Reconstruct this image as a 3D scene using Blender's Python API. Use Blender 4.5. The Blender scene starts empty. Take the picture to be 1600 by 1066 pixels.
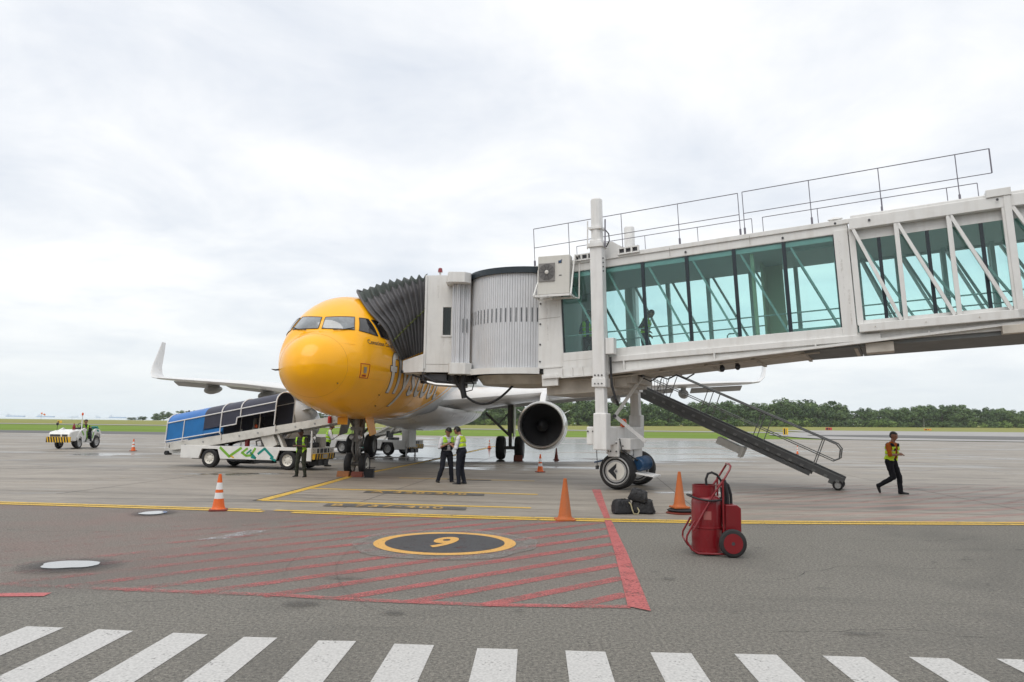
import bpy, bmesh, math, random
import numpy as np
from mathutils import Vector, Matrix, noise as mnoise
from math import sin, cos, pi, radians as R, sqrt
random.seed(7)
rng = np.random.default_rng(7)
S = bpy.context.scene
COL = S.collection

# ------------------------------------------------------------------ camera, sky, sun, exposure
CAM_H = 1.83
cam = bpy.data.objects.new('camera', bpy.data.cameras.new('camera'))
COL.objects.link(cam)
cam.data.sensor_width = 36.0
cam.data.lens = 36.0 * 1165.0 / 1600.0
cam.data.clip_start = 0.1
cam.data.clip_end = 30000
cam.matrix_world = (Matrix.Translation((0, 0, CAM_H)) @ Matrix.Rotation(0.109 + pi / 2, 4, 'X') @ Matrix.Rotation(0.0133, 4, 'Z'))
S.camera = cam
SUN_EL, SUN_AZ = 56.0, 205.0          # azimuth clockwise from +Y: behind and left of the camera
world = bpy.data.worlds.new('World')
S.world = world
world.use_nodes = True
nt = world.node_tree
nt.nodes.clear()
N = nt.nodes.new
L = nt.links.new
out = N('ShaderNodeOutputWorld')
sky = N('ShaderNodeTexSky'); sky.sky_type = 'NISHITA'; sky.sun_disc = False
sky.sun_elevation = R(SUN_EL); sky.sun_rotation = R(SUN_AZ)
sky.air_density = 1.4; sky.dust_density = 3.0
bg1 = N('ShaderNodeBackground'); bg1.inputs[1].default_value = 0.10
L(sky.outputs[0], bg1.inputs[0])
tc = N('ShaderNodeTexCoord')
sep = N('ShaderNodeSeparateXYZ'); L(tc.outputs['Generated'], sep.inputs[0])
def math_node(op, a, b=None, c=None, clamp=False, tree=None):
    m = (tree or nt).nodes.new('ShaderNodeMath'); m.operation = op; m.use_clamp = clamp
    for i, x in enumerate((a, b, c)):
        if x is None: continue
        if isinstance(x, (int, float)): m.inputs[i].default_value = x
        else: (tree or nt).links.new(x, m.inputs[i])
    return m.outputs[0]
zz = math_node('MAXIMUM', sep.outputs[2], 0.0)
den = math_node('ADD', zz, 0.16)
comb = N('ShaderNodeCombineXYZ')
L(math_node('DIVIDE', sep.outputs[0], den), comb.inputs[0])
L(math_node('DIVIDE', sep.outputs[1], den), comb.inputs[1])
def wnoise(scale, detail, rough, dist, loc):
    mp = N('ShaderNodeMapping'); mp.inputs['Location'].default_value = loc
    L(comb.outputs[0], mp.inputs[0])
    n = N('ShaderNodeTexNoise'); n.inputs['Scale'].default_value = scale; n.inputs['Detail'].default_value = detail
    n.inputs['Roughness'].default_value = rough; n.inputs['Distortion'].default_value = dist
    L(mp.outputs[0], n.inputs['Vector']); return n.outputs['Fac']
n1 = wnoise(0.55, 6, 0.55, 0.5, (3.1, 7.7, 0))
n2 = wnoise(1.9, 7, 0.6, 0.4, (9.2, 1.4, 0))
cl = math_node('ADD', math_node('MULTIPLY', n1, 0.66), math_node('MULTIPLY', n2, 0.34))
ramp = N('ShaderNodeValToRGB'); L(cl, ramp.inputs[0])
e = ramp.color_ramp.elements
e[0].position = 0.34; e[0].color = (0.65, 0.71, 0.81, 1)
e[1].position = 0.58; e[1].color = (1.06, 1.06, 1.06, 1)
m = ramp.color_ramp.elements.new(0.47); m.color = (0.86, 0.89, 0.94, 1)
hz = N('ShaderNodeMixRGB')
L(math_node('POWER', math_node('SUBTRACT', 1.0, zz, clamp=True), 9.0), hz.inputs[0])
L(ramp.outputs[0], hz.inputs[1]); hz.inputs[2].default_value = (0.80, 0.87, 0.91, 1)
bg2 = N('ShaderNodeBackground'); bg2.inputs[1].default_value = 0.82
L(hz.outputs[0], bg2.inputs[0])
mixs = N('ShaderNodeMixShader'); mixs.inputs[0].default_value = 0.93
L(bg1.outputs[0], mixs.inputs[1]); L(bg2.outputs[0], mixs.inputs[2]); L(mixs.outputs[0], out.inputs[0])
sd = bpy.data.lights.new('sun', 'SUN'); sd.energy = 1.15; sd.angle = R(50); sd.color = (1.0, 0.96, 0.9)
so = bpy.data.objects.new('sun', sd); COL.objects.link(so)
az = R(SUN_AZ)
sdir = Vector((sin(az) * cos(R(SUN_EL)), cos(az) * cos(R(SUN_EL)), sin(R(SUN_EL))))
so.rotation_euler = sdir.to_track_quat('Z', 'Y').to_euler()
S.view_settings.view_transform = 'Standard'; S.view_settings.look = 'None'
S.view_settings.exposure = 0.38; S.view_settings.gamma = 1.0
S.view_settings.use_curve_mapping = False
S.render.engine = 'CYCLES'
S.cycles.max_bounces = 8; S.cycles.volume_bounces = 1; S.cycles.transparent_max_bounces = 24

# ------------------------------------------------------------------ materials
MATS = {}
def mat(name, col, rough=0.5, metal=0.0, var=0.10, vscale=2.5, bump=0.0, bscale=60.0, coat=0.0,
        dirt=0.0, dirtcol=(0.10, 0.09, 0.075), streak=True, spec=0.5, rand=0.0):
    if name in MATS: return MATS[name]
    mt = bpy.data.materials.new(name); mt.use_nodes = True
    t = mt.node_tree; b = t.nodes['Principled BSDF']; NN = t.nodes.new; LL = t.links.new
    b.inputs['Roughness'].default_value = rough; b.inputs['Metallic'].default_value = metal
    b.inputs['Coat Weight'].default_value = coat; b.inputs['Coat Roughness'].default_value = 0.04
    b.inputs['Specular IOR Level'].default_value = spec
    tcn = NN('ShaderNodeTexCoord')
    n = NN('ShaderNodeTexNoise'); n.inputs['Scale'].default_value = vscale; n.inputs['Detail'].default_value = 6
    n.inputs['Roughness'].default_value = 0.65
    LL(tcn.outputs['Object'], n.inputs['Vector'])
    mr = NN('ShaderNodeMapRange'); mr.inputs[1].default_value = 0.3; mr.inputs[2].default_value = 0.7
    mr.inputs[3].default_value = 1 - var; mr.inputs[4].default_value = 1 + var * 0.6
    LL(n.outputs['Fac'], mr.inputs[0])
    mul = NN('ShaderNodeVectorMath'); mul.operation = 'SCALE'
    mul.inputs[0].default_value = col; LL(mr.outputs[0], mul.inputs['Scale'])
    cur = mul.outputs[0]
    if rand:
        oi = NN('ShaderNodeObjectInfo')
        hs = NN('ShaderNodeHueSaturation')
        a = NN('ShaderNodeMapRange'); a.inputs[3].default_value = 1 - rand; a.inputs[4].default_value = 1 + rand
        LL(oi.outputs['Random'], a.inputs[0]); LL(a.outputs[0], hs.inputs['Value'])
        a2 = NN('ShaderNodeMapRange'); a2.inputs[3].default_value = 0.5 + rand * .08; a2.inputs[4].default_value = 0.5 - rand * .06
        LL(oi.outputs['Random'], a2.inputs[0]); LL(a2.outputs[0], hs.inputs['Hue'])
        LL(cur, hs.inputs['Color']); cur = hs.outputs[0]
    if dirt:
        mp = NN('ShaderNodeMapping'); mp.inputs['Scale'].default_value = (7, 7, 0.7) if streak else (3, 3, 3)
        LL(tcn.outputs['Object'], mp.inputs[0])
        dn = NN('ShaderNodeTexNoise'); dn.inputs['Scale'].default_value = 1.0; dn.inputs['Detail'].default_value = 5
        LL(mp.outputs[0], dn.inputs['Vector'])
        dm = NN('ShaderNodeMapRange'); dm.inputs[1].default_value = 0.48; dm.inputs[2].default_value = 0.80
        dm.inputs[3].default_value = 0; dm.inputs[4].default_value = dirt
        LL(dn.outputs['Fac'], dm.inputs[0])
        mx = NN('ShaderNodeMixRGB'); LL(dm.outputs[0], mx.inputs[0]); LL(cur, mx.inputs[1])
        mx.inputs[2].default_value = (*dirtcol, 1); cur = mx.outputs[0]
    LL(cur, b.inputs['Base Color'])
    rr = NN('ShaderNodeMapRange'); rr.inputs[1].default_value = .3; rr.inputs[2].default_value = .7
    rr.inputs[3].default_value = max(0.02, rough * 0.8); rr.inputs[4].default_value = min(1, rough * 1.2)
    LL(n.outputs['Fac'], rr.inputs[0]); LL(rr.outputs[0], b.inputs['Roughness'])
    if bump:
        bn = NN('ShaderNodeTexNoise'); bn.inputs['Scale'].default_value = bscale; bn.inputs['Detail'].default_value = 4
        LL(tcn.outputs['Object'], bn.inputs['Vector'])
        bp = NN('ShaderNodeBump'); bp.inputs['Strength'].default_value = bump; bp.inputs['Distance'].default_value = 0.02
        LL(bn.outputs['Fac'], bp.inputs['Height']); LL(bp.outputs[0], b.inputs['Normal'])
    MATS[name] = mt
    return mt

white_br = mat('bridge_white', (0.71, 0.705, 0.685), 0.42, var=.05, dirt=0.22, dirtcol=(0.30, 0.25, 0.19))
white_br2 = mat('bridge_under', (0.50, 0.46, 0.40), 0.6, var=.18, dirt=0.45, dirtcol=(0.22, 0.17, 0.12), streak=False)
white_col = mat('column_white', (0.74, 0.735, 0.72), 0.4, var=.06, dirt=0.25, dirtcol=(0.32, 0.29, 0.24))
slat_grey = mat('slat_aluminium', (0.60, 0.61, 0.63), 0.42, metal=.1, var=.06, dirt=.12, dirtcol=(.3, .29, .27))
black_rub = mat('black_rubber', (0.018, 0.018, 0.02), 0.65, var=.3, bump=.1)
tyre_m = mat('tyre_rubber', (0.014, 0.014, 0.015), 0.72, var=.3, bump=.15, bscale=90, dirt=.35, dirtcol=(.07, .065, .06), streak=False)
black_p = mat('black_paint', (0.015, 0.016, 0.02), 0.4, var=.2)
mullion_m = mat('mullion_dark', (0.012, 0.022, 0.03), 0.35, var=.15)
rail_m = mat('rail_galvanised', (0.17, 0.16, 0.19), 0.5, metal=.4, var=.2)
stair_m = mat('stair_steel', (0.135, 0.14, 0.142), 0.55, metal=.4, var=.25, dirt=.3, dirtcol=(.2, .19, .17), streak=False)
stair_rail = mat('stair_rail_steel', (0.23, 0.235, 0.23), 0.5, metal=.4, var=.2)
bellow_m = mat('bellows_fabric', (0.115, 0.112, 0.117), 0.70, var=.28, vscale=6, bump=.3, bscale=25, dirt=.35, dirtcol=(.13, .13, .12))
valance_m = mat('valance_fabric', (0.075, 0.088, 0.080), 0.8, var=.35, vscale=9, bump=.3, bscale=30)
wht_veh = mat('vehicle_white', (0.74, 0.74, 0.72), 0.32, var=.05, coat=.3, dirt=.25, dirtcol=(.35, .33, .28), streak=False)
conv_wht = mat('conveyor_white', (0.62, 0.61, 0.57), 0.42, var=.09, dirt=.45, dirtcol=(.25, .23, .19), streak=False)
rim_m = mat('rim_white', (0.68, 0.66, 0.60), 0.45, var=.1, dirt=.3, dirtcol=(.25, .2, .15), streak=False)
rim_grey = mat('rim_grey', (0.45, 0.45, 0.44), 0.45, var=.12, dirt=.3, dirtcol=(.2, .18, .15), streak=False)
steel = mat('steel', (0.42, 0.42, 0.42), 0.35, metal=.8, var=.15)
dark_steel = mat('dark_steel', (0.07, 0.07, 0.075), 0.5, metal=.5, var=.3)
gear_m = mat('gear_grey', (0.20, 0.195, 0.185), 0.45, metal=.3, var=.35, vscale=12)
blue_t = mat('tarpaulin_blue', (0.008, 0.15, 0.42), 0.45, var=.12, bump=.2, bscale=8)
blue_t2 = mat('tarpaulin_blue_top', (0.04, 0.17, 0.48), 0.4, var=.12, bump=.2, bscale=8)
navy_t = mat('tarpaulin_navy', (0.035, 0.037, 0.060), 0.45, var=.15, bump=.2, bscale=8)
green_l = mat('logo_green', (0.18, 0.42, 0.03), 0.4, var=.05)
teal_l = mat('logo_teal', (0.0, 0.24, 0.20), 0.4, var=.05)
yellow_p = mat('yellow_paint', (0.75, 0.45, 0.02), 0.5, var=.15)
red_p = mat('red_enamel', (0.20, 0.007, 0.012), 0.33, var=.12, coat=.25, dirt=.25, dirtcol=(.12, .02, .02))
orange_c = mat('cone_orange', (0.75, 0.13, 0.015), 0.5, var=.14, vscale=9)
orange_old = mat('cone_orange_faded', (0.46, 0.115, 0.022), 0.6, var=.14, vscale=9, dirt=.5, dirtcol=(.30, .16, .09))
cone_dark = mat('cone_dark_red', (0.20, 0.035, 0.02), 0.6, var=.2)
cone_white = mat('cone_reflective', (0.78, 0.78, 0.78), 0.35, var=.08)
orange_l = mat('beacon_orange', (0.75, 0.10, 0.01), 0.25, var=.1, coat=.5)
red_l = mat('beacon_red', (0.22, 0.01, 0.015), 0.2, var=.1, coat=.5)
motor_b = mat('motor_blue', (0.015, 0.06, 0.14), 0.35, var=.15, coat=.2)
ac_m = mat('ac_beige', (0.60, 0.585, 0.54), 0.45, var=.05, dirt=.15, dirtcol=(.3, .27, .2))
ac_grille = mat('ac_grille', (0.22, 0.21, 0.20), 0.5, var=.1)
bag_m = mat('bag_nylon', (0.010, 0.010, 0.012), 0.6, var=.4, vscale=30, bump=.6, bscale=22)
rope_m = mat('rope_khaki', (0.34, 0.30, 0.18), 0.8, var=.25, vscale=30)
chock_m = mat('chock_wood', (0.34, 0.13, 0.04), 0.7, var=.3, vscale=8)
chock_r = mat('chock_red', (0.20, 0.05, 0.03), 0.7, var=.3, vscale=8)
skin_m = mat('skin', (0.30, 0.145, 0.09), 0.5, var=.1, vscale=10)
hair_m = mat('hair', (0.008, 0.007, 0.007), 0.6, var=.3, vscale=50)
curtain_m = mat('interior_beige', (0.62, 0.60, 0.42), 0.6, var=.06)
ceil_m = mat('interior_ceiling', (0.66, 0.68, 0.66), 0.6, var=.05)
int_fr = mat('interior_frame', (0.58, 0.62, 0.60), 0.5, var=.08)
floor_m = mat('interior_floor', (0.16, 0.17, 0.17), 0.7, var=.1)

def glass_mat(name, tint, rough=0.0, ior=1.5, refl=1.0):
    mt = bpy.data.materials.new(name); mt.use_nodes = True
    t = mt.node_tree; t.nodes.clear()
    o = t.nodes.new('ShaderNodeOutputMaterial'); tr = t.nodes.new('ShaderNodeBsdfTransparent')
    gl = t.nodes.new('ShaderNodeBsdfGlossy'); gl.inputs['Roughness'].default_value = rough
    gl.inputs['Color'].default_value = (refl, refl, refl, 1)
    fr = t.nodes.new('ShaderNodeFresnel'); fr.inputs['IOR'].default_value = ior
    tr.inputs[0].default_value = (*tint, 1)
    mx = t.nodes.new('ShaderNodeMixShader')
    t.links.new(fr.outputs[0], mx.inputs[0]); t.links.new(tr.outputs[0], mx.inputs[1]); t.links.new(gl.outputs[0], mx.inputs[2])
    t.links.new(mx.outputs[0], o.inputs[0]); return mt
glass_t = glass_mat('glass_teal', (0.765, 0.945, 0.925), 0.0, 1.42)
glass_far = glass_mat('glass_teal_far', (0.985, 0.998, 0.998), 0.0, 1.35)
glass_dark = glass_mat('glass_dark', (0.25, 0.35, 0.33), 0.02, 1.5)

# ------------------------------------------------------------------ geometry helpers
class MB:
    def __init__(s): s.v = []; s.f = []; s.m = []; s.cm = 0
    def use(s, i): s.cm = i; return s
    def add(s, vs, fs):
        o = len(s.v); s.v += [tuple(map(float, p)) for p in vs]
        s.f += [tuple(o + i for i in f) for f in fs]; s.m += [s.cm] * len(fs); return s
    def box(s, x0, x1, y0, y1, z0, z1):
        vs = [(x, y, z) for x in (x0, x1) for y in (y0, y1) for z in (z0, z1)]
        return s.add(vs, [(0, 1, 3, 2), (4, 6, 7, 5), (0, 4, 5, 1), (2, 3, 7, 6), (0, 2, 6, 4), (1, 5, 7, 3)])
    def obox(s, c, ax, ay, az_):
        c, ax, ay, az_ = map(Vector, (c, ax, ay, az_))
        vs = [c + ax * i + ay * j + az_ * k for i in (-1, 1) for j in (-1, 1) for k in (-1, 1)]
        fl = [(0, 1, 3, 2), (4, 6, 7, 5), (0, 4, 5, 1), (2, 3, 7, 6), (0, 2, 6, 4), (1, 5, 7, 3)]
        if ax.cross(ay).dot(az_) < 0: fl = [f[::-1] for f in fl]
        return s.add(vs, fl)
    def beam(s, p0, p1, w, h, up=(0, 0, 1)):
        p0, p1 = Vector(p0), Vector(p1); d = p1 - p0; ln = d.length; d.normalize()
        up = Vector(up); sx = d.cross(up)
        if sx.length < 1e-4: sx = d.cross(Vector((0, 1, 0)))
        sx.normalize(); u = sx.cross(d)
        return s.obox((p0 + p1) / 2, d * ln / 2, sx * w / 2, u * h / 2)
    def tube(s, pts, r, n=8, caps=True, closed=False):
        pts = [Vector(p) for p in pts]; m_ = len(pts)
        rs = r if isinstance(r, (list, tuple)) else [r] * m_
        ring = []; prev = None
        for i, p in enumerate(pts):
            if closed: d = pts[(i + 1) % m_] - pts[i - 1]
            else: d = pts[min(i + 1, m_ - 1)] - pts[max(i - 1, 0)]
            d.normalize()
            if prev is None:
                a = d.orthogonal().normalized()
            else:
                a = prev - d * prev.dot(d)
                a = a.normalized() if a.length > 1e-6 else d.orthogonal().normalized()
            prev = a; b = d.cross(a)
            ring.append([p + (a * cos(2 * pi * k / n) + b * sin(2 * pi * k / n)) * rs[i] for k in range(n)])
        vs = [q for rg in ring for q in rg]; fs = []
        for i in range(m_ if closed else m_ - 1):
            j = (i + 1) % m_
            for k in range(n):
                fs.append((i * n + k, i * n + (k + 1) % n, j * n + (k + 1) % n, j * n + k))
        if caps and not closed:
            fs.append(tuple(range(n))[::-1]); fs.append(tuple((m_ - 1) * n + k for k in range(n)))
        return s.add(vs, fs)
    def cyl(s, p0, p1, r0, r1=None, n=16):
        return s.tube([p0, p1], [r0, r0 if r1 is None else r1], n)
    def lathe(s, prof, n=24, o=(0, 0, 0), ax=(0, 0, 1), cap=True):
        ax = Vector(ax).normalized(); a = ax.orthogonal().normalized(); b = ax.cross(a); o = Vector(o)
        vs = [o + ax * z + (a * cos(2 * pi * k / n) + b * sin(2 * pi * k / n)) * r for r, z in prof for k in range(n)]
        fs = []
        for i in range(len(prof) - 1):
            for k in range(n):
                fs.append((i * n + k, i * n + (k + 1) % n, (i + 1) * n + (k + 1) % n, (i + 1) * n + k))
        if cap:
            fs.append(tuple(range(n))[::-1]); fs.append(tuple((len(prof) - 1) * n + k for k in range(n)))
        return s.add(vs, fs)
    def prism(s, poly, fn, d0, d1):
        """poly: 2-D outline; fn(a, b, d) -> point; extruded from d0 to d1"""
        n = len(poly)
        vs = [fn(a, b, d0) for a, b in poly] + [fn(a, b, d1) for a, b in poly]
        fs = [tuple(range(n)), tuple(range(2 * n - 1, n - 1, -1))]
        fs += [(i, i + n, (i + 1) % n + n, (i + 1) % n) for i in range(n)]
        return s.add(vs, fs)
    def grid(s, fn, nu, nv, flip=False):
        vs = [fn(i / nu, j / nv) for i in range(nu + 1) for j in range(nv + 1)]
        fs = []
        for i in range(nu):
            for j in range(nv):
                q = (i * (nv + 1) + j, (i + 1) * (nv + 1) + j, (i + 1) * (nv + 1) + j + 1, i * (nv + 1) + j + 1)
                fs.append(q[::-1] if flip else q)
        return s.add(vs, fs)
    def ell(s, c, rx, ry, rz, n=14, m_=9):
        c = Vector(c)
        def fn(u, v):
            a, b = 2 * pi * u, pi * v - pi / 2
            return c + Vector((rx * cos(a) * cos(b), ry * sin(a) * cos(b), rz * sin(b)))
        return s.grid(fn, n, m_)
    def build(s, name, mats, parent=None, xf=None, smooth=False, bevel=0.0, fix=False, label=None, kind=None, loc=None):
        me = bpy.data.meshes.new(name)
        vs = s.v if xf is None else [tuple(xf @ Vector(p)) for p in s.v]
        me.from_pydata(vs, [], s.f)
        if not isinstance(mats, (list, tuple)): mats = [mats]
        for q in mats: me.materials.append(q)
        if len(mats) > 1: me.polygons.foreach_set('material_index', s.m)
        if fix:
            bm = bmesh.new(); bm.from_mesh(me); bmesh.ops.remove_doubles(bm, verts=bm.verts, dist=1e-4)
            bmesh.ops.recalc_face_normals(bm, faces=bm.faces); bm.to_mesh(me); bm.free()
        if smooth:
            me.shade_smooth(); me.set_sharp_from_angle(angle=R(38))
        me.update()
        o = bpy.data.objects.new(name, me); COL.objects.link(o)
        if parent: o.parent = parent
        if loc: o.location = loc
        if bevel:
            b = o.modifiers.new('bevel', 'BEVEL'); b.width = bevel; b.segments = 2; b.limit_method = 'ANGLE'; b.angle_limit = R(40)
        if label: o['label'] = label
        if kind: o['kind'] = kind
        return o

def thing(name, label, cat, loc=(0, 0, 0), rz=0.0, group=None):
    o = bpy.data.objects.new(name, None); COL.objects.link(o); o.empty_display_size = .2
    o.location = loc; o.rotation_euler = (0, 0, rz); o['label'] = label; o['category'] = cat
    if group: o['group'] = group
    return o
def tag(o, label, cat, group=None):
    o['label'] = label; o['category'] = cat
    if group: o['group'] = group
    return o
def struct(o): o['kind'] = 'structure'; return o
def children(o): return [c for c in o.children]
def dup(root, loc, rz=0.0, label=None, scale=None):
    def cp(o, par):
        c = o.copy(); COL.objects.link(c); c.parent = par
        for ch in children(o): cp(ch, c)
        return c
    r = cp(root, None); r.location = loc; r.rotation_euler = (0, 0, rz)
    if scale: r.scale = scale
    if label: r['label'] = label
    return r
def XY(a, b, d): return Vector((a, b, d))
def text_mesh(txt, size, shear=0.0, spacing=1.0, offset=0.0, align='LEFT'):
    cu = bpy.data.curves.new('t', 'FONT'); cu.body = txt; cu.size = size; cu.shear = shear
    cu.space_character = spacing; cu.offset = offset; cu.align_x = align; cu.resolution_u = 5
    ob = bpy.data.objects.new('t', cu); COL.objects.link(ob)
    dg = bpy.context.evaluated_depsgraph_get(); dg.update()
    me = bpy.data.meshes.new_from_object(ob.evaluated_get(dg))
    bpy.data.objects.remove(ob); bpy.data.curves.remove(cu)
    vs = [tuple(v.co) for v in me.vertices]; fs = [tuple(p.vertices) for p in me.polygons]
    bpy.data.meshes.remove(me); return vs, fs
# ------------------------------------------------------------------ ground
def terr(X, Y):
    a = min(max((Y - 120) / 260, 0), 1.3)
    k = 0.5 + 2.1 * min(max(X / 250, 0), 1.3)
    f = min(max((X + 120) / 120, 0), 1)
    return a * k * f

def ground_mat(name, c0, c1, kind):
    mt = bpy.data.materials.new(name); mt.use_nodes = True
    t = mt.node_tree; b = t.nodes['Principled BSDF']; NN = t.nodes.new; LL = t.links.new
    tcn = NN('ShaderNodeTexCoord'); P = tcn.outputs['Object']
    def nz(scale, detail=5, rough=.6, sc=(1, 1, 1), dist=0.0, loc=(0, 0, 0)):
        mp = NN('ShaderNodeMapping'); mp.inputs['Scale'].default_value = sc; mp.inputs['Location'].default_value = loc
        LL(P, mp.inputs[0]); n = NN('ShaderNodeTexNoise'); n.inputs['Scale'].default_value = scale
        n.inputs['Detail'].default_value = detail; n.inputs['Roughness'].default_value = rough; n.inputs['Distortion'].default_value = dist
        LL(mp.outputs[0], n.inputs['Vector']); return n.outputs['Fac']
    def mrange(x, a, b_, c, d):
        m_ = NN('ShaderNodeMapRange'); m_.inputs[1].default_value = a; m_.inputs[2].default_value = b_
        m_.inputs[3].default_value = c; m_.inputs[4].default_value = d; LL(x, m_.inputs[0]); return m_.outputs[0]
    def mn(op, a, b_=None, clamp=False): return math_node(op, a, b_, clamp=clamp, tree=t)
    def mix(f, a, b_):
        m_ = NN('ShaderNodeMixRGB')
        if isinstance(f, float): m_.inputs[0].default_value = f
        else: LL(f, m_.inputs[0])
        for i, x in ((1, a), (2, b_)):
            if isinstance(x, tuple): m_.inputs[i].default_value = (*x, 1)
            else: LL(x, m_.inputs[i])
        return m_.outputs[0]
    sp = NN('ShaderNodeSeparateXYZ'); LL(P, sp.inputs[0])
    if kind == 'asphalt':
        col = mix(mrange(nz(0.35, 6, .6), .35, .68, 0, 1), c0, c1)
        fine = nz(30, 6, .9)
        col = mix(mrange(fine, .36, .66, 0.0, 1.0), mix(0.80, col, (0.02, 0.02, 0.02)), mix(0.52, col, (0.50, 0.47, 0.40)))
        # aggregate stones
        vo = NN('ShaderNodeTexVoronoi'); vo.inputs['Scale'].default_value = 48; LL(P, vo.inputs['Vector'])
        st = mrange(vo.outputs['Distance'], .12, .26, 1, 0)
        pick = NN('ShaderNodeSeparateColor'); LL(vo.outputs['Color'], pick.inputs[0])
        st = mn('MULTIPLY', st, mrange(pick.outputs[0], .62, .70, 0, .75))
        col = mix(st, col, (0.42, 0.40, 0.35))
        # patches, old rubber and the pinkish film of worn hatching paint
        col = mix(mrange(nz(.22, 4, .6, (1, 1, 1), .6, (1, 9, 0)), .50, .62, 0, .32), col, (0.085, 0.082, 0.076))
        rb = mrange(nz(.8, 5, .7, (.25, 1.6, 1), .5, (3, 3, 0)), .56, .72, 0, .35)
        col = mix(rb, col, (0.075, 0.072, 0.066))
        hz_ = mn('MULTIPLY', mn('MULTIPLY', mrange(sp.outputs[1], 7.9, 9.5, 0, 1), mrange(sp.outputs[0], 1.8, .6, 0, 1)), mrange(nz(.6, 5, .7), .35, .65, .06, .36))
        col = mix(hz_, col, (0.24, 0.13, 0.115))
        # oil stains with a shape of their own
        st2 = mrange(nz(0.9, 3, .5, (1, .9, 1), .3, (4, 2, 0)), .70, .78, 0, .5)
        col = mix(st2, col, (0.035, 0.034, 0.032))
        LL(col, b.inputs['Base Color']); b.inputs['Roughness'].default_value = 0.78
        b.inputs['Specular IOR Level'].default_value = 0.35
        bp = NN('ShaderNodeBump'); bp.inputs['Strength'].default_value = .8; bp.inputs['Distance'].default_value = .008
        LL(mn('ADD', fine, vo.outputs['Distance']), bp.inputs['Height']); LL(bp.outputs[0], b.inputs['Normal'])
    elif kind == 'concrete':
        col = mix(mrange(nz(0.18, 6, .6, (1, 1.6, 1)), .35, .65, 0, 1), c0, c1)
        col = mix(mrange(nz(0.7, 6, .7, (.35, 2.2, 1), .4), .44, .64, 0, .65), col, tuple(x * .58 for x in c0))
        col = mix(mrange(nz(0.28, 5, .65, (.22, 1.7, 1), 1.2, (5, 11, 0)), .50, .60, 0, .45), col, tuple(x * .5 for x in c0))
        col = mix(mrange(nz(3.0, 6, .75, (.6, 2.0, 1)), .45, .75, 0, .5), col, tuple(min(1, x * 1.35) for x in c1))
        fine = nz(30, 4, .7)
        col = mix(mrange(fine, .35, .65, 0, .5), col, tuple(x * .7 for x in c0))
        # oil and tyre darkening
        col = mix(mrange(nz(0.5, 4, .6, (.35, 1.5, 1), .8, (7, 3, 0)), .55, .70, 0, .7), col, (0.07, 0.065, 0.06))
        # pinkish worn paint right of the stand
        pk = mn('MULTIPLY', mrange(sp.outputs[0], 3.5, 9, 0, 1), mrange(sp.outputs[1], 26, 19, 0, 1))
        wave = NN('ShaderNodeTexWave'); wave.inputs['Scale'].default_value = .42; wave.inputs['Distortion'].default_value = 1.2
        mpw = NN('ShaderNodeMapping'); mpw.inputs['Rotation'].default_value = (0, 0, R(62)); LL(P, mpw.inputs[0]); LL(mpw.outputs[0], wave.inputs['Vector'])
        pk = mn('MULTIPLY', pk, mrange(wave.outputs['Fac'], .55, .95, 0, .55))
        col = mix(pk, col, (0.34, 0.16, 0.13))
        # standing rain water
        band = mn('MULTIPLY', mrange(sp.outputs[1], 31, 40, 0, 1), mrange(sp.outputs[1], 96, 78, 0, 1))
        side = mn('MULTIPLY', mrange(sp.outputs[0], -16, -4, 0, 1), mrange(mn('SUBTRACT', sp.outputs[0], mn('MULTIPLY', sp.outputs[1], .30)), 7, -4, 0, 1))
        wv = mn('ADD', nz(0.16, 5, .6, (.55, 1.5, 1), .7, (2, 5, 0)), mn('MULTIPLY', mn('MULTIPLY', band, side), .24))
        wet = mrange(wv, .60, .66, 0, 1)
        wv2 = mn('MULTIPLY', mrange(nz(0.22, 4, .5, (.5, 1.8, 1), .5, (12, 1, 0)), .55, .62, 0, 1), mrange(sp.outputs[1], 24, 36, 0, 1))
        wet = mn('MAXIMUM', wet, mn('MULTIPLY', wv2, .55))
        wetcol = mix(wet, col, mix(0.6, col, (0.03, 0.03, 0.03)))
        LL(wetcol, b.inputs['Base Color'])
        LL(mrange(wet, 0, 1, .60, .13), b.inputs['Roughness'])
        bp = NN('ShaderNodeBump'); bp.inputs['Distance'].default_value = .006
        LL(mrange(wet, 0, 1, .45, .0), bp.inputs['Strength'])
        LL(fine, bp.inputs['Height']); LL(bp.outputs[0], b.inputs['Normal'])
    elif kind == 'grass':
        f = mrange(nz(0.02, 5, .6, (.5, 3, 1)), .35, .65, 0, 1)
        near = mrange(sp.outputs[1], 150, 215, 0, 1)
        near = mn('ADD', near, mrange(nz(.05, 4, .6), .3, .7, -.25, .25), clamp=True)
        a = mix(f, c0, tuple(x * .8 for x in c0)); bb = mix(f, c1, (c1[0] * 1.15, c1[1] * .95, c1[2]))
        col = mix(near, a, bb)
        col = mix(mrange(nz(1.2, 5, .7), .4, .7, 0, .35), col, (0.05, 0.075, 0.015))
        LL(col, b.inputs['Base Color']); b.inputs['Roughness'].default_value = .9
        b.inputs['Specular IOR Level'].default_value = .15
    return mt

asphalt_m = ground_mat('asphalt', (0.105, 0.098, 0.088), (0.150, 0.140, 0.125), 'asphalt')
concrete_m = ground_mat('concrete', (0.260, 0.230, 0.190), (0.365, 0.324, 0.272), 'concrete')
grass_m = ground_mat('grass', (0.17, 0.27, 0.025), (0.24, 0.26, 0.07), 'grass')
dark_asph = mat('dark_asphalt', (0.10, 0.098, 0.095), 0.7, var=.25, vscale=.2)
taxi_m = mat('taxiway_concrete', (0.30, 0.29, 0.275), 0.6, var=.2, vscale=.08)

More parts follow.
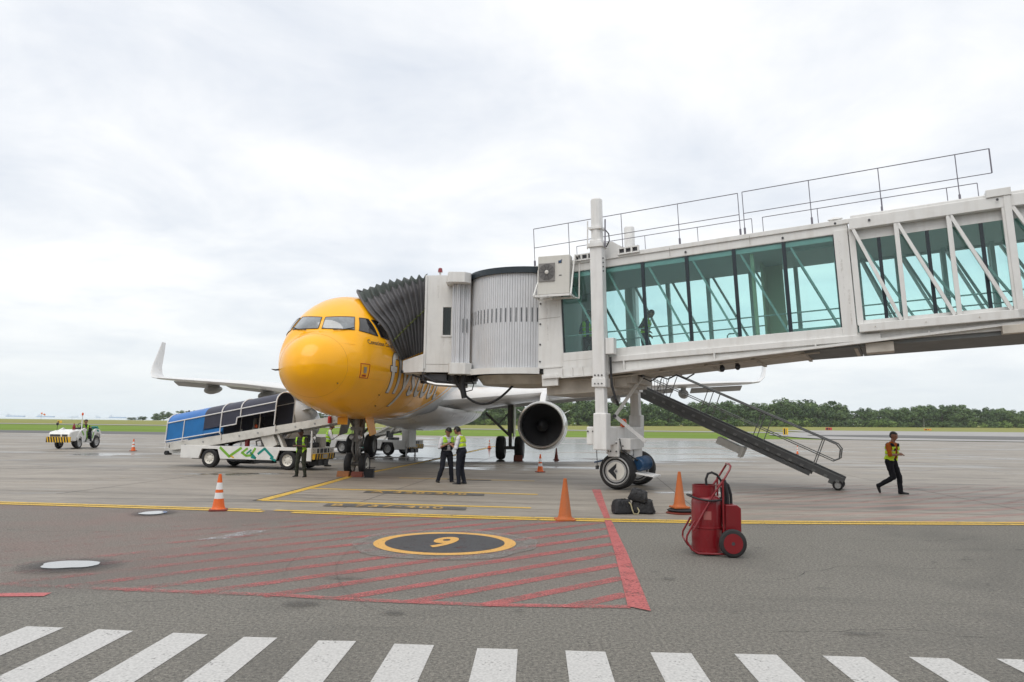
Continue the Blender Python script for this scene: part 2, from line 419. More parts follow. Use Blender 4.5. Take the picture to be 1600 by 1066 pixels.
BND = [(-160, 27), (-60, 20.2), (-30, 17.9), (-11, 16.20), (-7, 15.70), (-3, 15.14), (0, 14.78), (1.5, 14.64), (3.5, 14.60), (5.5, 14.68), (10.2, 14.98), (30, 16.4), (160, 26)]
def bnd(x):
    for (a, b), (c, d) in zip(BND, BND[1:]):
        if a <= x <= c: return b + (d - b) * (x - a) / (c - a)
    return BND[0][1] if x < BND[0][0] else BND[-1][1]
g = MB()
g.add([(-160, -70, 0), (160, -70, 0)] + [(x, y, 0) for x, y in BND[::-1]], [tuple(range(2 + len(BND)))])
tarmac = struct(g.build('tarmac', asphalt_m))
far = [(300, 107), (46, 107.5), (30, 103), (17, 101), (-7, 98), (-47, 98.5), (-66, 97.7), (-300, 92)]
g = MB(); g.add([(-300, 40, 0)] + [(x, y, 0) for x, y in BND] + [(300, 40, 0)] + [(x, y, 0) for x, y in far], [tuple(range(2 + len(BND) + len(far)))])
apron = struct(g.build('apron', concrete_m))
# grass beyond, gently rising towards the wood on the right; coast cut on the left
def gfn(u, v):
    X = -900 + 1500 * u
    edge = 640 if X > -190 else (640 - min((-190 - X) / 230, 1) * 250)
    Y = 60 + (edge - 60) * v
    return (X, Y, terr(X, Y) - 0.05)
g = MB(); g.grid(gfn, 60, 40)
grass = g.build('grass_field', grass_m); grass['kind'] = 'structure'
g = MB(); g.box(-900, 600, -300, 60.0, -0.6, -0.06); struct(g.build('ground', dark_asph))
# taxiway strip and its merging area on the right
g = MB()
g.grid(lambda u, v: (-420 + 900 * u, 176 + 16 * v, terr(-420 + 900 * u, 176 + 16 * v) + .03), 90, 3)
def tx(u, v):
    Y = 107.4 + 130 * v
    xl = 46 + 26 * (1 - sqrt(max(0, 1 - min(1, (Y - 107.4) / 70) ** 2))) + max(0, Y - 150) * .12
    X = xl + (440 - xl) * u
    return (X, Y, terr(X, Y) + .07)
g.grid(tx, 30, 30)
struct(g.build('taxiway', taxi_m))
g = MB()
def dk(u, v):
    a = pi * v; Xl = 78 - 22 * sin(a)
    X = Xl + (420 - Xl) * u; Y = 124 + 34 * v
    return (X, Y, terr(X, Y) + .11)
g.grid(dk, 20, 16)
g.grid(lambda u, v: (-300 + 262 * u, 83 + (15 - 3 * (1 - u)) * v, .012), 12, 2)
g.grid(lambda u, v: (54 + 60 * u, 116 + 7 * v, .25), 6, 2) if False else None
struct(g.build('dark_shoulder', dark_asph))
# sea to the horizon
sea_m = mat('sea_water', (0.42, 0.50, 0.52), 0.25, var=.08, vscale=.01)
g = MB(); g.grid(lambda u, v: (-6800 + 13600 * u, 380 + 6100 * v, -1.2), 4, 4); struct(g.build('sea', sea_m))
# base earth under the far side so nothing floats
g = MB()

# --- painted markings
def paint_mat(name, col, wear=0.35, scale=5.0, gradient=False, rough=.6, sharp=14.0, opac=.93):
    mt = bpy.data.materials.new(name); mt.use_nodes = True
    t = mt.node_tree; b = t.nodes['Principled BSDF']; o = t.nodes['Material Output']; NN = t.nodes.new; LL = t.links.new
    b.inputs['Roughness'].default_value = rough
    tcn = NN('ShaderNodeTexCoord')
    n = NN('ShaderNodeTexNoise'); n.inputs['Scale'].default_value = scale; n.inputs['Detail'].default_value = 9; n.inputs['Roughness'].default_value = .8
    LL(tcn.outputs['Object'], n.inputs['Vector'])
    n2 = NN('ShaderNodeTexNoise'); n2.inputs['Scale'].default_value = 45; n2.inputs['Detail'].default_value = 3
    LL(tcn.outputs['Object'], n2.inputs['Vector'])
    s_ = math_node('ADD', math_node('MULTIPLY', n.outputs['Fac'], .6, tree=t), math_node('MULTIPLY', n2.outputs['Fac'], .4, tree=t), tree=t)
    th = 0.36 + wear * .22
    if gradient:
        sp = NN('ShaderNodeSeparateXYZ'); LL(tcn.outputs['Object'], sp.inputs[0])
        g1 = math_node('MULTIPLY', math_node('SUBTRACT', -1.5, sp.outputs[0], tree=t), .030, clamp=True, tree=t)
        g2 = math_node('MULTIPLY', math_node('SUBTRACT', sp.outputs[1], 12.5, tree=t), .03, clamp=True, tree=t)
        th = math_node('ADD', math_node('ADD', g1, g2, tree=t), th, tree=t)
        th = math_node('MINIMUM', th, .545, tree=t)
    f = math_node('MULTIPLY', math_node('SUBTRACT', s_, th, tree=t), sharp, clamp=True, tree=t)
    f = math_node('MULTIPLY', f, opac, tree=t)
    mr = NN('ShaderNodeMapRange'); mr.inputs[1].default_value = .35; mr.inputs[2].default_value = .65; mr.inputs[3].default_value = .82; mr.inputs[4].default_value = 1.08
    LL(n2.outputs['Fac'], mr.inputs[0])
    sc = NN('ShaderNodeVectorMath'); sc.operation = 'SCALE'; sc.inputs[0].default_value = col; LL(mr.outputs[0], sc.inputs['Scale'])
    LL(sc.outputs[0], b.inputs['Base Color'])
    tr = NN('ShaderNodeBsdfTransparent'); mx = NN('ShaderNodeMixShader')
    LL(f, mx.inputs[0]); LL(tr.outputs[0], mx.inputs[1]); LL(b.outputs[0], mx.inputs[2]); LL(mx.outputs[0], o.inputs[0])
    return mt
p_white = paint_mat('paint_white', (0.56, 0.55, 0.53), -.18, 4.0, sharp=9.0, opac=.93)
p_yel = paint_mat('paint_yellow', (0.70, 0.45, 0.06), .12, 3)
p_yel2 = paint_mat('paint_yellow_bold', (0.72, 0.40, 0.10), .0)
p_cap = paint_mat('paint_yellow_worn', (0.52, 0.33, 0.10), .15)
p_cblk = paint_mat('paint_black_worn', (0.10, 0.098, 0.094), .15)
p_red = paint_mat('paint_red', (0.47, 0.125, 0.12), .05, 2.0, True, sharp=5.0, opac=.85)
p_red2 = paint_mat('paint_red_strong', (0.50, 0.125, 0.12), -.12, 2.0, sharp=6.0, opac=.9)
p_blk = paint_mat('paint_black', (0.055, 0.056, 0.06), .10)
p_halo = paint_mat('paint_removed', (0.27, 0.26, 0.24), -.1, 2.5, sharp=4.0, opac=.7)
p_tyre = paint_mat('tyre_rubber_mark', (0.05, 0.048, 0.045), .15, 2.0, sharp=3.0, opac=.42)
p_faint = paint_mat('paint_faint_white', (0.6, 0.59, 0.57), .35, 1.5, sharp=4.0, opac=.7)
p_grn = paint_mat('paint_old_yellow', (0.42, 0.32, 0.16), .75, 1.5)

def poly_mark(name, pts, m_, parent=tarmac, z=.004):
    q = MB(); q.add([(x, y, z) for x, y in pts], [tuple(range(len(pts)))])
    o = q.build(name, m_, parent)
    # face up
    if o.data.polygons[0].normal.z < 0: o.data.flip_normals()
    return o
def line_mark(name, pts, w, m_, parent=tarmac, z=.004, w1=None):
    n = len(pts); Lf, Rt = [], []
    for i, p in enumerate(pts):
        a = Vector(pts[max(i - 1, 0)]); b = Vector(pts[min(i + 1, n - 1)]); d = (b - a).normalized(); nn = Vector((-d.y, d.x))
        ww = w if w1 is None else w + (w1 - w) * i / (n - 1)
        Lf.append(Vector(p) + nn * ww / 2); Rt.append(Vector(p) - nn * ww / 2)
    q = MB(); q.add([(v.x, v.y, z) for v in Lf + Rt], [(i, n + i, n + i + 1, i + 1) for i in range(n - 1)])
    return q.build(name, m_, parent)
# zebra crossing at the bottom of the picture
xs = [(-5.52, -5.19), (-4.86, -4.53), (-4.20, -3.86), (-3.55, -3.22), (-2.87, -2.56), (-2.24, -1.95), (-1.57, -1.26), (-.93, -.61), (-.25, .09), (.46, .79), (1.15, 1.47), (1.83, 2.16), (2.52, 2.84), (3.22, 3.53), (3.92, 4.24), (4.6, 4.93), (5.3, 5.62)]
for a, b in xs:
    mx_ = (a + b) / 2
    yt = 6.30 - .115 * mx_ if mx_ < 0 else 6.28 - .02 * mx_
    j = lambda k: random.uniform(-.012, .012)
    poly_mark('crosswalk_stripe', [(a + j(0), yt + j(0)), (b + j(0), yt - .02 + j(0)), (b - .1, yt - 3.2), (a - .1, yt - 3.2)], p_white)
# red hatching
def inter_right(y): return 1.05 + (y - 7.6) * .098
poly_mark('red_border_stripe', [(1.20, 7.74), (1.40, 7.56), (1.68, 10.88), (1.93, 14.42), (1.80, 14.45), (1.50, 10.86)], p_red2, z=.012)
poly_mark('red_border_stripe', [(1.84, 14.80), (1.96, 14.80), (2.24, 18), (2.53, 21.2), (2.29, 21.2), (2.06, 18)], p_red2, parent=apron, z=.006)
line_mark('red_border_stripe', [(1.22, 7.74), (-.22, 7.74), (-1.53, 7.88), (-2.36, 8.04), (-3.61, 8.16), (-4.56, 8.27), (-6, 8.42)], .13, p_red, z=.008)
line_mark('red_border_stripe', [(-4.75, 7.93), (-5.6, 7.85), (-7.2, 7.6)], .16, p_red2, z=.008)
dx, dy = .745, .667
for k in range(-9, 22):
    y0 = 14.29 - .853 * k                    # crossing height at the right border
    x0 = inter_right(y0) + .16
    # start (upper right end): right border or the yellow line
    t0 = 0.0
    if y0 > 14.35:
        while bnd(x0 + dx * t0) - .34 < y0 + dy * t0: t0 -= .05
    if y0 < 7.9:
        t0 = 0
        continue
    # run down-left until the bottom border
    t1 = t0
    while True:
        X, Y = x0 + dx * t1, y0 + dy * t1
        bb = 7.74 if X > -.22 else 7.74 - (X + .22) * .118
        if Y < bb or X < -12.5: break
        t1 -= .05
    if t0 - t1 < .4: continue
    pts = [(x0 + dx * (t0 + (t1 - t0) * i / 8), y0 + dy * (t0 + (t1 - t0) * i / 8)) for i in range(9)]
    line_mark('red_hatching_line', pts, .185, p_red)
for k in range(22, 34):
    # lines further left that start at the yellow line
    x0, y0 = 1.4 - k * .0, 0
# double yellow line
def yl(off, x0, x1): return [(x0 + (x1 - x0) * i / 40, bnd(x0 + (x1 - x0) * i / 40) + off) for i in range(41)]
for off_, w_, xa_ in ((-.02, .17, -5.05), (-.29, .20, -4.9)):
    line_mark('yellow_edge_line', yl(off_, -60, xa_), w_, p_yel, z=.009)
for off_, w_, xa_ in ((-.02, .17, -4.75), (-.29, .20, -4.3)):
    line_mark('yellow_edge_line', yl(off_, xa_, 60), w_, p_yel, z=.009)
# stand number roundel
cx_, cy_ = -.97, 11.53
def disc(name, r0, r1, m_, z, wob=0.0):
    q = MB(); n = 72; vs = []
    for i in range(n):
        a = 2 * pi * i / n; k = 1 + wob * mnoise.noise(Vector((cos(a) * 2, sin(a) * 2, 3)))
        vs += [(cx_ + r0 * cos(a), cy_ + r0 * sin(a), z), (cx_ + r1 * k * cos(a), cy_ + r1 * k * sin(a), z)]
    q.add(vs, [(2 * i, 2 * i + 1, (2 * i + 3) % (2 * n), (2 * i + 2) % (2 * n)) for i in range(n)])
    return q.build(name, m_, tarmac)
disc('roundel_worn_patch', .9, 1.38, p_halo, .013, .12)
disc('roundel_ring', .90, 1.07, p_yel2, .016)
disc('roundel_disc', .001, .90, p_blk, .018)
vs, fs = text_mesh('9', 1.05, 0.0, offset=.036)
q = MB(); xs_ = [v[0] for v in vs]; ys_ = [v[1] for v in vs]; mx_, my_ = (min(xs_) + max(xs_)) / 2, (min(ys_) + max(ys_)) / 2
def nine(v):
    x, y = (v[0] - mx_) * .62, (v[1] - my_) * 1.22
    return (cx_ - .02 + x * 1.16 + y * .13, cy_ + .02 + y + x * .12, .022)
q.add([nine(v) for v in vs], fs); q.build('roundel_number', p_yel2, tarmac)
# lead-in line, stop bars and their captions
lead = [(-5.62, 17.15), (-5.35, 21.5), (-5.2, 25.4), (-4.6, 29.3), (-3.9, 34.5), (-2.9, 43), (-1.2, 58)]
line_mark('lead_in_line', lead, .24, p_yel, apron, .009)
line_mark('lead_in_line_edge', [(x - .16, y) for x, y in lead], .10, p_blk, apron, .005)
for a, b, w in (((-5.6, 17.2), (.46, 16.40), .20), ((-5.3, 20.30), (.71, 19.47), .20), ((-3.6, 24.5), (.77, 23.9), .16)):
    line_mark('stop_bar', [a, b], w, p_yel, apron, .006)
for (a, b, hgt, txt, sz, x0) in (((-4.0, 16.72), (-.92, 16.32), .52, 'B 737-400', .56, -3.86), ((-3.75, 19.85), (-.65, 19.42), .55, 'A 320-200', .60, -3.55)):
    A = Vector(a); B_ = Vector(b); d = (B_ - A).normalized()
    poly_mark('caption_patch', [(A.x, A.y), (B_.x, B_.y), (B_.x, B_.y - hgt), (A.x, A.y - hgt)], p_cblk, apron, .010)
    vs, fs = text_mesh(txt, sz, 0, 1.25, .012)
    ww = max(v[0] for v in vs); k = 2.45 / ww
    ang = math.atan2(d.y, d.x)
    q = MB(); q.add([(x0 + v[0] * k, A.y - hgt * .86 + (x0 - A.x + v[0] * k) * math.tan(ang) + v[1], .014) for v in vs], fs)
    q.build('caption_lettering', p_cap, apron)
poly_mark('caption_patch', [(-2.0, 24.25), (-.6, 24.05), (-.6, 23.75), (-2.0, 23.95)], p_blk, apron, .010)
# curved tyre marks on the near tarmac
def arc(cx, cy, r, a0, a1, n=30): return [(cx + r * cos(R(a0 + (a1 - a0) * i / n)), cy + r * sin(R(a0 + (a1 - a0) * i / n))) for i in range(n + 1)]
line_mark('tyre_mark', arc(3.4, 10.6, 5.65, 128, 214, 60), .028, p_tyre, z=.017)
line_mark('tyre_mark', arc(3.4, 10.6, 6.25, 134, 196, 50), .022, p_tyre, z=.017)
line_mark('tyre_mark', arc(3.1, 10.2, 7.4, 138, 176, 40), .05, p_tyre, z=.017)
line_mark('tyre_mark', arc(22, 3.0, 16.0, 120, 158, 40), .06, p_tyre, z=.017)
p_rf = paint_mat('paint_red_faded', (0.42, 0.16, 0.13), .2, 2.0, sharp=3.0, opac=.42)
for k in range(17):
    x0_ = 4.0 + k * 1.15; pts = [(x0_ + .745 * t_ * .9, 18.6 + .667 * t_ * .9) for t_ in [i_ * 1.3 for i_ in range(8)]]
    line_mark('faded_hatching_line', [p for p in pts if p[0] < 22 and p[1] < 24.8 and p[1] > 18], .17, p_rf, apron, .0065)
line_mark('faded_border_stripe', [(3.0 + k, 15.75 + .02 * k) for k in range(18)], .13, p_rf, apron, .0065)
line_mark('faded_border_stripe', [(5.5 + k, 18.5) for k in range(14)], .13, p_rf, apron, .0065)
# faint lines on the apron at the right and left
for a, b, w in (((9, 36), (30, 27.5), .12), ((11, 44), (36, 33), .12), ((6.5, 33.5), (24, 25.5), .10)):
    line_mark('faint_white_line', [a, b], w, p_faint, apron, .007)
line_mark('faint_yellow_line', [(-20, 17.6), (-14, 20.5), (-9, 26)], .16, p_grn, apron, .007)
# slab joints on the apron
joint_m = mat('joint_sealant', (0.10, 0.095, 0.085), .8, var=.3)
ps = .106
def inpoly(x, y): return y > bnd(x) + .05 and y < 97
for k in range(-7, 9):
    x0 = -5.67 + 7.5 * k + 2.6
    pts = [(x0 + sin(ps) * s_, 20 + cos(ps) * s_) for s_ in range(-12, 78, 2)]
    pts = [p for p in pts if inpoly(*p)]
    line_mark('expansion_joint', pts, .022, joint_m, apron, .0035)
for k in range(0, 8):
    y0 = 18.0 + 7.5 * k
    pts = [(x, y0 - (x + 5.67) * .1064) for x in range(-60, 62, 2)]
    pts = [p for p in pts if inpoly(*p)]
    if len(pts) > 3: line_mark('expansion_joint', pts, .022, joint_m, apron, .0035)
# puddles and patches
puddle_m = mat('puddle_pale_sheen', (0.25, 0.265, 0.29), 0.05, var=.04, vscale=3, spec=1.0)  # pale base colour stands in for part of the sky reflection
def stain_mat(name, op):
    mt = bpy.data.materials.new(name); mt.use_nodes = True; t = mt.node_tree; b = t.nodes['Principled BSDF']; o = t.nodes['Material Output']
    b.inputs['Base Color'].default_value = (.03, .03, .03, 1); b.inputs['Roughness'].default_value = .55
    tcn = t.nodes.new('ShaderNodeTexCoord'); sp = t.nodes.new('ShaderNodeSeparateXYZ'); t.links.new(tcn.outputs['Generated'], sp.inputs[0])
    n = t.nodes.new('ShaderNodeTexNoise'); n.inputs['Scale'].default_value = 9; n.inputs['Detail'].default_value = 6; t.links.new(tcn.outputs['Object'], n.inputs['Vector'])
    x2 = math_node('POWER', math_node('ABSOLUTE', math_node('SUBTRACT', sp.outputs[0], .5, tree=t), tree=t), 2, tree=t); y2 = math_node('POWER', math_node('ABSOLUTE', math_node('SUBTRACT', sp.outputs[1], .5, tree=t), tree=t), 2, tree=t)
    d = math_node('SQRT', math_node('ADD', x2, y2, tree=t), tree=t)
    f = math_node('MULTIPLY', math_node('SUBTRACT', .52, d, tree=t), 4.0, clamp=True, tree=t)
    f = math_node('MULTIPLY', math_node('MULTIPLY', f, math_node('ADD', n.outputs['Fac'], .3, tree=t), tree=t), op, tree=t)
    tr = t.nodes.new('ShaderNodeBsdfTransparent'); mx = t.nodes.new('ShaderNodeMixShader')
    t.links.new(f, mx.inputs[0]); t.links.new(tr.outputs[0], mx.inputs[1]); t.links.new(b.outputs[0], mx.inputs[2]); t.links.new(mx.outputs[0], o.inputs[0]); return mt
damp_m = stain_mat('damp_rim', .6); oil_m = stain_mat('oil_stain', .36)
def blob(name, cx, cy, rx, ry, m_, z, seed, amp=.18, parent=tarmac):
    n = 40; pts = []
    for i in range(n):
        a = 2 * pi * i / n; k = 1 + amp * mnoise.noise(Vector((cos(a) * 1.6 + seed, sin(a) * 1.6, seed * 2.3)))
        pts.append((cx + rx * k * cos(a), cy + ry * k * sin(a)))
    return poly_mark(name, pts, m_, parent, z)
blob('puddle_rim', -5.42, 9.47, .66, .56, damp_m, .017, 1.3)
blob('puddle', -5.42, 9.47, .34, .25, puddle_m, .020, 1.3)
blob('puddle_rim', -6.86, 14.62, .46, .54, damp_m, .017, 4.1)
blob('puddle', -6.86, 14.62, .23, .27, puddle_m, .020, 4.1)
poly_mark('concrete_patch', [(-4.72, 11.55), (-4.25, 11.75), (-4.0, 12.55), (-4.3, 12.6), (-4.5, 12.0)], paint_mat('patch_grey', (0.42, 0.43, 0.44), .5, 3), z=.006)
for x, y, rx, ry, sd_ in ((-2.05, 7.66, .16, .13, 2), (-1.1, 7.35, .10, .07, 5), (3.1, 6.85, .14, .05, 7), (.1, 7.5, .05, .03, 9), (-1.9, 8.9, .2, .06, 11), (1.9, 9.1, .08, .05, 13)):
    blob('oil_stain', x, y, rx * 1.25, ry * 1.25, oil_m, .0175, sd_, .4)

# hairline cracks and sealed seams in the tarmac
crack_m = paint_mat('crack_dark', (.03, .029, .027), .1, 3.0, sharp=5.0, opac=.7)  # dark crack colour, broken up by noise
rc = random.Random(5)
for x0_, y0_, a0_, n_ in ((3.2, 9.2, .15, 26), (5.6, 12.6, -.2, 30), (2.4, 6.9, .1, 16), (-4.4, 7.3, .2, 18), (7.2, 8.6, .5, 18), (-8.2, 12.4, -.1, 22)):
    p_ = [(x0_, y0_)]; an_ = a0_
    for i_ in range(n_): an_ = a0_ + (an_ - a0_) * .7 + rc.uniform(-.5, .5); p_.append((p_[-1][0] + .13 * cos(an_), p_[-1][1] + .13 * sin(an_)))
    line_mark('crack', p_, .012, crack_m, z=.0035)
for i_ in range(34):
    x_, y_ = rc.uniform(1.8, 9.5), rc.uniform(6.6, 13.8); blob('oil_spot', x_, y_, rc.uniform(.03, .11), rc.uniform(.02, .05), oil_m, .0172, i_ * 1.7, .5)

# ------------------------------------------------------------------ airliner
FS=[0,.06,.15,.3,.5,.8,1.1,1.4,1.8,2.2,2.8,3.4,4.2,5.2,6.5,9,24,28,32,35,37.2,37.57]
FT=[3.30,3.60,3.78,3.97,4.13,4.28,4.42,4.80,5.12,5.36,5.62,5.77,5.87,5.92,5.95,5.95,5.95,5.95,5.9,5.8,5.55,5.3]
FB=[3.30,3.05,2.90,2.74,2.60,2.44,2.32,2.24,2.15,2.08,1.99,1.94,1.90,1.87,1.86,1.86,1.86,2.35,3.2,4.1,4.75,5.0]
FW=[0,.27,.44,.64,.82,1.02,1.18,1.31,1.44,1.55,1.69,1.79,1.88,1.94,1.97,1.975,1.975,1.8,1.3,.75,.3,.12]
def pch(x,y,q):
    x=np.array(x,float);y=np.array(y,float);h=np.diff(x);d=np.diff(y)/h
    m=np.zeros(len(x));m[0]=d[0];m[-1]=d[-1]
    for i in range(1,len(x)-1):
        if d[i-1]*d[i]>0:
            w1=2*h[i]+h[i-1];w2=h[i]+2*h[i-1];m[i]=(w1+w2)/(w1/d[i-1]+w2/d[i])
    q=np.clip(np.array(q,float),x[0],x[-1]);i=np.clip(np.searchsorted(x,q,side='right')-1,0,len(x)-2)
    t=(q-x[i])/h[i]
    return y[i]*(1+2*t)*(1-t)**2+h[i]*m[i]*t*(1-t)**2+y[i+1]*t*t*(3-2*t)+h[i]*m[i+1]*t*t*(t-1)
def sec(s): return pch(FS,FT,s),pch(FS,FB,s),pch(FS,FW,s)
AX, AY, PSI = -5.67, 20.24, .106
air = thing('airliner', 'yellow nosed white twin jet airliner parked nose on at the boarding bridge', 'airliner', (AX, AY, 0), -PSI)
A_MW = Matrix.Translation((AX, AY, 0)) @ Matrix.Rotation(-PSI, 4, 'Z')
def fuse_mat():
    mt = bpy.data.materials.new('airliner_paint'); mt.use_nodes = True
    t = mt.node_tree; b = t.nodes['Principled BSDF']; NN = t.nodes.new; LL = t.links.new
    tcn = NN('ShaderNodeTexCoord'); sp = NN('ShaderNodeSeparateXYZ'); LL(tcn.outputs['Object'], sp.inputs[0])
    mn = lambda op, a, b_=None, clamp=False: math_node(op, a, b_, clamp=clamp, tree=t)
    # distance aft of the slanting paint edge
    d = mn('SUBTRACT', sp.outputs[1], mn('ADD', mn('MULTIPLY', mn('SUBTRACT', sp.outputs[2], 1.86), 3.0), 6.9))
    yel = mn('LESS_THAN', d, 0.0)
    st = mn('MULTIPLY', mn('GREATER_THAN', d, .35), mn('LESS_THAN', d, .60))
    n = NN('ShaderNodeTexNoise'); n.inputs['Scale'].default_value = 1.4; n.inputs['Detail'].default_value = 6
    LL(tcn.outputs['Object'], n.inputs['Vector'])
    mr = NN('ShaderNodeMapRange'); mr.inputs[1].default_value = .3; mr.inputs[2].default_value = .7; mr.inputs[3].default_value = .95; mr.inputs[4].default_value = 1.03
    LL(n.outputs['Fac'], mr.inputs[0])
    mx = NN('ShaderNodeMixRGB'); LL(mn('MAXIMUM', yel, st), mx.inputs[0])
    mx.inputs[1].default_value = (0.72, 0.72, 0.71, 1); mx.inputs[2].default_value = (1.0, 0.465, 0.0, 1)
    # streaky brown tone, stronger towards the belly
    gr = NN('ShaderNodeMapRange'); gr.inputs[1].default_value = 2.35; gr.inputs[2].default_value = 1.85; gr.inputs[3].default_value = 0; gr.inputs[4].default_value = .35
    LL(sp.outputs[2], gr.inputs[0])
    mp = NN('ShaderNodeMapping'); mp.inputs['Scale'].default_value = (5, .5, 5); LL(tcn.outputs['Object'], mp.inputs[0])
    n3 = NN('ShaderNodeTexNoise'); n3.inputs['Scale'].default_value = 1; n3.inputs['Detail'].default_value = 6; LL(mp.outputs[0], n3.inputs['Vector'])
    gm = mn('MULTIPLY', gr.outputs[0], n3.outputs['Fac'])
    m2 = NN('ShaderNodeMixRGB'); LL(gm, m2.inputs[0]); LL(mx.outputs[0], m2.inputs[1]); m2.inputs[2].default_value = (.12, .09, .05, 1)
    sc = NN('ShaderNodeVectorMath'); sc.operation = 'SCALE'; LL(m2.outputs[0], sc.inputs[0]); LL(mr.outputs[0], sc.inputs['Scale'])
    LL(sc.outputs[0], b.inputs['Base Color'])
    b.inputs['Roughness'].default_value = .40; b.inputs['Specular IOR Level'].default_value = .25; b.inputs['Coat Weight'].default_value = .6; b.inputs['Coat Roughness'].default_value = .05
    return mt
fuse_m = fuse_mat()
a_white = mat('airliner_white', (0.70, 0.70, 0.69), .3, var=.05, vscale=.8, coat=.4, dirt=.12, dirtcol=(.35, .34, .31), streak=False)
a_grey = mat('airliner_grey', (0.40, 0.40, 0.39), .4, var=.10, vscale=1.5, dirt=.3, dirtcol=(.2, .19, .17), streak=False)
lip_m = mat('nacelle_lip', (0.62, 0.60, 0.56), .22, metal=.85, var=.08)
dark_in = mat('nacelle_inside', (0.02, 0.02, 0.022), .6, var=.2)
fan_m = mat('fan_blade', (0.11, 0.11, 0.12), .35, metal=.7, var=.2)
seam_m = mat('panel_seam', (0.62, 0.25, 0.006), .5)
wind_m = mat('cockpit_glass', (0.20, 0.22, 0.23), 0.06, var=.5, vscale=2.2, coat=1.0, spec=.8)
wind_d = mat('cockpit_glass_dark', (0.012, 0.012, 0.014), 0.08, var=.3, coat=.6)
winfr_m = mat('window_frame_dark', (0.05, 0.04, 0.03), .5)
letter_m = mat('lettering_grey', (0.74, 0.72, 0.68), .35, var=.05, coat=.5)
letter_o = mat('lettering_outline', (0.055, 0.05, 0.05), .4, var=.05)

def FP(s, a, off=0.0):
    T, B, W = [float(x) for x in sec(s)]
    return Vector(((W + off) * cos(a), s, (T + B) / 2 + ((T - B) / 2 + off) * sin(a)))
def side_pt(s, z, off=.006, sgn=1):
    T, B, W = [float(x) for x in sec(s)]
    h = (T - B) / 2; q = max(-.999, min(.999, (z - (T + B) / 2) / h)); a = math.asin(q)
    p = Vector((W * cos(a), s, (T + B) / 2 + h * q))
    e = .01
    T2, B2, W2 = [float(x) for x in sec(s + e)]
    nx = Vector((cos(a) * h, 0, sin(a) * W)).normalized()
    slope = ((W2 - W) * cos(a) + ((T2 + B2) / 2 - (T + B) / 2 + ((T2 - B2) - (T - B)) / 2 * sin(a)) * sin(a)) / e
    nn = Vector((nx.x, -slope, nx.z)).normalized()
    p = p + nn * off
    return Vector((p.x * sgn, p.y, p.z))
sv = [0.0] + [0.012 * k for k in range(1, 12)] + [.15 + .05 * k for k in range(0, 64)] + [3.4 + .3 * k for k in range(0, 20)] + [9.5 + 1 * k for k in range(0, 28)] + [37.57]
q = MB(); na = 96
q.grid(lambda u, v: FP(sv[min(int(round(u * (len(sv) - 1))), len(sv) - 1)], 2 * pi * v), len(sv) - 1, na)
fus = q.build('fuselage', fuse_m, air, fix=True); fus.data.shade_smooth()
# radome seam
q = MB(); q.tube([FP(.76, 2 * pi * k / 90, .0) for k in range(90)], .005, 5, closed=True); q.build('radome_seam', seam_m, air)
for s_ in (2.95, 4.1, 6.35, 8.6, 11.2):
    q = MB(); q.tube([FP(s_, 2 * pi * k / 90, .0) for k in range(90)], .004, 4, closed=True); q.build('skin_joint', seam_m if s_ < 6 else a_grey, air)
for z_ in (3.05, 4.0):
    q = MB(); q.tube([side_pt(.80 + k * .2, z_, .0) for k in range(34)], .003, 4); q.build('skin_joint', seam_m, air)
# cockpit windows
def front_pt(x, z, off, s_hint):
    lo_, hi_ = .3, 4.0
    for _ in range(34):
        m_ = (lo_ + hi_) / 2; T, B, W = [float(v) for v in sec(m_)]
        f = (x / W) ** 2 + ((z - (T + B) / 2) / ((T - B) / 2)) ** 2
        if f > 1: lo_ = m_
        else: hi_ = m_
    T, B, W = [float(v) for v in sec(hi_)]
    nn = Vector((x / W ** 2, -.75, (z - (T + B) / 2) / ((T - B) / 2) ** 2)).normalized()
    return Vector((x, hi_, z)) + nn * off
def surf_patch(name, quad, mats, off, nu=8, nv=6, sgn=1, rim=True, front=False):
    a, b, c, d = [Vector((p[0], p[2])) for p in quad]      # TL TR BR BL in (s, z)
    tl = [Vector((p[1], p[0], p[2])) for p in quad]
    def fn(u, v):
        P = tl[0] * (1 - u) * (1 - v) + tl[1] * u * (1 - v) + tl[2] * u * v + tl[3] * (1 - u) * v
        if front:
            p = front_pt(P.x, P.z, off, P.y); return Vector((p.x * sgn, p.y, p.z))
        p = side_pt(P.y, P.z, off); return Vector((p.x * sgn, p.y, p.z))
        # project radially in the cross-section at this station
        s_ = P.y; T, B, W = [float(x) for x in sec(s_)]
        zc = (T + B) / 2; h = (T - B) / 2
        r = sqrt((P.x / W) ** 2 + ((P.z - zc) / h) ** 2); x, z = P.x / r, zc + (P.z - zc) / r
        nn = Vector((x / W ** 2, -.35 / W, (z - zc) / h ** 2)).normalized()
        return Vector(((x + nn.x * off) * sgn, s_ + nn.y * off, z + nn.z * off))
    q = MB(); q.grid(fn, nu, nv, flip=(sgn < 0)); o = q.build(name, mats, air, smooth=True)
    if rim:
        edge = [fn(i / nu, 0) for i in range(nu)] + [fn(1, j / nv) for j in range(nv)] + [fn(1 - i / nu, 1) for i in range(nu)] + [fn(0, 1 - j / nv) for j in range(nv)]
        r_ = MB(); r_.tube(edge, .011, 6, closed=True); r_.build('frame', winfr_m, o)
    return o
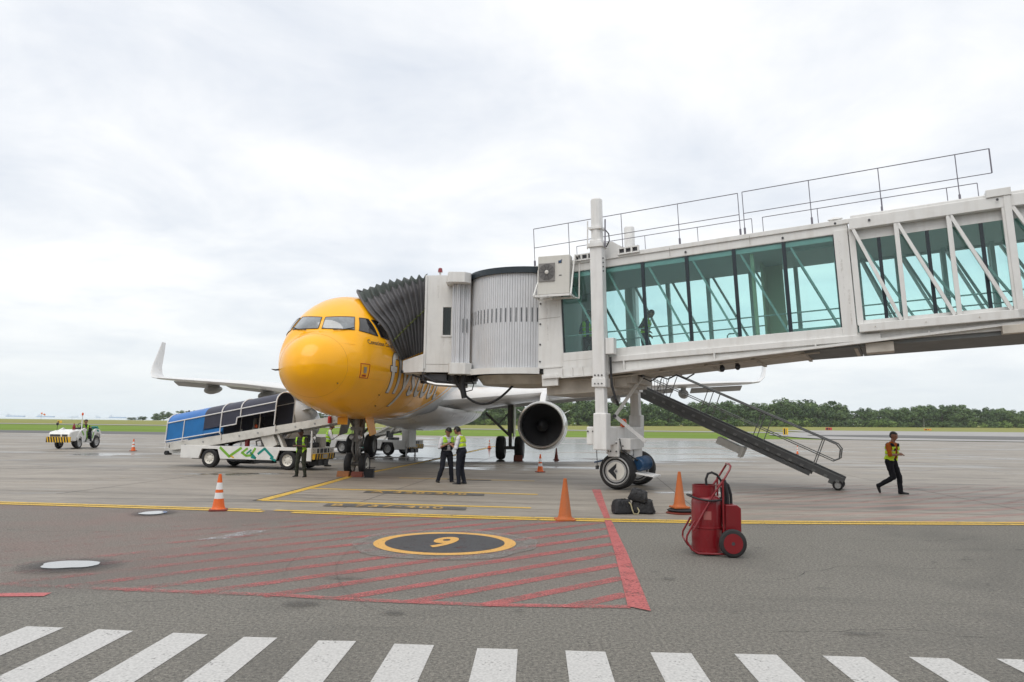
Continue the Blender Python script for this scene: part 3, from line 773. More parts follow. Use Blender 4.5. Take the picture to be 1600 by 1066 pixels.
for sg in (1, -1):
    surf_patch('windshield', [(1.43, .055, 4.82), (1.80, .80, 4.88), (1.43, .93, 4.45), (1.14, .055, 4.45)], wind_m, .014, sgn=sg, front=True)
    surf_patch('side_window', [(1.91, .89, 4.87), (2.18, 1.09, 4.87), (2.16, 1.41, 4.35), (1.53, 1.03, 4.44)], wind_d, .012, sgn=sg)
    surf_patch('side_window', [(2.28, 1.16, 4.86), (2.62, 1.34, 4.85), (2.72, 1.62, 4.30), (2.30, 1.46, 4.34)], wind_d, .012, sgn=sg)
    w_ = MB(); w_.tube([side_pt(1.13, 4.41, .02, sg) + Vector((.10 * sg, 0, 0)), side_pt(1.28, 4.44, .035, sg), side_pt(1.45, 4.50, .045, sg)], .012, 6); w_.build('wiper', black_p, air)
# cabin windows down the port side
for k in range(26):
    s_ = 7.2 + k * .53
    q = MB(); q.grid(lambda u, v: side_pt(s_ + .115 * cos(2 * pi * u) * v, 4.62 + .165 * sin(2 * pi * u) * v, .01), 12, 1, flip=True); q.build('cabin_window', wind_d, air)
# lettering along the side
def wrap_text(name, txt, s0, z0, size, mats, off, shear=0, sp=1.0, ofs=0.0, sx=1.0, rise=0.0, maxe=.14, parent=None):
    vs, fs = text_mesh(txt, size, shear, sp, ofs)
    bm = bmesh.new(); bv = [bm.verts.new(v) for v in vs]
    for f in fs:
        try: bm.faces.new([bv[i] for i in f])
        except ValueError: pass
    bmesh.ops.triangulate(bm, faces=bm.faces[:])
    for _ in range(4):
        es = [e for e in bm.edges if e.calc_length() > maxe]
        if not es: break
        bmesh.ops.subdivide_edges(bm, edges=es, cuts=1); bmesh.ops.triangulate(bm, faces=bm.faces[:])
    bm.verts.ensure_lookup_table()
    q = MB(); q.add([side_pt(s0 + v.co.x * sx, z0 + v.co.y + v.co.x * rise, off) for v in bm.verts], [tuple(v.index for v in f.verts) for f in bm.faces])
    bm.free(); return q.build(name, mats, parent or air)
lo = wrap_text('lettering', 'flyscoot', 3.10, 2.73, 1.72, letter_m, .014, -.36, 1.10, .012, 1.06, maxe=.12)
wrap_text('outline', 'flyscoot', 3.10, 2.73, 1.72, letter_o, .007, -.36, 1.10, .036, 1.06, maxe=.12, parent=lo)
wrap_text('small_lettering', 'Conscious Coup', 1.60, 4.07, .185, letter_o, .012, .1, 1.0, .002, 1.0, maxe=.08)
# service panel outlined in red
def pan(s0, s1, z0, z1): return [(s0, z1), (s1, z1), (s1, z0), (s0, z0)]
def loop_on(pl, off, n=8):
    pts = []
    for i in range(4):
        a, b = pl[i], pl[(i + 1) % 4]
        for k in range(n): f = k / n; pts.append(side_pt(a[0] + (b[0] - a[0]) * f, a[1] + (b[1] - a[1]) * f, off))
    return pts
redline = mat('red_line', (0.45, 0.04, 0.01), .5)
q = MB(); q.tube(loop_on([(1.20, 3.46), (1.60, 3.46), (1.66, 3.06), (1.25, 3.06)], .006), .011, 5, closed=True); q.build('access_panel_outline', redline, air)
q = MB(); q.grid(lambda u, v: side_pt(1.34 + .13 * u + .03 * (1 - v), 3.20 + .17 * v, .012), 4, 4, flip=True); q.build('access_panel_label', steel, air)
q = MB(); q.grid(lambda u, v: side_pt(1.33 + .2 * u, 3.10 + .05 * v, .01), 4, 2, flip=True); q.build('access_panel_caption', redline, air)
for s_, z_, r_ in ((.66, 2.86, .05), (2.9, 2.62, .05), (3.4, 2.3, .04)):
    q = MB(); c = side_pt(s_, z_, .0); q.tube([c, c + Vector((.05, -.10, -.02))], [.02, .008], 6); q.build('probe', dark_steel, air)
q = MB(); c = side_pt(.95, 3.25, .0, -1)
q.tube([c, c + Vector((-.11, .02, -.01)), c + Vector((-.14, -.16, -.0))], [.028, .024, .010], 7); q.build('probe', dark_steel, air)
# door surround hidden by the canopy
q = MB(); q.tube(loop_on([(4.62, 5.32), (5.45, 5.32), (5.45, 3.45), (4.62, 3.45)], .004), .012, 5, closed=True); q.build('door_outline', winfr_m, air)
# cargo door, open on the starboard side
# belly fairing
def bf(u, v):
    s_ = 9.8 + 11.4 * u; a = pi + pi * v; k = sin(pi * u) ** .42 if 0 < u < 1 else 0
    return Vector(((1.75 + .42 * k) * cos(a), s_, 2.45 + (.45 + .50 * k) * sin(a) - .10 * k))
q = MB(); q.grid(bf, 30, 24); o = q.build('belly_fairing', a_white, air, smooth=True)
# wings
AF = [(1, .0), (.8, .035), (.6, .058), (.4, .071), (.25, .068), (.12, .052), (.04, .030), (.01, .015), (0, 0), (.01, -.013), (.04, -.022), (.12, -.034), (.25, -.042), (.4, -.044), (.6, -.034), (.8, -.017)]
def wing(sg):
    st = [(1.2, 11.0, 7.6, 2.62, 1.35), (2.0, 11.45, 7.3, 2.70, 1.3), (4.0, 12.55, 5.9, 2.94, 1.15), (6.4, 13.8, 4.55, 3.22, 1.0), (9.0, 15.15, 3.75, 3.50, .92), (12.0, 16.7, 2.9, 3.72, .86), (14.5, 18.0, 2.25, 3.90, .8), (15.85, 19.0, 1.7, 4.0, .75)]
    q = MB(); vs = []
    for t_, le, ch, z_, th in st:
        for x, y in AF: vs.append((t_ * sg, le + x * ch, z_ + y * ch * th + (x - .4) * -.02 * ch))
    n = len(AF); fs = []
    for i in range(len(st) - 1):
        for k in range(n):
            f = (i * n + k, i * n + (k + 1) % n, (i + 1) * n + (k + 1) % n, (i + 1) * n + k)
            fs.append(f if sg > 0 else f[::-1])
    fs.append(tuple((len(st) - 1) * n + k for k in range(n)))
    q.add(vs, fs); w_ = q.build('wing', a_white, air, smooth=True)
    # blended tip fence
    sh = [(15.85, 19.0, 1.7, 4.0, .0), (16.3, 19.25, 1.45, 4.07, .35), (16.6, 19.6, 1.2, 4.32, .85), (16.75, 19.95, .98, 4.72, 1.25), (16.86, 20.6, .68, 5.55, 1.40), (16.95, 21.1, .40, 6.2, 1.42)]
    q = MB(); vs = []
    for t_, le, ch, z_, cant in sh:
        for x, y in AF:
            th = y * ch * .75
            vs.append(((t_ - th * sin(cant)) * sg, le + x * ch, z_ + th * cos(cant)))
    fs = []
    for i in range(len(sh) - 1):
        for k in range(n):
            f = (i * n + k, i * n + (k + 1) % n, (i + 1) * n + (k + 1) % n, (i + 1) * n + k)
            fs.append(f if sg > 0 else f[::-1])
    fs.append(tuple((len(sh) - 1) * n + k for k in range(n)))
    q.add(vs, fs); q.build('winglet', a_white, air, smooth=True)
    # flap track fairings
    for t_, s_, z_, ln, r_ in ((5.6, 17.2, 2.75, 2.2, .26), (9.0, 17.9, 3.08, 2.0, .25), (12.4, 18.7, 3.38, 1.8, .24)):
        q = MB(); pr = [(.02, 0), (.6, .10), (.95, .30), (1, .5), (.85, .75), (.45, .95), (.03, 1)]
        q.lathe([(r_ * a, -ln * .5 + ln * b) for a, b in pr], 14, (t_ * sg, s_, z_), (0, 1, .10)); o = q.build('flap_fairing', a_grey, air, smooth=True)
        q = MB(); q.box(t_ * sg - .05, t_ * sg + .05, s_ - .7, s_ + .6, z_, z_ + .38); q.build('pylon', a_grey, o)
    # drooped aileron and flap edge
    q = MB(); q.prism([(0, 0), (.5, -.20), (.5, -.16), (0, .05)], lambda a, b, d: Vector((sg * (12.9 + 2.7 * d), 19.55 + a + d * .75, 3.66 + b + d * .20)), 0, 1); q.build('aileron', a_grey, air)
    q = MB(); q.prism([(0, 0), (.7, -.14), (.7, -.10), (0, .08)], lambda a, b, d: Vector((sg * (2.4 + 9.6 * d), 18.3 + a + d * .95, 2.62 + b + d * 1.0)), 0, 1); q.build('flap', a_grey, air)
    return w_
wing(1); wing(-1)
# tail
def foil(name, st, m_, vertical=False):
    q = MB(); n = len(AF); vs = []
    for a, le, ch, b in st:
        for x, y in AF:
            vs.append((y * ch, le + x * ch, a) if vertical else (a, le + x * ch, b + y * ch * .8))
    fs = [(i * n + k, i * n + (k + 1) % n, (i + 1) * n + (k + 1) % n, (i + 1) * n + k) for i in range(len(st) - 1) for k in range(n)]
    fs.append(tuple((len(st) - 1) * n + k for k in range(n)))
    q.add(vs, fs); return q.build(name, m_, air, smooth=True, fix=True)
foil('tail_fin', [(5.7, 29.6, 6.0, 0), (11.76, 34.2, 2.2, 0)], mat('fin_yellow', (0.86, 0.37, 0.006), .35, coat=.5), True)
foil('tailplane', [(.6, 31.8, 4.2, 5.0), (6.2, 34.6, 1.6, 5.55)], a_white)
foil('tailplane', [(-.6, 31.8, 4.2, 5.0), (-6.2, 34.6, 1.6, 5.55)], a_white)
# engines
def engine(sg):
    c = Vector((5.75 * sg, 11.3, 1.74))
    outer = [(.87, .02), (.93, -.05), (.96, -.02), (.985, .08), (1.01, .35), (1.04, .9), (1.05, 1.5), (1.02, 2.3), (.92, 3.1), (.84, 3.5)]
    q = MB(); q.lathe(outer[3:], 44, c, (0, 1, -.02), cap=False); nac = q.build('nacelle', a_white, air, smooth=True)
    q = MB(); q.lathe([(.845, .30), (.848, .12), (.86, .02), (.89, -.05), (.93, -.045), (.965, .02), (.986, .085), (.992, .22)], 44, c, (0, 1, -.02), cap=False); q.build('inlet_lip', lip_m, nac, smooth=True)
    q = MB(); q.lathe([(.845, .28), (.85, .6), (.86, 1.05), (.30, 1.12)], 44, c, (0, 1, -.02), cap=False); q.build('inlet_duct', dark_in, nac, smooth=True)
    q = MB(); q.lathe([(.02, .62), (.12, .70), (.22, .86), (.27, 1.05)], 20, c, (0, 1, -.02)); q.build('spinner', dark_steel, nac, smooth=True)
    q = MB(); q.tube([c + Vector((.03 * cos(a) * a * .35, .66 + a * .02, .03 * sin(a) * a * .35)) for a in [k * .5 for k in range(13)]], .008, 5); q.build('spinner_mark', steel, nac)
    bl = None
    for k in range(24):
        a = 2 * pi * k / 24
        if bl is None:
            m_ = MB()
            def bfn(u, v):
                r = .26 + .575 * u; tw = R(25 + 35 * u); w = .085 + .07 * u
                x = (v - .5) * w * 2
                return Vector((r, .98 + x * cos(tw) * .7, x * sin(tw)))
            m_.grid(bfn, 5, 2); bl = m_.build('fan_blade', fan_m, nac, smooth=True); o = bl
        else:
            o = bl.copy(); COL.objects.link(o); o.parent = nac
        o.location = c; o.rotation_euler = (0, -a, 0)
    q = MB(); q.lathe([(.62, 3.0), (.6, 3.6), (.5, 4.2), (.38, 4.5)], 28, c, (0, 1, -.02)); q.build('core_exhaust', dark_steel, nac, smooth=True)
    q = MB(); q.prism([(0, 1.02), (.6, 1.32), (1.9, 1.62), (4.2, 1.72), (4.2, 1.2), (3.0, .95), (1.0, 1.0)], lambda a, b, d: c + Vector((d, a + .7, b - .02)), -.13, .13); q.build('pylon', a_white, nac, bevel=.04)
    q = MB(); s2 = -1 * sg
    for sgn in (1, -1):
        q.prism([(0, 0), (.7, .30), (1.0, .30), (1.0, 0)], lambda a, b, d: c + Vector((sgn * (1.0 * cos(.5) + b * cos(.5)) + d, .9 + a, .5 + b * .55)), -.012, .012)
    q.build('strake', a_white, nac)
engine(1); engine(-1)
# landing gear
def wheel_mb(c, ax, r, w, n=28):
    t_ = MB(); t_.lathe([(r * .60, -w / 2), (r * .86, -w / 2), (r * .96, -w * .38), (r, -w * .2), (r, w * .2), (r * .96, w * .38), (r * .86, w / 2), (r * .60, w / 2)], n, c, ax, cap=False)
    h = MB(); h.lathe([(.01, -w * .28), (r * .22, -w * .30), (r * .30, -w * .22), (r * .48, -w * .25), (r * .60, -w * .46), (r * .61, -w * .40), (r * .61, w * .40), (r * .60, w * .46), (r * .48, w * .25), (r * .30, w * .22), (r * .22, w * .30), (.01, w * .28)], n, c, ax)
    return t_, h
def gear_wheel(parent, c, ax, r, w, hub):
    t_, h = wheel_mb(c, ax, r, w); o = t_.build('wheel', tyre_m, parent, smooth=True); h.build('rim', hub, o, smooth=True); return o
ng = bpy.data.objects.new('nose_gear', None); COL.objects.link(ng); ng.parent = air
q = MB(); S0 = 5.07
q.tube([(0, S0 - .15, 1.98), (0, S0 - .05, 1.25)], .13, 12).tube([(0, S0 - .05, 1.25), (0, S0, .45)], .075, 12)
q.lathe([(.16, 0), (.18, .1), (.15, .25)], 12, (0, S0 - .05, 1.12))
q.build('strut', gear_m, ng, smooth=True)
q = MB(); q.tube([(-.33, S0, .38), (.33, S0, .38)], .06, 10); q.build('axle', gear_m, ng)
q = MB()
for sx in (-1, 1): q.tube([(sx * .30, S0 - .1, 1.95), (sx * .06, S0 - .05, 1.45)], .045, 8)
q.tube([(0, S0 + .6, 1.95), (0, S0, 1.2)], .05, 8)
q.tube([(-.12, S0 - .12, 1.2), (-.1, S0 - .3, .85), (-.03, S0 - .08, .5)], .03, 6).tube([(.12, S0 - .12, 1.2), (.1, S0 - .3, .85), (.03, S0 - .08, .5)], .03, 6)
q.box(-.2, .2, S0 - .22, S0 - .1, 1.5, 1.62)
q.tube([(.14, S0 - .1, 1.9), (.18, S0 - .16, 1.3), (.10, S0 - .1, .6)], .018, 6).tube([(-.16, S0 - .1, 1.9), (-.15, S0 - .2, 1.3), (-.08, S0 - .1, .5)], .015, 6)
q.build('brace', gear_m, ng, smooth=True)
for sx in (-1, 1):
    gear_wheel(ng, (sx * .25, S0, .38), (1, 0, 0), .38, .22, rim_m)
    q = MB(); q.lathe([(.085, 0), (.09, -.04), (.06, -.1)], 12, (sx * .14, S0 - .2, 1.28), (0, 1, 0)); q.build('taxi_light', mat('lamp_glass', (.6, .6, .6), .1, metal=.6), ng)
    q = MB(); q.prism([(0, 0), (.9, .0), (.85, -.55), (.1, -.62)], lambda a, b, d: Vector((sx * (.36 + d - b * .25), S0 - .5 + a, 1.95 + b)), 0, .03)
    q.build('gear_door', mat('fin_yellow', (0.86, 0.37, 0.006), .35) if sx > 0 else gear_m, ng)
q = MB(); q.box(-.20, .42 - .3, S0 - 1.55, S0 - 1.5, 1.70, 1.93); q.build('gear_door', MATS['fin_yellow'], ng)
for sg in (1, -1):
    mg = bpy.data.objects.new('main_gear', None); COL.objects.link(mg); mg.parent = air
    S1, T1 = 17.71, 3.795 * sg
    q = MB(); q.tube([(T1, S1, 2.75), (T1, S1, 1.3)], .14, 12).tube([(T1, S1, 1.3), (T1, S1, .6)], .085, 12); q.build('strut', gear_m, mg, smooth=True)
    q = MB(); q.tube([(T1, S1, 1.15), (T1 - 1.25 * sg, S1 - .1, 2.30)], .065, 8).tube([(T1 - .62 * sg, S1 - .05, 1.72), (T1, S1, 2.4)], .035, 8)
    q.tube([(T1, S1 + .1, 1.3), (T1, S1 + .38, .95), (T1, S1 + .08, .62)], .035, 6)
    q.tube([(T1 + .12 * sg, S1 - .1, 2.6), (T1 + .16 * sg, S1 - .1, 1.0)], .02, 6); q.build('brace', gear_m, mg, smooth=True)
    q = MB(); q.tube([(T1 - .5, S1, .585), (T1 + .5, S1, .585)], .085, 10); q.build('axle', gear_m, mg)
    for sx in (-1, 1): gear_wheel(mg, (T1 + sx * .465, S1, .585), (1, 0, 0), .585, .42, rim_grey)
    q = MB(); q.prism([(-.45, 2.75), (.45, 2.75), (.4, 1.15), (-.4, 1.15)], lambda a, b, d: Vector((T1 + sg * (.2 + d), S1 + a, b)), 0, .03); q.build('gear_door', a_white, mg)
# wheel chocks (lie on the ground)
def chock(name, label, t0, s0, w, m_, h=.2):
    q = MB(); q.prism([(-.14, 0), (.14, 0), (.05, h), (-.05, h)], lambda a, b, d: Vector((d, a, b)), -w / 2, w / 2)
    o = q.build(name, m_, bevel=.01); p = A_MW @ Vector((t0, s0, 0)); o.location = p; o.rotation_euler = (0, 0, -PSI)
    tag(o, label, 'chock', 'wheel chocks at the aircraft tyres'); return o
chock('wheel_chock', 'orange brown wooden chock at the nose wheel beside the belt loader', -.27, 4.52, .40, chock_m, .18)
chock('wheel_chock', 'dark red wooden chock at the nose wheel beside the black box', .20, 4.52, .38, chock_r, .17)
chock('wheel_chock', 'small red chock in front of the main wheels next to the engine', 4.27, 16.95, .42, chock_r, .26)
q = MB(); q.box(-.14, .14, -.12, .12, 0, .28).tube([(-.12, 0, .28), (-.05, 0, .33), (.1, 0, .31), (.2, -.06, .33)], .012, 6)
o = q.build('black_box', bag_m, bevel=.02); o.location = A_MW @ Vector((.63, 4.42, 0)); tag(o, 'small black equipment box on the ground beside the nose wheel chocks', 'box')
# ------------------------------------------------------------------ boarding bridge
BP = Vector((2.55, 20.75, 0)); BT = R(27)
J_MW = Matrix.Translation(BP) @ Matrix.Rotation(-BT, 4, 'Z')
bridge = thing('boarding_bridge', 'white glazed passenger boarding bridge docked at the yellow airliner', 'boarding bridge', BP, -BT)
JA = J_MW.inverted() @ A_MW                 # aircraft frame -> bridge frame
JW = J_MW.inverted()
SB, CB = sin(R(3.15)), cos(R(3.15))
def T3(u, w, v): return Vector((u - (v - 5) * SB, w, 5 + u * SB + (v - 5) * CB))
AXU, AXW, AXV = Vector((CB, 0, SB)), Vector((0, 1, 0)), Vector((-SB, 0, CB))
def tbox(mb, u0, u1, w0, w1, v0, v1):
    return mb.obox(T3((u0 + u1) / 2, (w0 + w1) / 2, (v0 + v1) / 2), AXU * (u1 - u0) / 2, AXW * (w1 - w0) / 2, AXV * (v1 - v0) / 2)
def tbeam(mb, a, b, w, h, up=(0, 1, 0)): return mb.beam(T3(*a), T3(*b), w, h, up)
UI = 6.42; UE = 21.6
# roofs
q = MB(); tbox(q, -2.05, UI, .0, 2.8, 6.22, 6.53); q.build('roof', white_br, bridge, bevel=.02)
q = MB(); tbox(q, -2.05, UI + .1, -.04, .05, 6.44, 6.56); tbox(q, -2.05, UI, 2.75, 2.84, 6.44, 6.56); q.build('roof_edge', white_br, bridge, bevel=.01)
q = MB(); tbox(q, UI + .06, UE, -.14, 2.94, 6.44, 6.60); q.build('roof', white_br, bridge, bevel=.02)
q = MB(); tbox(q, UI + .02, UE, -.20, -.02, 6.24, 6.52); tbox(q, UI + .02, UE, 2.82, 3.0, 6.24, 6.52); q.build('top_chord', white_br, bridge, bevel=.015)
q = MB(); tbox(q, UI + .1, UE, -.01, .05, 6.0, 6.25); tbox(q, UI + .1, UE, 2.75, 2.81, 6.0, 6.25); q.build('window_header', white_br, bridge)
# floors, sills and beams
q = MB(); tbox(q, -2.05, UI, .05, 2.75, 3.40, 3.50); tbox(q, UI, UE, .05, 2.75, 3.40, 3.50); q.build('floor', floor_m, bridge)
q = MB(); tbox(q, -1.3, UI, -.02, .10, 3.66, 3.90); tbox(q, -1.3, UI, 2.70, 2.82, 3.66, 3.90); q.build('window_sill', white_br, bridge, bevel=.01)
q = MB(); tbox(q, .1, 6.9, -.10, .10, 3.52, 3.67); tbox(q, .1, 6.9, 2.70, 2.9, 3.52, 3.67); q.build('sill_ledge', white_br, bridge, bevel=.01)
def vb(u): return 3.20 + .0425 * min(max(u - .2, 0), 10.0)
US = [-1.9, .2, 3.5, 6.5, 8.5, 10.2, UE]
def tstrip(mb, w0, w1, lo, hi):
    pl = [(u, lo(u)) for u in US] + [(u, hi(u)) for u in US[::-1]]
    for i in range(len(US) - 1):
        u0, u1 = US[i], US[i + 1]
        mb.prism([(u0, lo(u0)), (u1, lo(u1)), (u1, hi(u1)), (u0, hi(u0))], lambda a_, b_, d: T3(a_, d, b_), w0, w1)
q = MB(); tstrip(q, -.03, .06, lambda u: vb(u) + .06, lambda u: max(3.50, vb(u) + .10)); tstrip(q, -.12, .14, vb, lambda u: vb(u) + .06); tstrip(q, 2.74, 2.83, lambda u: vb(u) + .06, lambda u: max(3.50, vb(u) + .10)); q.build('floor_beam', white_br, bridge, fix=True)
q = MB(); tbox(q, UI + .02, UE, -.22, .0, 3.72, 3.92); tbox(q, UI + .02, UE, 2.8, 3.02, 3.72, 3.92); q.build('bottom_chord', white_br, bridge, bevel=.012)
q = MB(); tbox(q, UI + .02, UE, -.03, .04, 3.92, 4.02); tbox(q, UI + .02, UE, 2.76, 2.83, 3.92, 4.02); q.build('window_sill', white_br, bridge)
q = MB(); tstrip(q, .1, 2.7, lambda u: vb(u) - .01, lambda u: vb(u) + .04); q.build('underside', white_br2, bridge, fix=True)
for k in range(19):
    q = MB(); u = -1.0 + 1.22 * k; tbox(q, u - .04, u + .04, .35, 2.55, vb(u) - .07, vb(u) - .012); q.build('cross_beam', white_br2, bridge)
for k in range(9):
    q = MB(); u = .55 + k * 2.45; tbox(q, u - .02, u + .02, -.118, -.032, vb(u) + .062, max(3.515, vb(u) + .10)); q.build('web_stiffener', white_br, bridge)
q = MB(); tbox(q, -2.05, UE, -.015, .05, 3.50, 3.73); tbox(q, -2.05, UE, 2.75, 2.81, 3.50, 3.73); q.build('lower_panel', white_br, bridge)
q = MB(); tbox(q, -1.95, .1, .25, 2.5, 2.74, 3.18); tbox(q, .1, .45, .35, 2.3, 2.85, 3.18); tbox(q, .45, .62, .35, 2.3, 2.95, 3.18); q.build('service_box', white_br2, bridge, bevel=.01)
q = MB(); tbox(q, -1.95, -1.45, -.06, .04, 2.98, 3.32); q.build('side_bracket', white_br, bridge, bevel=.01)
q = MB(); tbox(q, -1.28, .05, -.16, -.125, 3.21, 3.42)
for k in range(5): tbox(q, -1.28 + .31 * k, -1.24 + .31 * k, -.20, -.12, 3.20, 3.44)
tbox(q, -1.28, .05, -.22, -.12, 3.17, 3.20); q.build('beam_ladder', white_br, bridge)
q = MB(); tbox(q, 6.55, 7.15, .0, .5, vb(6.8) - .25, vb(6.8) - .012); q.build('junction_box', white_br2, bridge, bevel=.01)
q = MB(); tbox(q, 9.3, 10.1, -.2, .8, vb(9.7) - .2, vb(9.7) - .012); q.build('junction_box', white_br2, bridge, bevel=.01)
# solid wall at the rotunda end, both sides, with panel seams
for w0, w1 in ((-.02, .06), (2.74, 2.82)):
    q = MB(); tbox(q, -2.08, -1.26, w0, w1, 3.50, 6.22); o = q.build('wall_panel', white_br, bridge, bevel=.008)
q = MB(); tbox(q, -2.10, -1.3, -.05, .0, 3.50, 3.54); q.build('wall_trim', white_br, bridge)
q = MB(); tbox(q, -2.15, -2.05, .0, .35, 3.4, 6.4); tbox(q, -2.15, -2.05, 2.45, 2.8, 3.4, 6.4); q.build('end_frame', white_br, bridge)
# posts between the sections
for w0, w1 in ((-.05, .09), (2.71, 2.85)):
    q = MB(); tbox(q, 6.08, 6.40, w0, w1, 3.66, 6.30); q.build('corner_post', white_br, bridge, bevel=.01)
    q = MB(); tbox(q, 6.42, 6.56, w0 - .03, w1, 3.9, 6.30); q.build('corner_post', white_br, bridge, bevel=.01)
# glazing: inner section bays
bays = [(-1.25, 0.03), (.03, 1.20), (1.20, 2.42), (2.42, 3.66), (3.66, 4.90), (4.90, 6.10)]
for (a, b) in bays:
    for w_, gm in ((.045, glass_t), (2.755, glass_far)):
        q = MB(); tbox(q, a + .03, b - .03, w_ - .006, w_ + .006, 3.90, 6.22); q.build('glass_pane', gm, bridge)
    if a > -1: pass
for u in (-1.25, .03, 1.20, 2.42, 3.66, 4.90, 6.08):
    for w_ in (.045, 2.755):
        q = MB(); wd = .045 if u > 0 and u < 6 else .025
        if w_ > 1: wd = .03
        tbox(q, u - wd, u + wd, w_ - .03, w_ + .03, 3.90, 6.22); q.build('mullion', mullion_m if w_ < 1 else int_fr, bridge)
for (a, b) in bays:
    q = MB(); tbeam(q, (a + .10, .16, 6.2), (b - .06, .16, 3.9), .05, .085); q.build('diagonal_brace', int_fr, bridge)
    q = MB(); tbeam(q, (a + .10, 2.62, 6.2), (b - .06, 2.62, 3.9), .06, .10); q.build('diagonal_brace', int_fr, bridge)
    q = MB(); tbox(q, b - .06, b + .05, 2.56, 2.68, 3.9, 6.22); q.build('inner_post', int_fr, bridge)
# outer section: truss in front of the glass
ob = [(6.50, 7.46), (7.46, 8.54), (8.54, 9.62)] + [(9.62 + .12 + 1.2 * k, 9.74 + 1.2 * (k + 1)) for k in range(9)]
for i, (a, b) in enumerate(ob):
    for w_, gm in ((.02, glass_t), (2.78, glass_far)):
        q = MB(); tbox(q, a + .02, b - .02, w_ - .006, w_ + .006, 4.02, 6.02); q.build('glass_pane', gm, bridge)
    for w0, w1 in ((-.19, -.09), (2.89, 2.99)):
        q = MB(); tbox(q, b - .055, b + .045, w0, w1, 3.92, 6.26); q.build('truss_post', white_br, bridge, bevel=.005)
        q = MB(); tbeam(q, (a + .03, (w0 + w1) / 2, 6.25), (b - .10, (w0 + w1) / 2, 3.93), .075, .10); q.build('truss_diagonal', white_br, bridge)
    q = MB(); m_ = (a + b) / 2 + .0; tbox(q, m_ - .04 + .08, m_ + .04 + .08, -.005, .07, 4.02, 6.02); q.build('mullion', mullion_m, bridge)
    q = MB(); tbeam(q, (a + .10, .35, 6.1), (b + .25, .35, 3.9), .05, .09); q.build('diagonal_brace', int_fr, bridge)
    q = MB(); tbeam(q, (a + .10, 2.5, 6.1), (b - .0, 2.5, 3.9), .06, .09); q.build('diagonal_brace', int_fr, bridge)
    q = MB(); tbox(q, b - .05, b + .05, 2.45, 2.55, 3.9, 6.1); q.build('inner_post', int_fr, bridge)
q = MB(); tbox(q, 9.62, 9.76, -.22, -.04, 3.72, 6.64); q.build('end_frame', white_br, bridge, bevel=.01)
q = MB(); tbox(q, 9.3, 9.78, -.24, .1, 6.50, 6.68); q.build('roof_cap', white_br, bridge, bevel=.01)
# beige sleeve and inner portal seen through the glass
q = MB(); tbox(q, 4.02, 4.12, .25, .30, 3.5, 6.2); tbox(q, 4.12, 4.60, 2.1, 2.18, 3.5, 6.2); tbox(q, 4.10, 4.16, 1.4, 2.1, 3.5, 6.2); q.build('inner_portal', curtain_m, bridge, bevel=.02)
q = MB()
for (u0, u1, v0, v1) in ((4.80, 4.88, 3.9, 6.2), (6.02, 6.10, 3.9, 6.2), (4.88, 6.02, 6.02, 6.2), (4.88, 6.02, 3.9, 4.02)): tbox(q, u0, u1, .42, .50, v0, v1)
q.build('inner_portal', int_fr, bridge)
q = MB(); tbox(q, -2.0, UI, .08, 2.72, 6.08, 6.20); tbox(q, UI, UE, .08, 2.72, 6.06, 6.2); q.build('ceiling', ceil_m, bridge)
for w_, vs_ in ((.30, (4.42,)), (2.42, (4.46, 4.10, 3.80))):
    for v_ in vs_:
        q = MB(); q.tube([T3(-1.3, w_, v_), T3(6.0, w_, v_), T3(UE - .2, w_, v_)], .018, 6); q.build('handrail', int_fr, bridge)
q = MB(); q.tube([T3(3.35, 1.9, 4.25), T3(3.05, 1.9, 4.25), T3(3.0, 1.9, 4.20), T3(3.0, 1.9, 3.98), T3(3.05, 1.9, 3.93), T3(3.35, 1.9, 3.93)], .02, 6); q.build('handrail', int_fr, bridge)
# roof railings
def rail_run(w_, posts, top, mid, us, name='roof_railing'):
    q = MB()
    for k in range(len(us)):
        a, b = us[k]
        q.tube([T3(a, w_, top), T3(b, w_, top)], .011, 6).tube([T3(a, w_, mid), T3(b, w_, mid)], .010, 6)
    o = q.build(name, rail_m, bridge)
    for u in posts:
        p = MB(); p.tube([T3(u, w_, 6.54), T3(u, w_, top)], .011, 6); p.build('post', rail_m, o)
        p = MB(); tbox(p, u - .024, u + .024, w_ - .024, w_ + .024, 6.53, 6.74); p.build('post_socket', rail_m, o)
rail_run(.06, [-2.07, -.95, -.05, .66, 2.27, 3.87], 7.71, 7.13, [(-2.07, 3.87)])
rail_run(.02, [3.99, 5.62, 7.20, 8.82], 7.71, 7.13, [(3.99, 9.50)])
q = MB(); q.tube([T3(9.50, .02, 7.71), T3(9.50, .02, 7.13)], .016, 6); q.build('roof_railing', rail_m, bridge)
rail_run(2.7, [-1.75, .55, 2.2, 3.8], 7.71, 7.15, [(-1.75, 3.8)])
rail_run(2.74, [4.1, 5.6, 7.25, 8.8, 9.5], 7.71, 7.15, [(4.1, 9.5)])
q = MB(); q.lathe([(.14, 0), (.16, .03), (.10, .09), (.02, .11)], 12, T3(6.15, .1, 6.56)); q.tube([T3(5.98, .0, 6.6), T3(6.32, .0, 6.6)], .02, 6); q.build('roof_beacon', white_br, bridge)
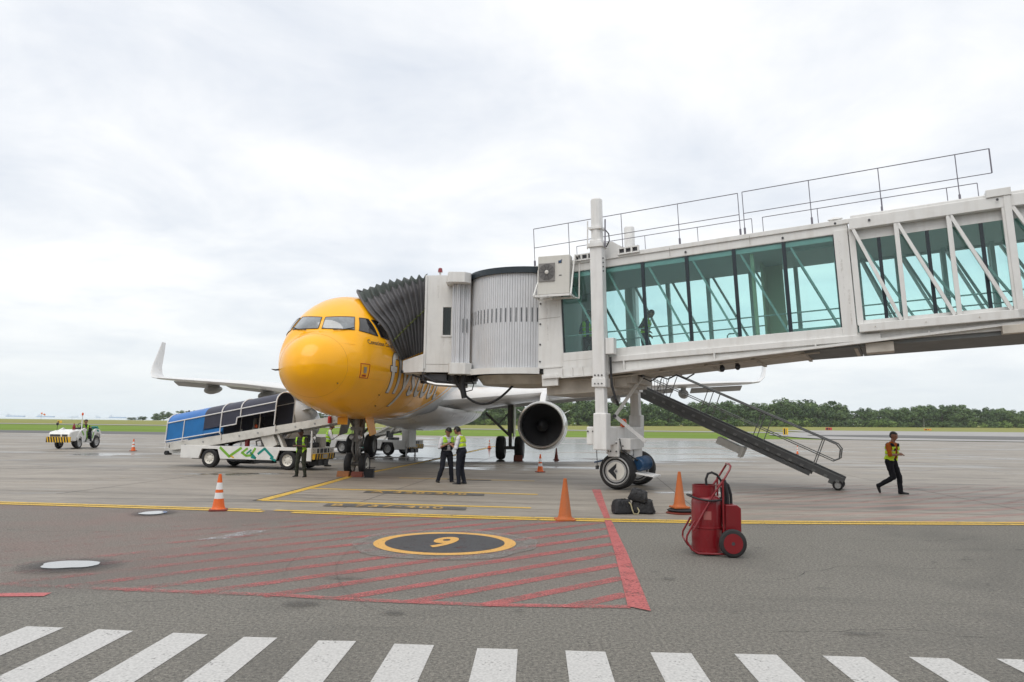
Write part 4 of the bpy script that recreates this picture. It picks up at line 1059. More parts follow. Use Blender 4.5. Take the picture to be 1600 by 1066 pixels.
# drive columns: (bridge coordinates)
def col_pt(X, Y, z): return JW @ Vector((X, Y, z))
cols_ = [((2.33, 20.5), (2.50, 20.5), 0), ((3.72, 23.45), (3.94, 23.45), 1)]
for (tx_, ty_), (bx, by), far_ in cols_:
    def cp(z): f = (z - 1.2) / 6.9; return col_pt(bx + (tx_ - bx) * f, by, z)
    q = MB(); top, mid_ = cp(6.95), cp(2.95)
    q.beam(mid_, top, .36, .34, up=(0, 1, 0)); o = q.build('lift_column', white_col, bridge, bevel=.035)
    q = MB(); q.beam(cp(1.15), cp(2.95), .28, .28, up=(0, 1, 0)); q.build('inner_leg', white_col, o, bevel=.03)
    q = MB(); q.tube([cp(7.28), cp(8.10), cp(8.14)], [.165, .165, .14], 12); q.build('column_cap', white_col, o, bevel=.01)
    q = MB(); q.tube([cp(6.92), cp(7.30)], .17, 12); q.obox(cp(6.78), (.23, 0, 0), (0, .22, 0), (0, 0, .05)); q.obox(cp(7.27), (.19, 0, 0), (0, .19, 0), (0, 0, .03)); q.build('column_head', white_col, o)
    for sx in (-1, 1):
        q = MB(); c = cp(6.75); q.tube([c + Vector((sx * .26, -.1, -.05)), c + Vector((sx * .26, -.1, .75))], .022, 6); q.build('guide_rod', rail_m if sx > 0 else white_col, o)
    q = MB(); q.obox(cp(2.95), (.20, 0, 0), (0, .19, 0), (0, 0, .12)); q.build('column_foot_plate', white_col, o, bevel=.01)
    q = MB()
    for a in (-.10, 0, .10):
        c = cp(3.15) + Vector((a, -.165, 0)); q.tube([c, c + Vector((0, -.03, 0))], .022, 8)
        c = cp(2.92) + Vector((a, -.185, 0)); q.tube([c, c + Vector((0, -.03, 0))], .018, 8)
    q.build('bolt', dark_steel, o)
    q = MB(); c = cp(1.62); q.obox(c, (.19, 0, 0), (0, .19, 0), (0, 0, .50)); q.build('leg_socket', white_col, o, bevel=.03)
    q = MB()
    for k in range(4): c = cp(6.4 - k * .12) + Vector((.18, -.10, 0)); q.tube([c, c + Vector((.02, -.01, 0))], .022, 8)
    q.build('bolt', dark_steel, o)
    if not far_:
        q = MB(); c = cp(3.95) + Vector((.32, 0, 0)); q.obox(c, (.12, 0, 0), (0, .12, 0), (0, 0, .22)); q.build('junction_box', white_col, o, bevel=.01)
        q = MB(); c = cp(3.65) + Vector((.30, -.02, 0)); q.tube([c, c + Vector((.02, 0, -.5)), c + Vector((.05, 0, -.8)), c + Vector((.15, .02, -1.15)), c + Vector((.12, .3, -1.3))], .035, 7); q.build('power_cable', black_rub, o)
        q = MB(); c = cp(7.15) + Vector((.22, 0, 0)); q.tube([c + Vector((0, 0, .1)), c + Vector((.12, 0, -.05)), c + Vector((.14, 0, -.25)), c + Vector((.05, 0, -.42))], .018, 6); q.build('power_cable', black_rub, o)
# cross frame on the roof between the columns
q = MB()
c0 = cols_[0]; a = col_pt(2.33, 20.5, 6.62); b = col_pt(3.72, 23.45, 6.62)
q.beam(a + Vector((0, .3, 0)), b - Vector((0, .3, 0)), .25, .16, up=(0, 0, 1)); q.build('roof_yoke', white_br, bridge)
q = MB(); q.prism([(-.75, 0), (.75, 0), (.15, .42), (-.15, .42)], lambda x, y, d: T3(.2 + x, .0 + d, 6.54 + y), .10, .16); q.build('gusset', white_br, bridge)
for u0 in (-.75, .55):
    q = MB(); tbox(q, u0, u0 + .62, -.10, -.04, 6.50, 6.53); tbox(q, u0, u0 + .62, -.10, -.04, 6.66, 6.69)
    for k in range(4): tbox(q, u0 + k * .19, u0 + k * .19 + .045, -.10, -.04, 6.53, 6.66)
    q.build('cable_chain', white_br, bridge)
    q = MB(); tbox(q, u0, u0 + .6, -.035, -.01, 6.53, 6.66); q.build('cable_chain_back', dark_steel, bridge)
# bogie
def bw(X, Y, z): return JW @ Vector((X, Y, z))
wdir = Vector((0, 1, 0)); udir = Vector((1, 0, 0))
wc0 = bw(2.94, 21.08, .52); wc1 = bw(3.80, 22.75, .52)
q = MB(); m_ = (wc0 + wc1) / 2
q.obox(m_ + Vector((-.30, .0, .98)), (.30, 0, 0), (0, 1.65, 0), (0, 0, .25)); q.build('axle_beam', white_col, bridge, bevel=.03)
q = MB(); q.obox(m_ + Vector((.05, -.3, .75)), (.35, 0, 0), (0, .55, 0), (0, 0, .16)); q.obox(m_ + Vector((.1, .2, .55)), (.2, 0, 0), (0, .4, 0), (0, 0, .2)); q.lathe([(.30, 0), (.30, .1), (.24, .12), (.24, .3)], 18, m_ + Vector((0, 0, .38))); q.build('steering_head', white_col, bridge, bevel=.02)
q = MB(); q.lathe([(.11, 0), (.11, .02), (.095, .03), (.085, .20), (.06, .23), (.01, .235)], 14, m_ + Vector((.0, -.25, 1.23))); q.build('beacon', orange_l, bridge, smooth=True)
q = MB(); q.obox(m_ + Vector((-.25, -.3, 1.235)), (.22, 0, 0), (0, .2, 0), (0, 0, .012)); q.build('beacon_plate', white_col, bridge)
for i, c in enumerate((wc0, wc1)):
    ax = Vector((0, 1, 0))
    t_, h = wheel_mb(c + ax * .22, ax, .515, .42, 36)
    o = t_.build('wheel', tyre_m, bridge, smooth=True)
    hh = MB(); s_ = -1
    hh.lathe([(.40, .0), (.385, -.02), (.37, -.05), (.335, .02), (.33, .06), (.27, .03), (.26, -.0), (.01, -.01)], 36, c + ax * .02, ax); hh.build('rim', rim_grey, o, smooth=True)
    hh = MB(); hh.lathe([(.262, -.012), (.255, -.022), (.01, -.024)], 32, c + ax * .02, ax, cap=False); hub = hh.build('hub_cap', rim_m, o, smooth=True)
    if i == 0:
        def em(poly, z=-.032):
            e_ = MB(); e_.add([c + ax * .02 + Vector((x, z, y)) for x, y in poly], [tuple(range(len(poly)))]); return e_
        em([(-.22, .0), (.03, .22), (.02, .10), (-.05, .0), (.02, -.10), (.03, -.24)]).build('emblem', black_p, o)
        em([(.05 * cos(2 * pi * k / 14) + .02, .06 * sin(2 * pi * k / 14)) for k in range(14)], -.038).build('emblem_centre', rim_grey, o)
        em([(.025 * cos(2 * pi * k / 10) + .02, .03 * sin(2 * pi * k / 10)) for k in range(10)], -.043).build('emblem_centre', dark_steel, o)
q = MB(); c = wc0 + Vector((.62, .55, .22)); q.lathe([(.02, -.26), (.15, -.25), (.19, -.2), (.20, 0), (.19, .2), (.15, .25), (.02, .26)], 20, c, (.35, 1, .1))
for k in range(9): q.lathe([(.205, -.17 + k * .04), (.205, -.155 + k * .04)], 20, c, (.35, 1, .1))
q.build('drive_motor', motor_b, bridge, smooth=True)
q = MB(); q.obox(c + Vector((.0, .0, -.28)), (.42, 0, -.06), (0, .35, 0), (0, 0, .02)); q.build('motor_shelf', white_col, bridge)
q = MB(); c2 = wc1 + Vector((.35, -.1, -.0)); q.obox(wc0 + Vector((-.55, .4, .25)), (.12, 0, .03), (0, .3, 0), (0, 0, .02)); q.build('mudguard', motor_b, bridge)
q = MB()
for c in (wc0 + Vector((-.58, .1, .1)),): q.tube([c, c + Vector((-.02, 0, .5)), c + Vector((.02, 0, .75))], .012, 6).obox(c + Vector((0, 0, -.02)), (.03, 0, 0), (0, .06, 0), (0, 0, .05))
q.build('feeler_rod', dark_steel, bridge)
# steering struts between bogie and tunnel (knee brace)
k_ = Vector((0, 1.0, 2.06)); kt = Vector((.83, 1.0, 3.20)); kb = Vector((.91, 1.0, 1.35))
q = MB(); q.beam(kt, k_, .06, .085); q.build('scissor_link', white_col, bridge)
q = MB(); q.beam(k_, kb, .06, .095); q.build('scissor_link', white_col, bridge)
q = MB(); q.tube([k_ + Vector((0, -.1, 0)), k_ + Vector((0, .1, 0))], .05, 10).tube([kt + Vector((0, -.1, 0)), kt + Vector((0, .1, 0))], .045, 10); q.build('hinge_pin', dark_steel, bridge)
# air conditioner on a bracket
acx = lambda u, w, v: T3(u, w, v)
def ac_pt(x, y, z):  # rotated a little towards the camera
    return T3(-1.72, -.62, 5.45) + Vector((x * .985 - y * .17, x * .17 + y * .985, z + x * .02))
q = MB()
def acbox(mb, x0, x1, y0, y1, z0, z1):
    return mb.obox(ac_pt((x0 + x1) / 2, (y0 + y1) / 2, (z0 + z1) / 2), (ac_pt(1, 0, 0) - ac_pt(0, 0, 0)) * (x1 - x0) / 2, (ac_pt(0, 1, 0) - ac_pt(0, 0, 0)) * (y1 - y0) / 2, Vector((0, 0, (z1 - z0) / 2)))
acbox(q, 0, .93, 0, .36, .10, 1.22); acu = q.build('air_conditioner', ac_m, bridge, bevel=.02)
q = MB(); acbox(q, .03, .50, -.03, 0, .48, 1.0); q.build('fan_recess', ac_grille, acu)
gc = ac_pt(.27, -.035, .74); gax = (ac_pt(0, 1, 0) - ac_pt(0, 0, 0)).normalized()
q = MB()
gx = (ac_pt(1, 0, 0) - ac_pt(0, 0, 0)).normalized()
for r_ in (.06, .10, .14, .18, .22): q.tube([gc + (gx * cos(2 * pi * k / 28) + Vector((0, 0, 1)) * sin(2 * pi * k / 28)) * r_ for k in range(28)], .006, 4, closed=True)
for k in range(10): a_ = 2 * pi * k / 10; q.tube([gc + (gx * cos(a_) + Vector((0, 0, 1)) * sin(a_)) * .05, gc + (gx * cos(a_) + Vector((0, 0, 1)) * sin(a_)) * .23], .005, 4)
q.build('fan_grille', dark_steel, acu)
q = MB(); q.lathe([(.06, 0), (.055, -.02), (.01, -.03)], 14, gc, gax); q.build('fan_hub', ac_m, acu)
q = MB(); acbox(q, .60, .70, -.008, 0, .98, 1.06); acbox(q, .62, .70, -.008, 0, .62, .645); q.build('maker_plate', dark_steel, acu)
q = MB(); q.add([ac_pt(.60, -.012, 1.02), ac_pt(.72, -.012, 1.10), ac_pt(.66, -.012, .98)], [(0, 1, 2)]); q.build('maker_mark', motor_b, acu)
q = MB()
acbox(q, -.10, .98, -.12, -.06, .02, .08); acbox(q, -.10, .98, .42, .48, .02, .08); acbox(q, -.10, -.05, -.12, .48, .02, .08); acbox(q, .95, 1.0, -.12, .48, .02, .08); acbox(q, .3, .36, -.12, .48, .02, .08)
acbox(q, -.12, -.08, .40, .46, .05, .9)
q.beam(ac_pt(-.09, -.10, .06), ac_pt(.05, .40, 1.0), .04, .04).beam(ac_pt(.99, -.10, .06), ac_pt(1.02, .25, 1.25), .04, .04).beam(ac_pt(1.12, .40, .0), ac_pt(1.12, .42, 1.3), .035, .035).beam(ac_pt(.98, .45, .05), ac_pt(1.12, .45, .02), .035, .035)
q.beam(ac_pt(1.02, .25, 1.25), ac_pt(1.12, .5, 1.2), .03, .03)
q.build('bracket', white_br, acu)
# ---------------- rotunda with curved slats
RC = JW @ Vector((.47, 23.38, 0)); RR = 1.75
def rp(ang, r, z): return Vector((RC.x + r * cos(ang), RC.y + r * sin(ang), z))
# angle toward the tunnel is 0 (local +x), slats sweep round the near side
a_t = -math.acos(1.05 / 1.75)
NSL = 44; a_end = a_t - R(112)
base_z, top_z = 3.42, 6.22
slat0 = None
for k in range(NSL):
    aa = a_t + (a_end - a_t) * (k + .5) / NSL; da = (a_t - a_end) / NSL / 2
    q = MB(); v = []
    prof = [(-1, .006), (-.82, .026), (.80, .026), (.96, .006)]
    for z in (base_z, top_z):
        for (x, r_) in prof: v.append(rp(aa + da * x, RR + r_, z))
    q.add(v, [(0, 1, 5, 4), (1, 2, 6, 5), (2, 3, 7, 6)][::1]); 
    o = q.build('slat', slat_grey, bridge, fix=False)
    if k % 2 == 0 and k < 40:
        s_ = MB(); zc = 4.98
        s_.add([rp(aa - da * .35, RR + .034, zc - .21), rp(aa + da * .35, RR + .034, zc - .21), rp(aa + da * .35, RR + .034, zc + .21), rp(aa - da * .35, RR + .034, zc + .21)], [(0, 1, 2, 3)])
        s_.build('viewing_slot', mullion_m, o)
def arc_band(name, r0, r1, z0, z1, a0, a1, m_, n=40):
    q = MB(); pts = [(r0, z0), (r1, z0), (r1, z1), (r0, z1)]
    for i in range(n):
        A0 = a0 + (a1 - a0) * i / n; A1 = a0 + (a1 - a0) * (i + 1) / n
        vs = [rp(A0, r_, z) for r_, z in pts] + [rp(A1, r_, z) for r_, z in pts]
        q.add(vs, [(0, 1, 5, 4), (1, 2, 6, 5), (2, 3, 7, 6), (3, 0, 4, 7)])
    return q.build(name, m_, bridge, fix=True)
arc_band('roof_band', 1.5, 1.86, 6.22, 6.40, 0, 2 * pi, mullion_m, 64)
arc_band('floor_skirt', 1.3, 1.92, 3.24, 3.42, a_t - .0, a_t - R(180), white_br, 44)
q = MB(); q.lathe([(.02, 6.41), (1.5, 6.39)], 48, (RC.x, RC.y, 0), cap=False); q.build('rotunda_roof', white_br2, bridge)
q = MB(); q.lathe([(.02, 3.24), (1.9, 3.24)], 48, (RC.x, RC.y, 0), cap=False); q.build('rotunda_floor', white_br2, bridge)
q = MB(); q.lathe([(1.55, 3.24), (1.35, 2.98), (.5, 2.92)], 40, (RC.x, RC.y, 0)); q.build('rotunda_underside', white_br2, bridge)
q = MB(); q.lathe([(1.72, 3.45), (1.72, 6.2)], 48, (RC.x, RC.y, 0), cap=False); 
q.build('rotunda_liner', ceil_m, bridge)
q = MB(); q.tube([rp(a_t - R(112 - 30 * k / 8), 1.94, 3.30 + k * .004) for k in range(9)], .02, 6); q.build('skirt_cable', black_rub, bridge)
q = MB()
for z in (3.6, 4.1, 4.7, 5.3, 5.8, 6.1): c = rp(a_t + .03, 1.80, z); q.tube([c, c + Vector((0, -.04, 0))], .025, 8)
q.build('bolt', dark_steel, bridge)
# ---------------- cab in aircraft axes (x = out to port, y = aft, z)
def cbox(mb, x0, x1, y0, y1, z0, z1): return mb.box(x0, x1, y0, y1, z0, z1)
# near side panel with window hole
xa, xb, z0_, z1_ = 2.60, 3.62, 3.36, 6.42
wx0, wx1, wz0, wz1 = 3.17, 3.43, 4.52, 5.40
q = MB()
cbox(q, xa, wx0, 3.28, 3.36, z0_, z1_); cbox(q, wx1, xb, 3.28, 3.36, z0_, z1_); cbox(q, wx0, wx1, 3.28, 3.36, z0_, wz0); cbox(q, wx0, wx1, 3.28, 3.36, wz1, z1_)
q.build('cab_wall', white_br, bridge, xf=JA)
q = MB(); cbox(q, xa, 4.6, 6.62, 6.70, z0_, z1_); q.build('cab_wall', white_br, bridge, xf=JA)
q = MB(); cbox(q, xa - .02, xa + .05, 3.24, 3.28, z0_ + .1, z1_); q.build('cab_edge', white_br, bridge, xf=JA, bevel=.01)
q = MB(); cbox(q, wx0 - .05, wx0, 3.25, 3.28, wz0 - .05, wz1 + .05); cbox(q, wx1, wx1 + .05, 3.25, 3.28, wz0 - .05, wz1 + .05); cbox(q, wx0, wx1, 3.25, 3.28, wz0 - .05, wz0); cbox(q, wx0, wx1, 3.25, 3.28, wz1, wz1 + .05)
fo = q.build('cab_window_frame', white_br, bridge, xf=JA)
q = MB(); cbox(q, wx0, wx1, 3.30, 3.31, wz0, wz1); q.build('glass_pane', glass_dark, fo, xf=JA)
q = MB(); cbox(q, xa, 4.7, 3.36, 6.62, z1_ - .1, z1_); q.build('cab_roof', white_br, bridge, xf=JA)
q = MB(); cbox(q, xa - .5, 4.7, 3.36, 6.62, 3.36, 3.46); q.build('cab_floor', white_br2, bridge, xf=JA)
q = MB(); q.prism([(2.60, 3.36), (2.60, 3.93), (1.94, 3.70), (1.94, 3.33)], lambda a, b, d: Vector((a, d, b)), 3.20, 3.30); q.build('bumper_panel', white_br, bridge, xf=JA, bevel=.01)
q = MB(); cbox(q, 1.88, 1.99, 3.2, 6.7, 3.32, 3.42); q.build('bumper_pad', black_rub, bridge, xf=JA, bevel=.02)
q = MB(); cbox(q, 1.99, 2.6, 3.3, 6.62, 3.30, 3.36); q.build('bumper_floor', white_br2, bridge, xf=JA)
q = MB(); q.lathe([(.10, 0), (.10, .03), (.035, .05), (.03, .14)], 12, (3.0, 3.5, z1_)); bb = q.build('beacon_mount', white_br, bridge, xf=JA, smooth=True)
q = MB(); q.lathe([(.075, .14), (.075, .20), (.06, .27), (.02, .29)], 12, (3.0, 3.5, z1_)); q.build('beacon', red_l, bb, xf=JA, smooth=True)
# slat curtain housing beside the cab
HB = JW @ Vector((-1.60, 22.75, 0))
def hbx(mb, x0, x1, y0, y1, z0, z1, ch=.0):
    return mb.prism([(x0, y0 + ch), (x0 + ch * .3, y0), (x1 - ch, y0 - .0), (x1, y0 + ch), (x1, y1), (x0, y1)], lambda a, b, d: JW @ Vector((a, b, d)), z0, z1)
q = MB(); hbx(q, -2.0, -1.28, 22.35, 23.1, 6.06, 6.38, .18); q.build('curtain_box', white_br, bridge, bevel=.012, fix=True)
q = MB(); hbx(q, -1.92, -1.22, 22.35, 23.1, 3.26, 3.60, .18); q.build('curtain_box', white_br, bridge, bevel=.012, fix=True)
q = MB(); hbx(q, -2.06, -1.96, 22.6, 23.3, 6.1, 6.3); q.build('curtain_bracket', white_br, bridge)
for k in range(9):
    x = -1.82 + .062 * k
    q = MB(); q.tube([JW @ Vector((x, 22.72 - (.06 if 1 < k < 4 else 0) + (k > 5) * .06, 3.58)), JW @ Vector((x, 22.72 - (.06 if 1 < k < 4 else 0) + (k > 5) * .06, 6.08))], .035, 8)
    o = q.build('slat', slat_grey, bridge, smooth=True)
    if k in (5, 7):
        s_ = MB(); s_.box(-.012, .012, -.045, -.036, 4.55, 4.98); p = JW @ Vector((x, 22.76, 0))
        s_.build('viewing_slot', mullion_m, o, xf=Matrix.Translation(JW @ Vector((x, 22.72, 0))) @ Matrix.Rotation(BT, 4, 'Z'))
# canopy (bellows): folds between the cab frame and the fuselage skin
ringA = [(2.6, 3.30, 4.00), (2.6, 3.30, 4.8), (2.6, 3.30, 5.6), (2.6, 3.32, 6.28), (2.6, 3.48, 6.46), (2.6, 4.2, 6.50), (2.6, 5.0, 6.52), (2.6, 5.8, 6.50), (2.6, 6.5, 6.44), (2.6, 6.66, 6.2), (2.6, 6.66, 5.2), (2.6, 6.66, 4.0)]
ringB = [(1.86, 3.40, 3.72), (1.78, 2.80, 4.05), (1.56, 2.42, 4.60), (1.02, 2.45, 5.16), (.40, 3.25, 5.86), (.25, 4.0, 6.02), (.2, 4.9, 6.08), (.25, 5.7, 6.08), (.5, 6.5, 6.02), (1.1, 6.7, 5.68), (1.6, 6.7, 5.1), (1.95, 6.5, 4.0)]
def ring_eval(rg, f):
    x = f * (len(rg) - 1); i = min(int(x), len(rg) - 2); t_ = x - i
    p0, p1, p2, p3 = [Vector(rg[max(0, min(len(rg) - 1, i + j))]) for j in (-1, 0, 1, 2)]
    return .5 * ((2 * p1) + (p2 - p0) * t_ + (2 * p0 - 5 * p1 + 4 * p2 - p3) * t_ ** 2 + (3 * p1 - p0 - 3 * p2 + p3) * t_ ** 3)
NF = 10
ctr = Vector((1.9, 5.0, 4.9))
def bel(u, v):
    a, b = ring_eval(ringA, v), ring_eval(ringB, v)
    g_ = u ** .92; p = a.lerp(b, g_)
    ph = (u * NF) % 1.0
    ridge = abs(ph - .5) * 2                    # 1 at ridges, 0 in valleys
    ridge = ridge ** 1.2
    side = max(0.0, 1 - abs(v - .12) / .3)
    nrm = Vector((.0, p.y - ctr.y, (p.z - ctr.z) * .9)).normalized()
    amp = .24 * (1 - .45 * u) * (.6 + .4 * min(1, v / .2))
    wob = .03 * mnoise.noise(Vector((u * 9, v * 14, 2.0)))
    bulge = sin(pi * u) * (.16 if v > .25 else .02)
    edge = min(1, u * 14) 
    return p + nrm * ((ridge - 1) * amp * edge + wob + bulge)
q = MB(); q.grid(bel, NF * 8, 66); q.build('canopy_bellows', bellow_m, bridge, xf=JA, fix=True).data.shade_smooth()
def val(u, v):
    vv = .315 + .06 * v
    p = bel(u, vv); nrm = Vector((0, -.6, .8)); sc = .5 + .5 * abs(sin(pi * u * 6.0))
    return p + nrm * (.03 + .05 * sc * sin(pi * v) + .03 * mnoise.noise(Vector((u * 12, v * 3, 7)))) + Vector((0, 0, .02 - .06 * sc * (1 - v)))
q = MB(); q.grid(val, 72, 6); q.build('canopy_valance', valance_m, bridge, xf=JA, smooth=True)
strap = mat('strap_green', (.10, .12, .03), .7, var=.3, vscale=20)
q = MB(); q.tube([bel(u_, .155 - .035 * u_ ** 1.0 + .0) + Vector((0, -.05, 0)) for u_ in [k / 24 * .98 for k in range(25)]], .022, 5); q.build('canopy_strap', strap, bridge, xf=JA)
# tail tube at the fuselage end
q = MB(); q.tube([ring_eval(ringB, k / 30) + Vector((0, -.03, .03)) for k in range(31)], .035, 8); q.build('canopy_lip', bellow_m, bridge, xf=JA, smooth=True)
# clutter and cables below the cab
q = MB()
for (x0, x1, y0, y1, z0, z1) in ((2.4, 4.2, 3.6, 4.0, 3.12, 3.30), (2.7, 3.3, 3.4, 4.2, 3.02, 3.3), (3.5, 4.1, 3.3, 4.4, 3.06, 3.34), (2.1, 3.9, 5.0, 5.3, 3.1, 3.3)): q.box(x0, x1, y0, y1, z0, z1)
q.tube([(2.6, 3.3, 3.25), (2.9, 3.4, 3.08), (3.9, 3.8, 2.98)], .05, 8).tube([(2.2, 3.35, 3.28), (2.6, 3.4, 3.15), (3.6, 3.4, 3.05)], .03, 6)
q.tube([(2.55, 3.25, 3.45), (2.6, 3.25, 3.1), (2.75, 3.3, 3.0)], .03, 6)
q.build('cab_machinery', dark_steel, bridge, xf=JA)
q = MB(); q.tube([(2.7, 3.35, 3.05), (3.0, 3.3, 2.98), (4.0, 3.2, 2.92)], .055, 8); q.build('cab_machinery', steel, bridge, xf=JA)
def wp(px_list): return [JW @ Vector(p) for p in px_list]
q = MB()
q.tube(wp([(-1.72, 22.9, 3.3), (-1.66, 22.8, 3.0), (-1.5, 22.7, 2.8), (-1.45, 22.7, 2.6)]), .07, 8)
q.tube(wp([(-1.45, 22.7, 3.25), (-1.5, 22.7, 2.95), (-1.42, 22.7, 2.55)]), .09, 8)
q.tube(wp([(-1.3, 22.8, 3.2), (-1.15, 22.8, 2.98), (-1.2, 22.8, 2.80), (-1.4, 22.8, 2.75)]), .018, 6)
q.tube(wp([(-1.9, 22.8, 3.1), (-1.85, 22.8, 3.0), (-1.7, 22.8, 3.0), (-1.6, 22.8, 3.2)]), .025, 6)
q.build('cable_bundle', black_rub, bridge)
q = MB(); lp = []
pA, pB = Vector((-1.42, 22.7, 2.66)), Vector((.10, 22.6, 3.02))
for k in range(25):
    f = k / 24; x = pA.x + (pB.x - pA.x) * f
    z = pA.z + (pB.z - pA.z) * f - 1.72 * f * (1 - f) * (1 - .25 * (f - .5))
    lp.append((x, pA.y, z + .0))
q.tube(wp(lp), .036, 8); q.build('ground_power_cable', black_rub, bridge, smooth=True)
q = MB(); c = JW @ Vector((.10, 22.6, 3.0)); q.tube([c, c + Vector((0, 0, .2))], .05, 8); q.build('cable_clamp', dark_steel, bridge)
for x_ in (3.05, 3.45):
    q = MB(); c = T3(x_, .5, vb(x_) - .02); q.tube([c, c + Vector((0, 0, -.08))], .05, 8).ell(c + Vector((.02, 0, -.14)), .07, .07, .09); q.build('flood_lamp', black_p, bridge, smooth=True)
q = MB(); q.tube([T3(9.75, .0, 3.45), T3(9.8, 0, 3.1), T3(9.95, 0, 2.85), T3(10.2, 0, 2.7)], .02, 6); q.build('power_cable', motor_b, bridge)
# pedestal far down the bridge, outside the picture
q = MB(); q.lathe([(.5, 0), (.5, .1), (.3, .12), (.3, 4.1), (.6, 4.3)], 24, (20.5, 1.4, 0)); q.build('pedestal', white_col, bridge, smooth=True)
# ---------------- service stairs on the far side (bridge frame, near stringer w = 4.2)
stairs = bpy.data.objects.new('service_stairs', None); COL.objects.link(stairs); stairs.parent = bridge
s_top, s_bot = Vector((-1.2, 0, 3.40)), Vector((5.81, 0, .26)); sd_ = (s_bot - s_top); sl = sd_.length; sdn = sd_.normalized()
upn = Vector((sdn.z * -1, 0, sdn.x)); upn = upn if upn.z > 0 else -upn
for w_ in (4.2, 5.05):
    q = MB(); a = s_top + Vector((0, w_, 0)); b = s_bot + Vector((0, w_, 0))
    q.beam(a, b, .05, .20, up=(0, 0, 1)); q.build('stringer', stair_m, stairs)
    q = MB(); q.beam(a + upn * -.18 + sdn * .5, b + upn * -.20 - sdn * .9, .05, .12, up=(0, 0, 1)); q.build('stringer', stair_m, stairs)
    top = Vector((.49, w_, 3.64)); bt = Vector((5.66, w_, 1.33))
    md = Vector((-.15, w_, 3.42)); mb_ = Vector((5.55, w_, .84))
    q = MB(); q.tube([top, bt, bt + Vector((.10, 0, -.14)), bt + Vector((.06, 0, -.42)), mb_], .022, 7).tube([md, mb_], .016, 6)
    hr = q.build('stair_handrail', stair_rail, stairs)
    for f in (.02, .10, .29, .36, .60, .66, .93) if w_ < 5 else (.02, .29, .60, .93):
        p = top.lerp(bt, f); foot = p + Vector((-.30, 0, -.80)); q = MB(); q.tube([p, foot], .016, 6); q.build('post', stair_rail, hr)
ns = 22
step0 = None
for k in range(ns):
    f = (k + .5) / ns; c = s_top + sd_ * f + Vector((0, 4.625, -.02))
    if step0 is None:
        q = MB(); q.box(-.13, .13, -.40, .40, -.015, .015).box(.10, .13, -.40, .40, -.05, -.015); step0 = q.build('step', stair_m, stairs); o = step0
    else: o = step0.copy(); COL.objects.link(o); o.parent = stairs
    o.location = c
for w_ in (4.165, 5.085):
    q = MB(); a = s_top + Vector((0, w_, .10)); b = s_bot + Vector((0, w_, .10)); q.beam(a, b, .02, .025, up=(0, 0, 1)); q.build('edge_strip', stair_rail, stairs)
for k in range(ns):
    f = (k + .5) / ns; c = s_top + sd_ * f + Vector((0, 4.165, -.06)); q = MB(); q.obox(c, sdn * .05, Vector((0, .012, 0)), upn * .035); q.build('step_bracket', stair_rail, stairs)
q = MB(); q.obox(Vector((2.58, 4.45, 1.22)), sdn * .40, Vector((0, .22, 0)), upn * .11); q.obox(Vector((2.95, 4.45, 1.02)), sdn * .05, Vector((0, .26, 0)), upn * .17); q.build('equipment_box', ac_m, stairs, bevel=.01)
for w_ in (4.2, 5.05):
    q = MB(); c = Vector((5.66, w_, .15)); t_, h = wheel_mb(c, (0, 1, 0), .15, .07, 18); o = t_.build('wheel', tyre_m, stairs, smooth=True); h.build('rim', rim_grey, o)
    q = MB(); q.beam(c, c + Vector((-.25, 0, .12)), .03, .10).beam(c, c + Vector((.10, 0, .16)), .03, .06); q.build('wheel_fork', stair_m, stairs)
q = MB(); tbox(q, -2.0, -.9, 2.8, 5.1, 3.40, 3.46); q.build('landing', stair_m, stairs)
q = MB()
for k in range(6): q.tube([Vector((.15 + k * .10, 4.2, 3.3)), Vector((.15 + k * .10, 4.2, 2.78 - k * .03))], .008, 5)
q.build('safety_wire', rail_m, stairs)

# ------------------------------------------------------------------ terminal behind the photographer (seen only as a reflection)
term = thing('terminal_building', 'long dark glazed terminal front behind the camera, seen only in the reflections', 'building', (0, -30, 0))
term_w = mat('terminal_wall', (.20, .20, .19), .7); term_g = mat('terminal_glass', (.03, .04, .045), .08, var=.2)
q = MB(); q.box(-75, 75, -6, 0, 0, 9.5); q.build('wall', term_w, term)
q = MB(); q.box(-77, 77, -8, 3.5, 9.5, 10.2); q.build('roof', term_w, term)
for k in range(24):
    for z0, z1 in ((.6, 4.2), (5.0, 9.0)):
        q = MB(); q.box(-73 + 6.1 * k, -67.4 + 6.1 * k, 0, .08, z0, z1); q.build('window', term_g, term)

# bolts, joints and small fixings on the bridge skin
for (u, v, w_) in ((6.15, 6.44, -.20), (6.9, 6.40, -.21), (9.5, 6.42, -.25), (.03, 6.32, -.01), (2.42, 6.32, -.01), (4.9, 6.32, -.01)):
    q = MB(); c = T3(u, w_, v); q.tube([c, c + Vector((0, -.02, 0))], .03, 8); q.build('bolt', dark_steel, bridge)
for k in range(14):
    q = MB(); u = 6.8 + k * 1.05; c = T3(u, -.225, 3.82); q.tube([c, c + Vector((0, -.012, 0))], .014, 6); q.build('bolt', white_br2, bridge)
seam_w = mat('panel_joint', (.33, .31, .28), .7)
for u in (2.0, 4.1):
    q = MB(); tbox(q, u - .006, u + .006, -.045, -.04, 6.26, 6.5); q.build('panel_joint', seam_w, bridge)
q = MB(); tbox(q, -2.05, -1.3, -.0245, -.02, 4.95, 4.962); q.build('panel_joint', seam_w, bridge)
q = MB(); q.box(2.66, 3.6, 3.274, 3.279, 3.60, 3.612).box(3.52, 3.532, 3.274, 3.279, 3.5, 6.3); q.build('panel_joint', seam_w, bridge, xf=JA)
rust = paint_mat('rust_run', (.30, .19, .10), .55, 6, sharp=4.0, opac=.45)
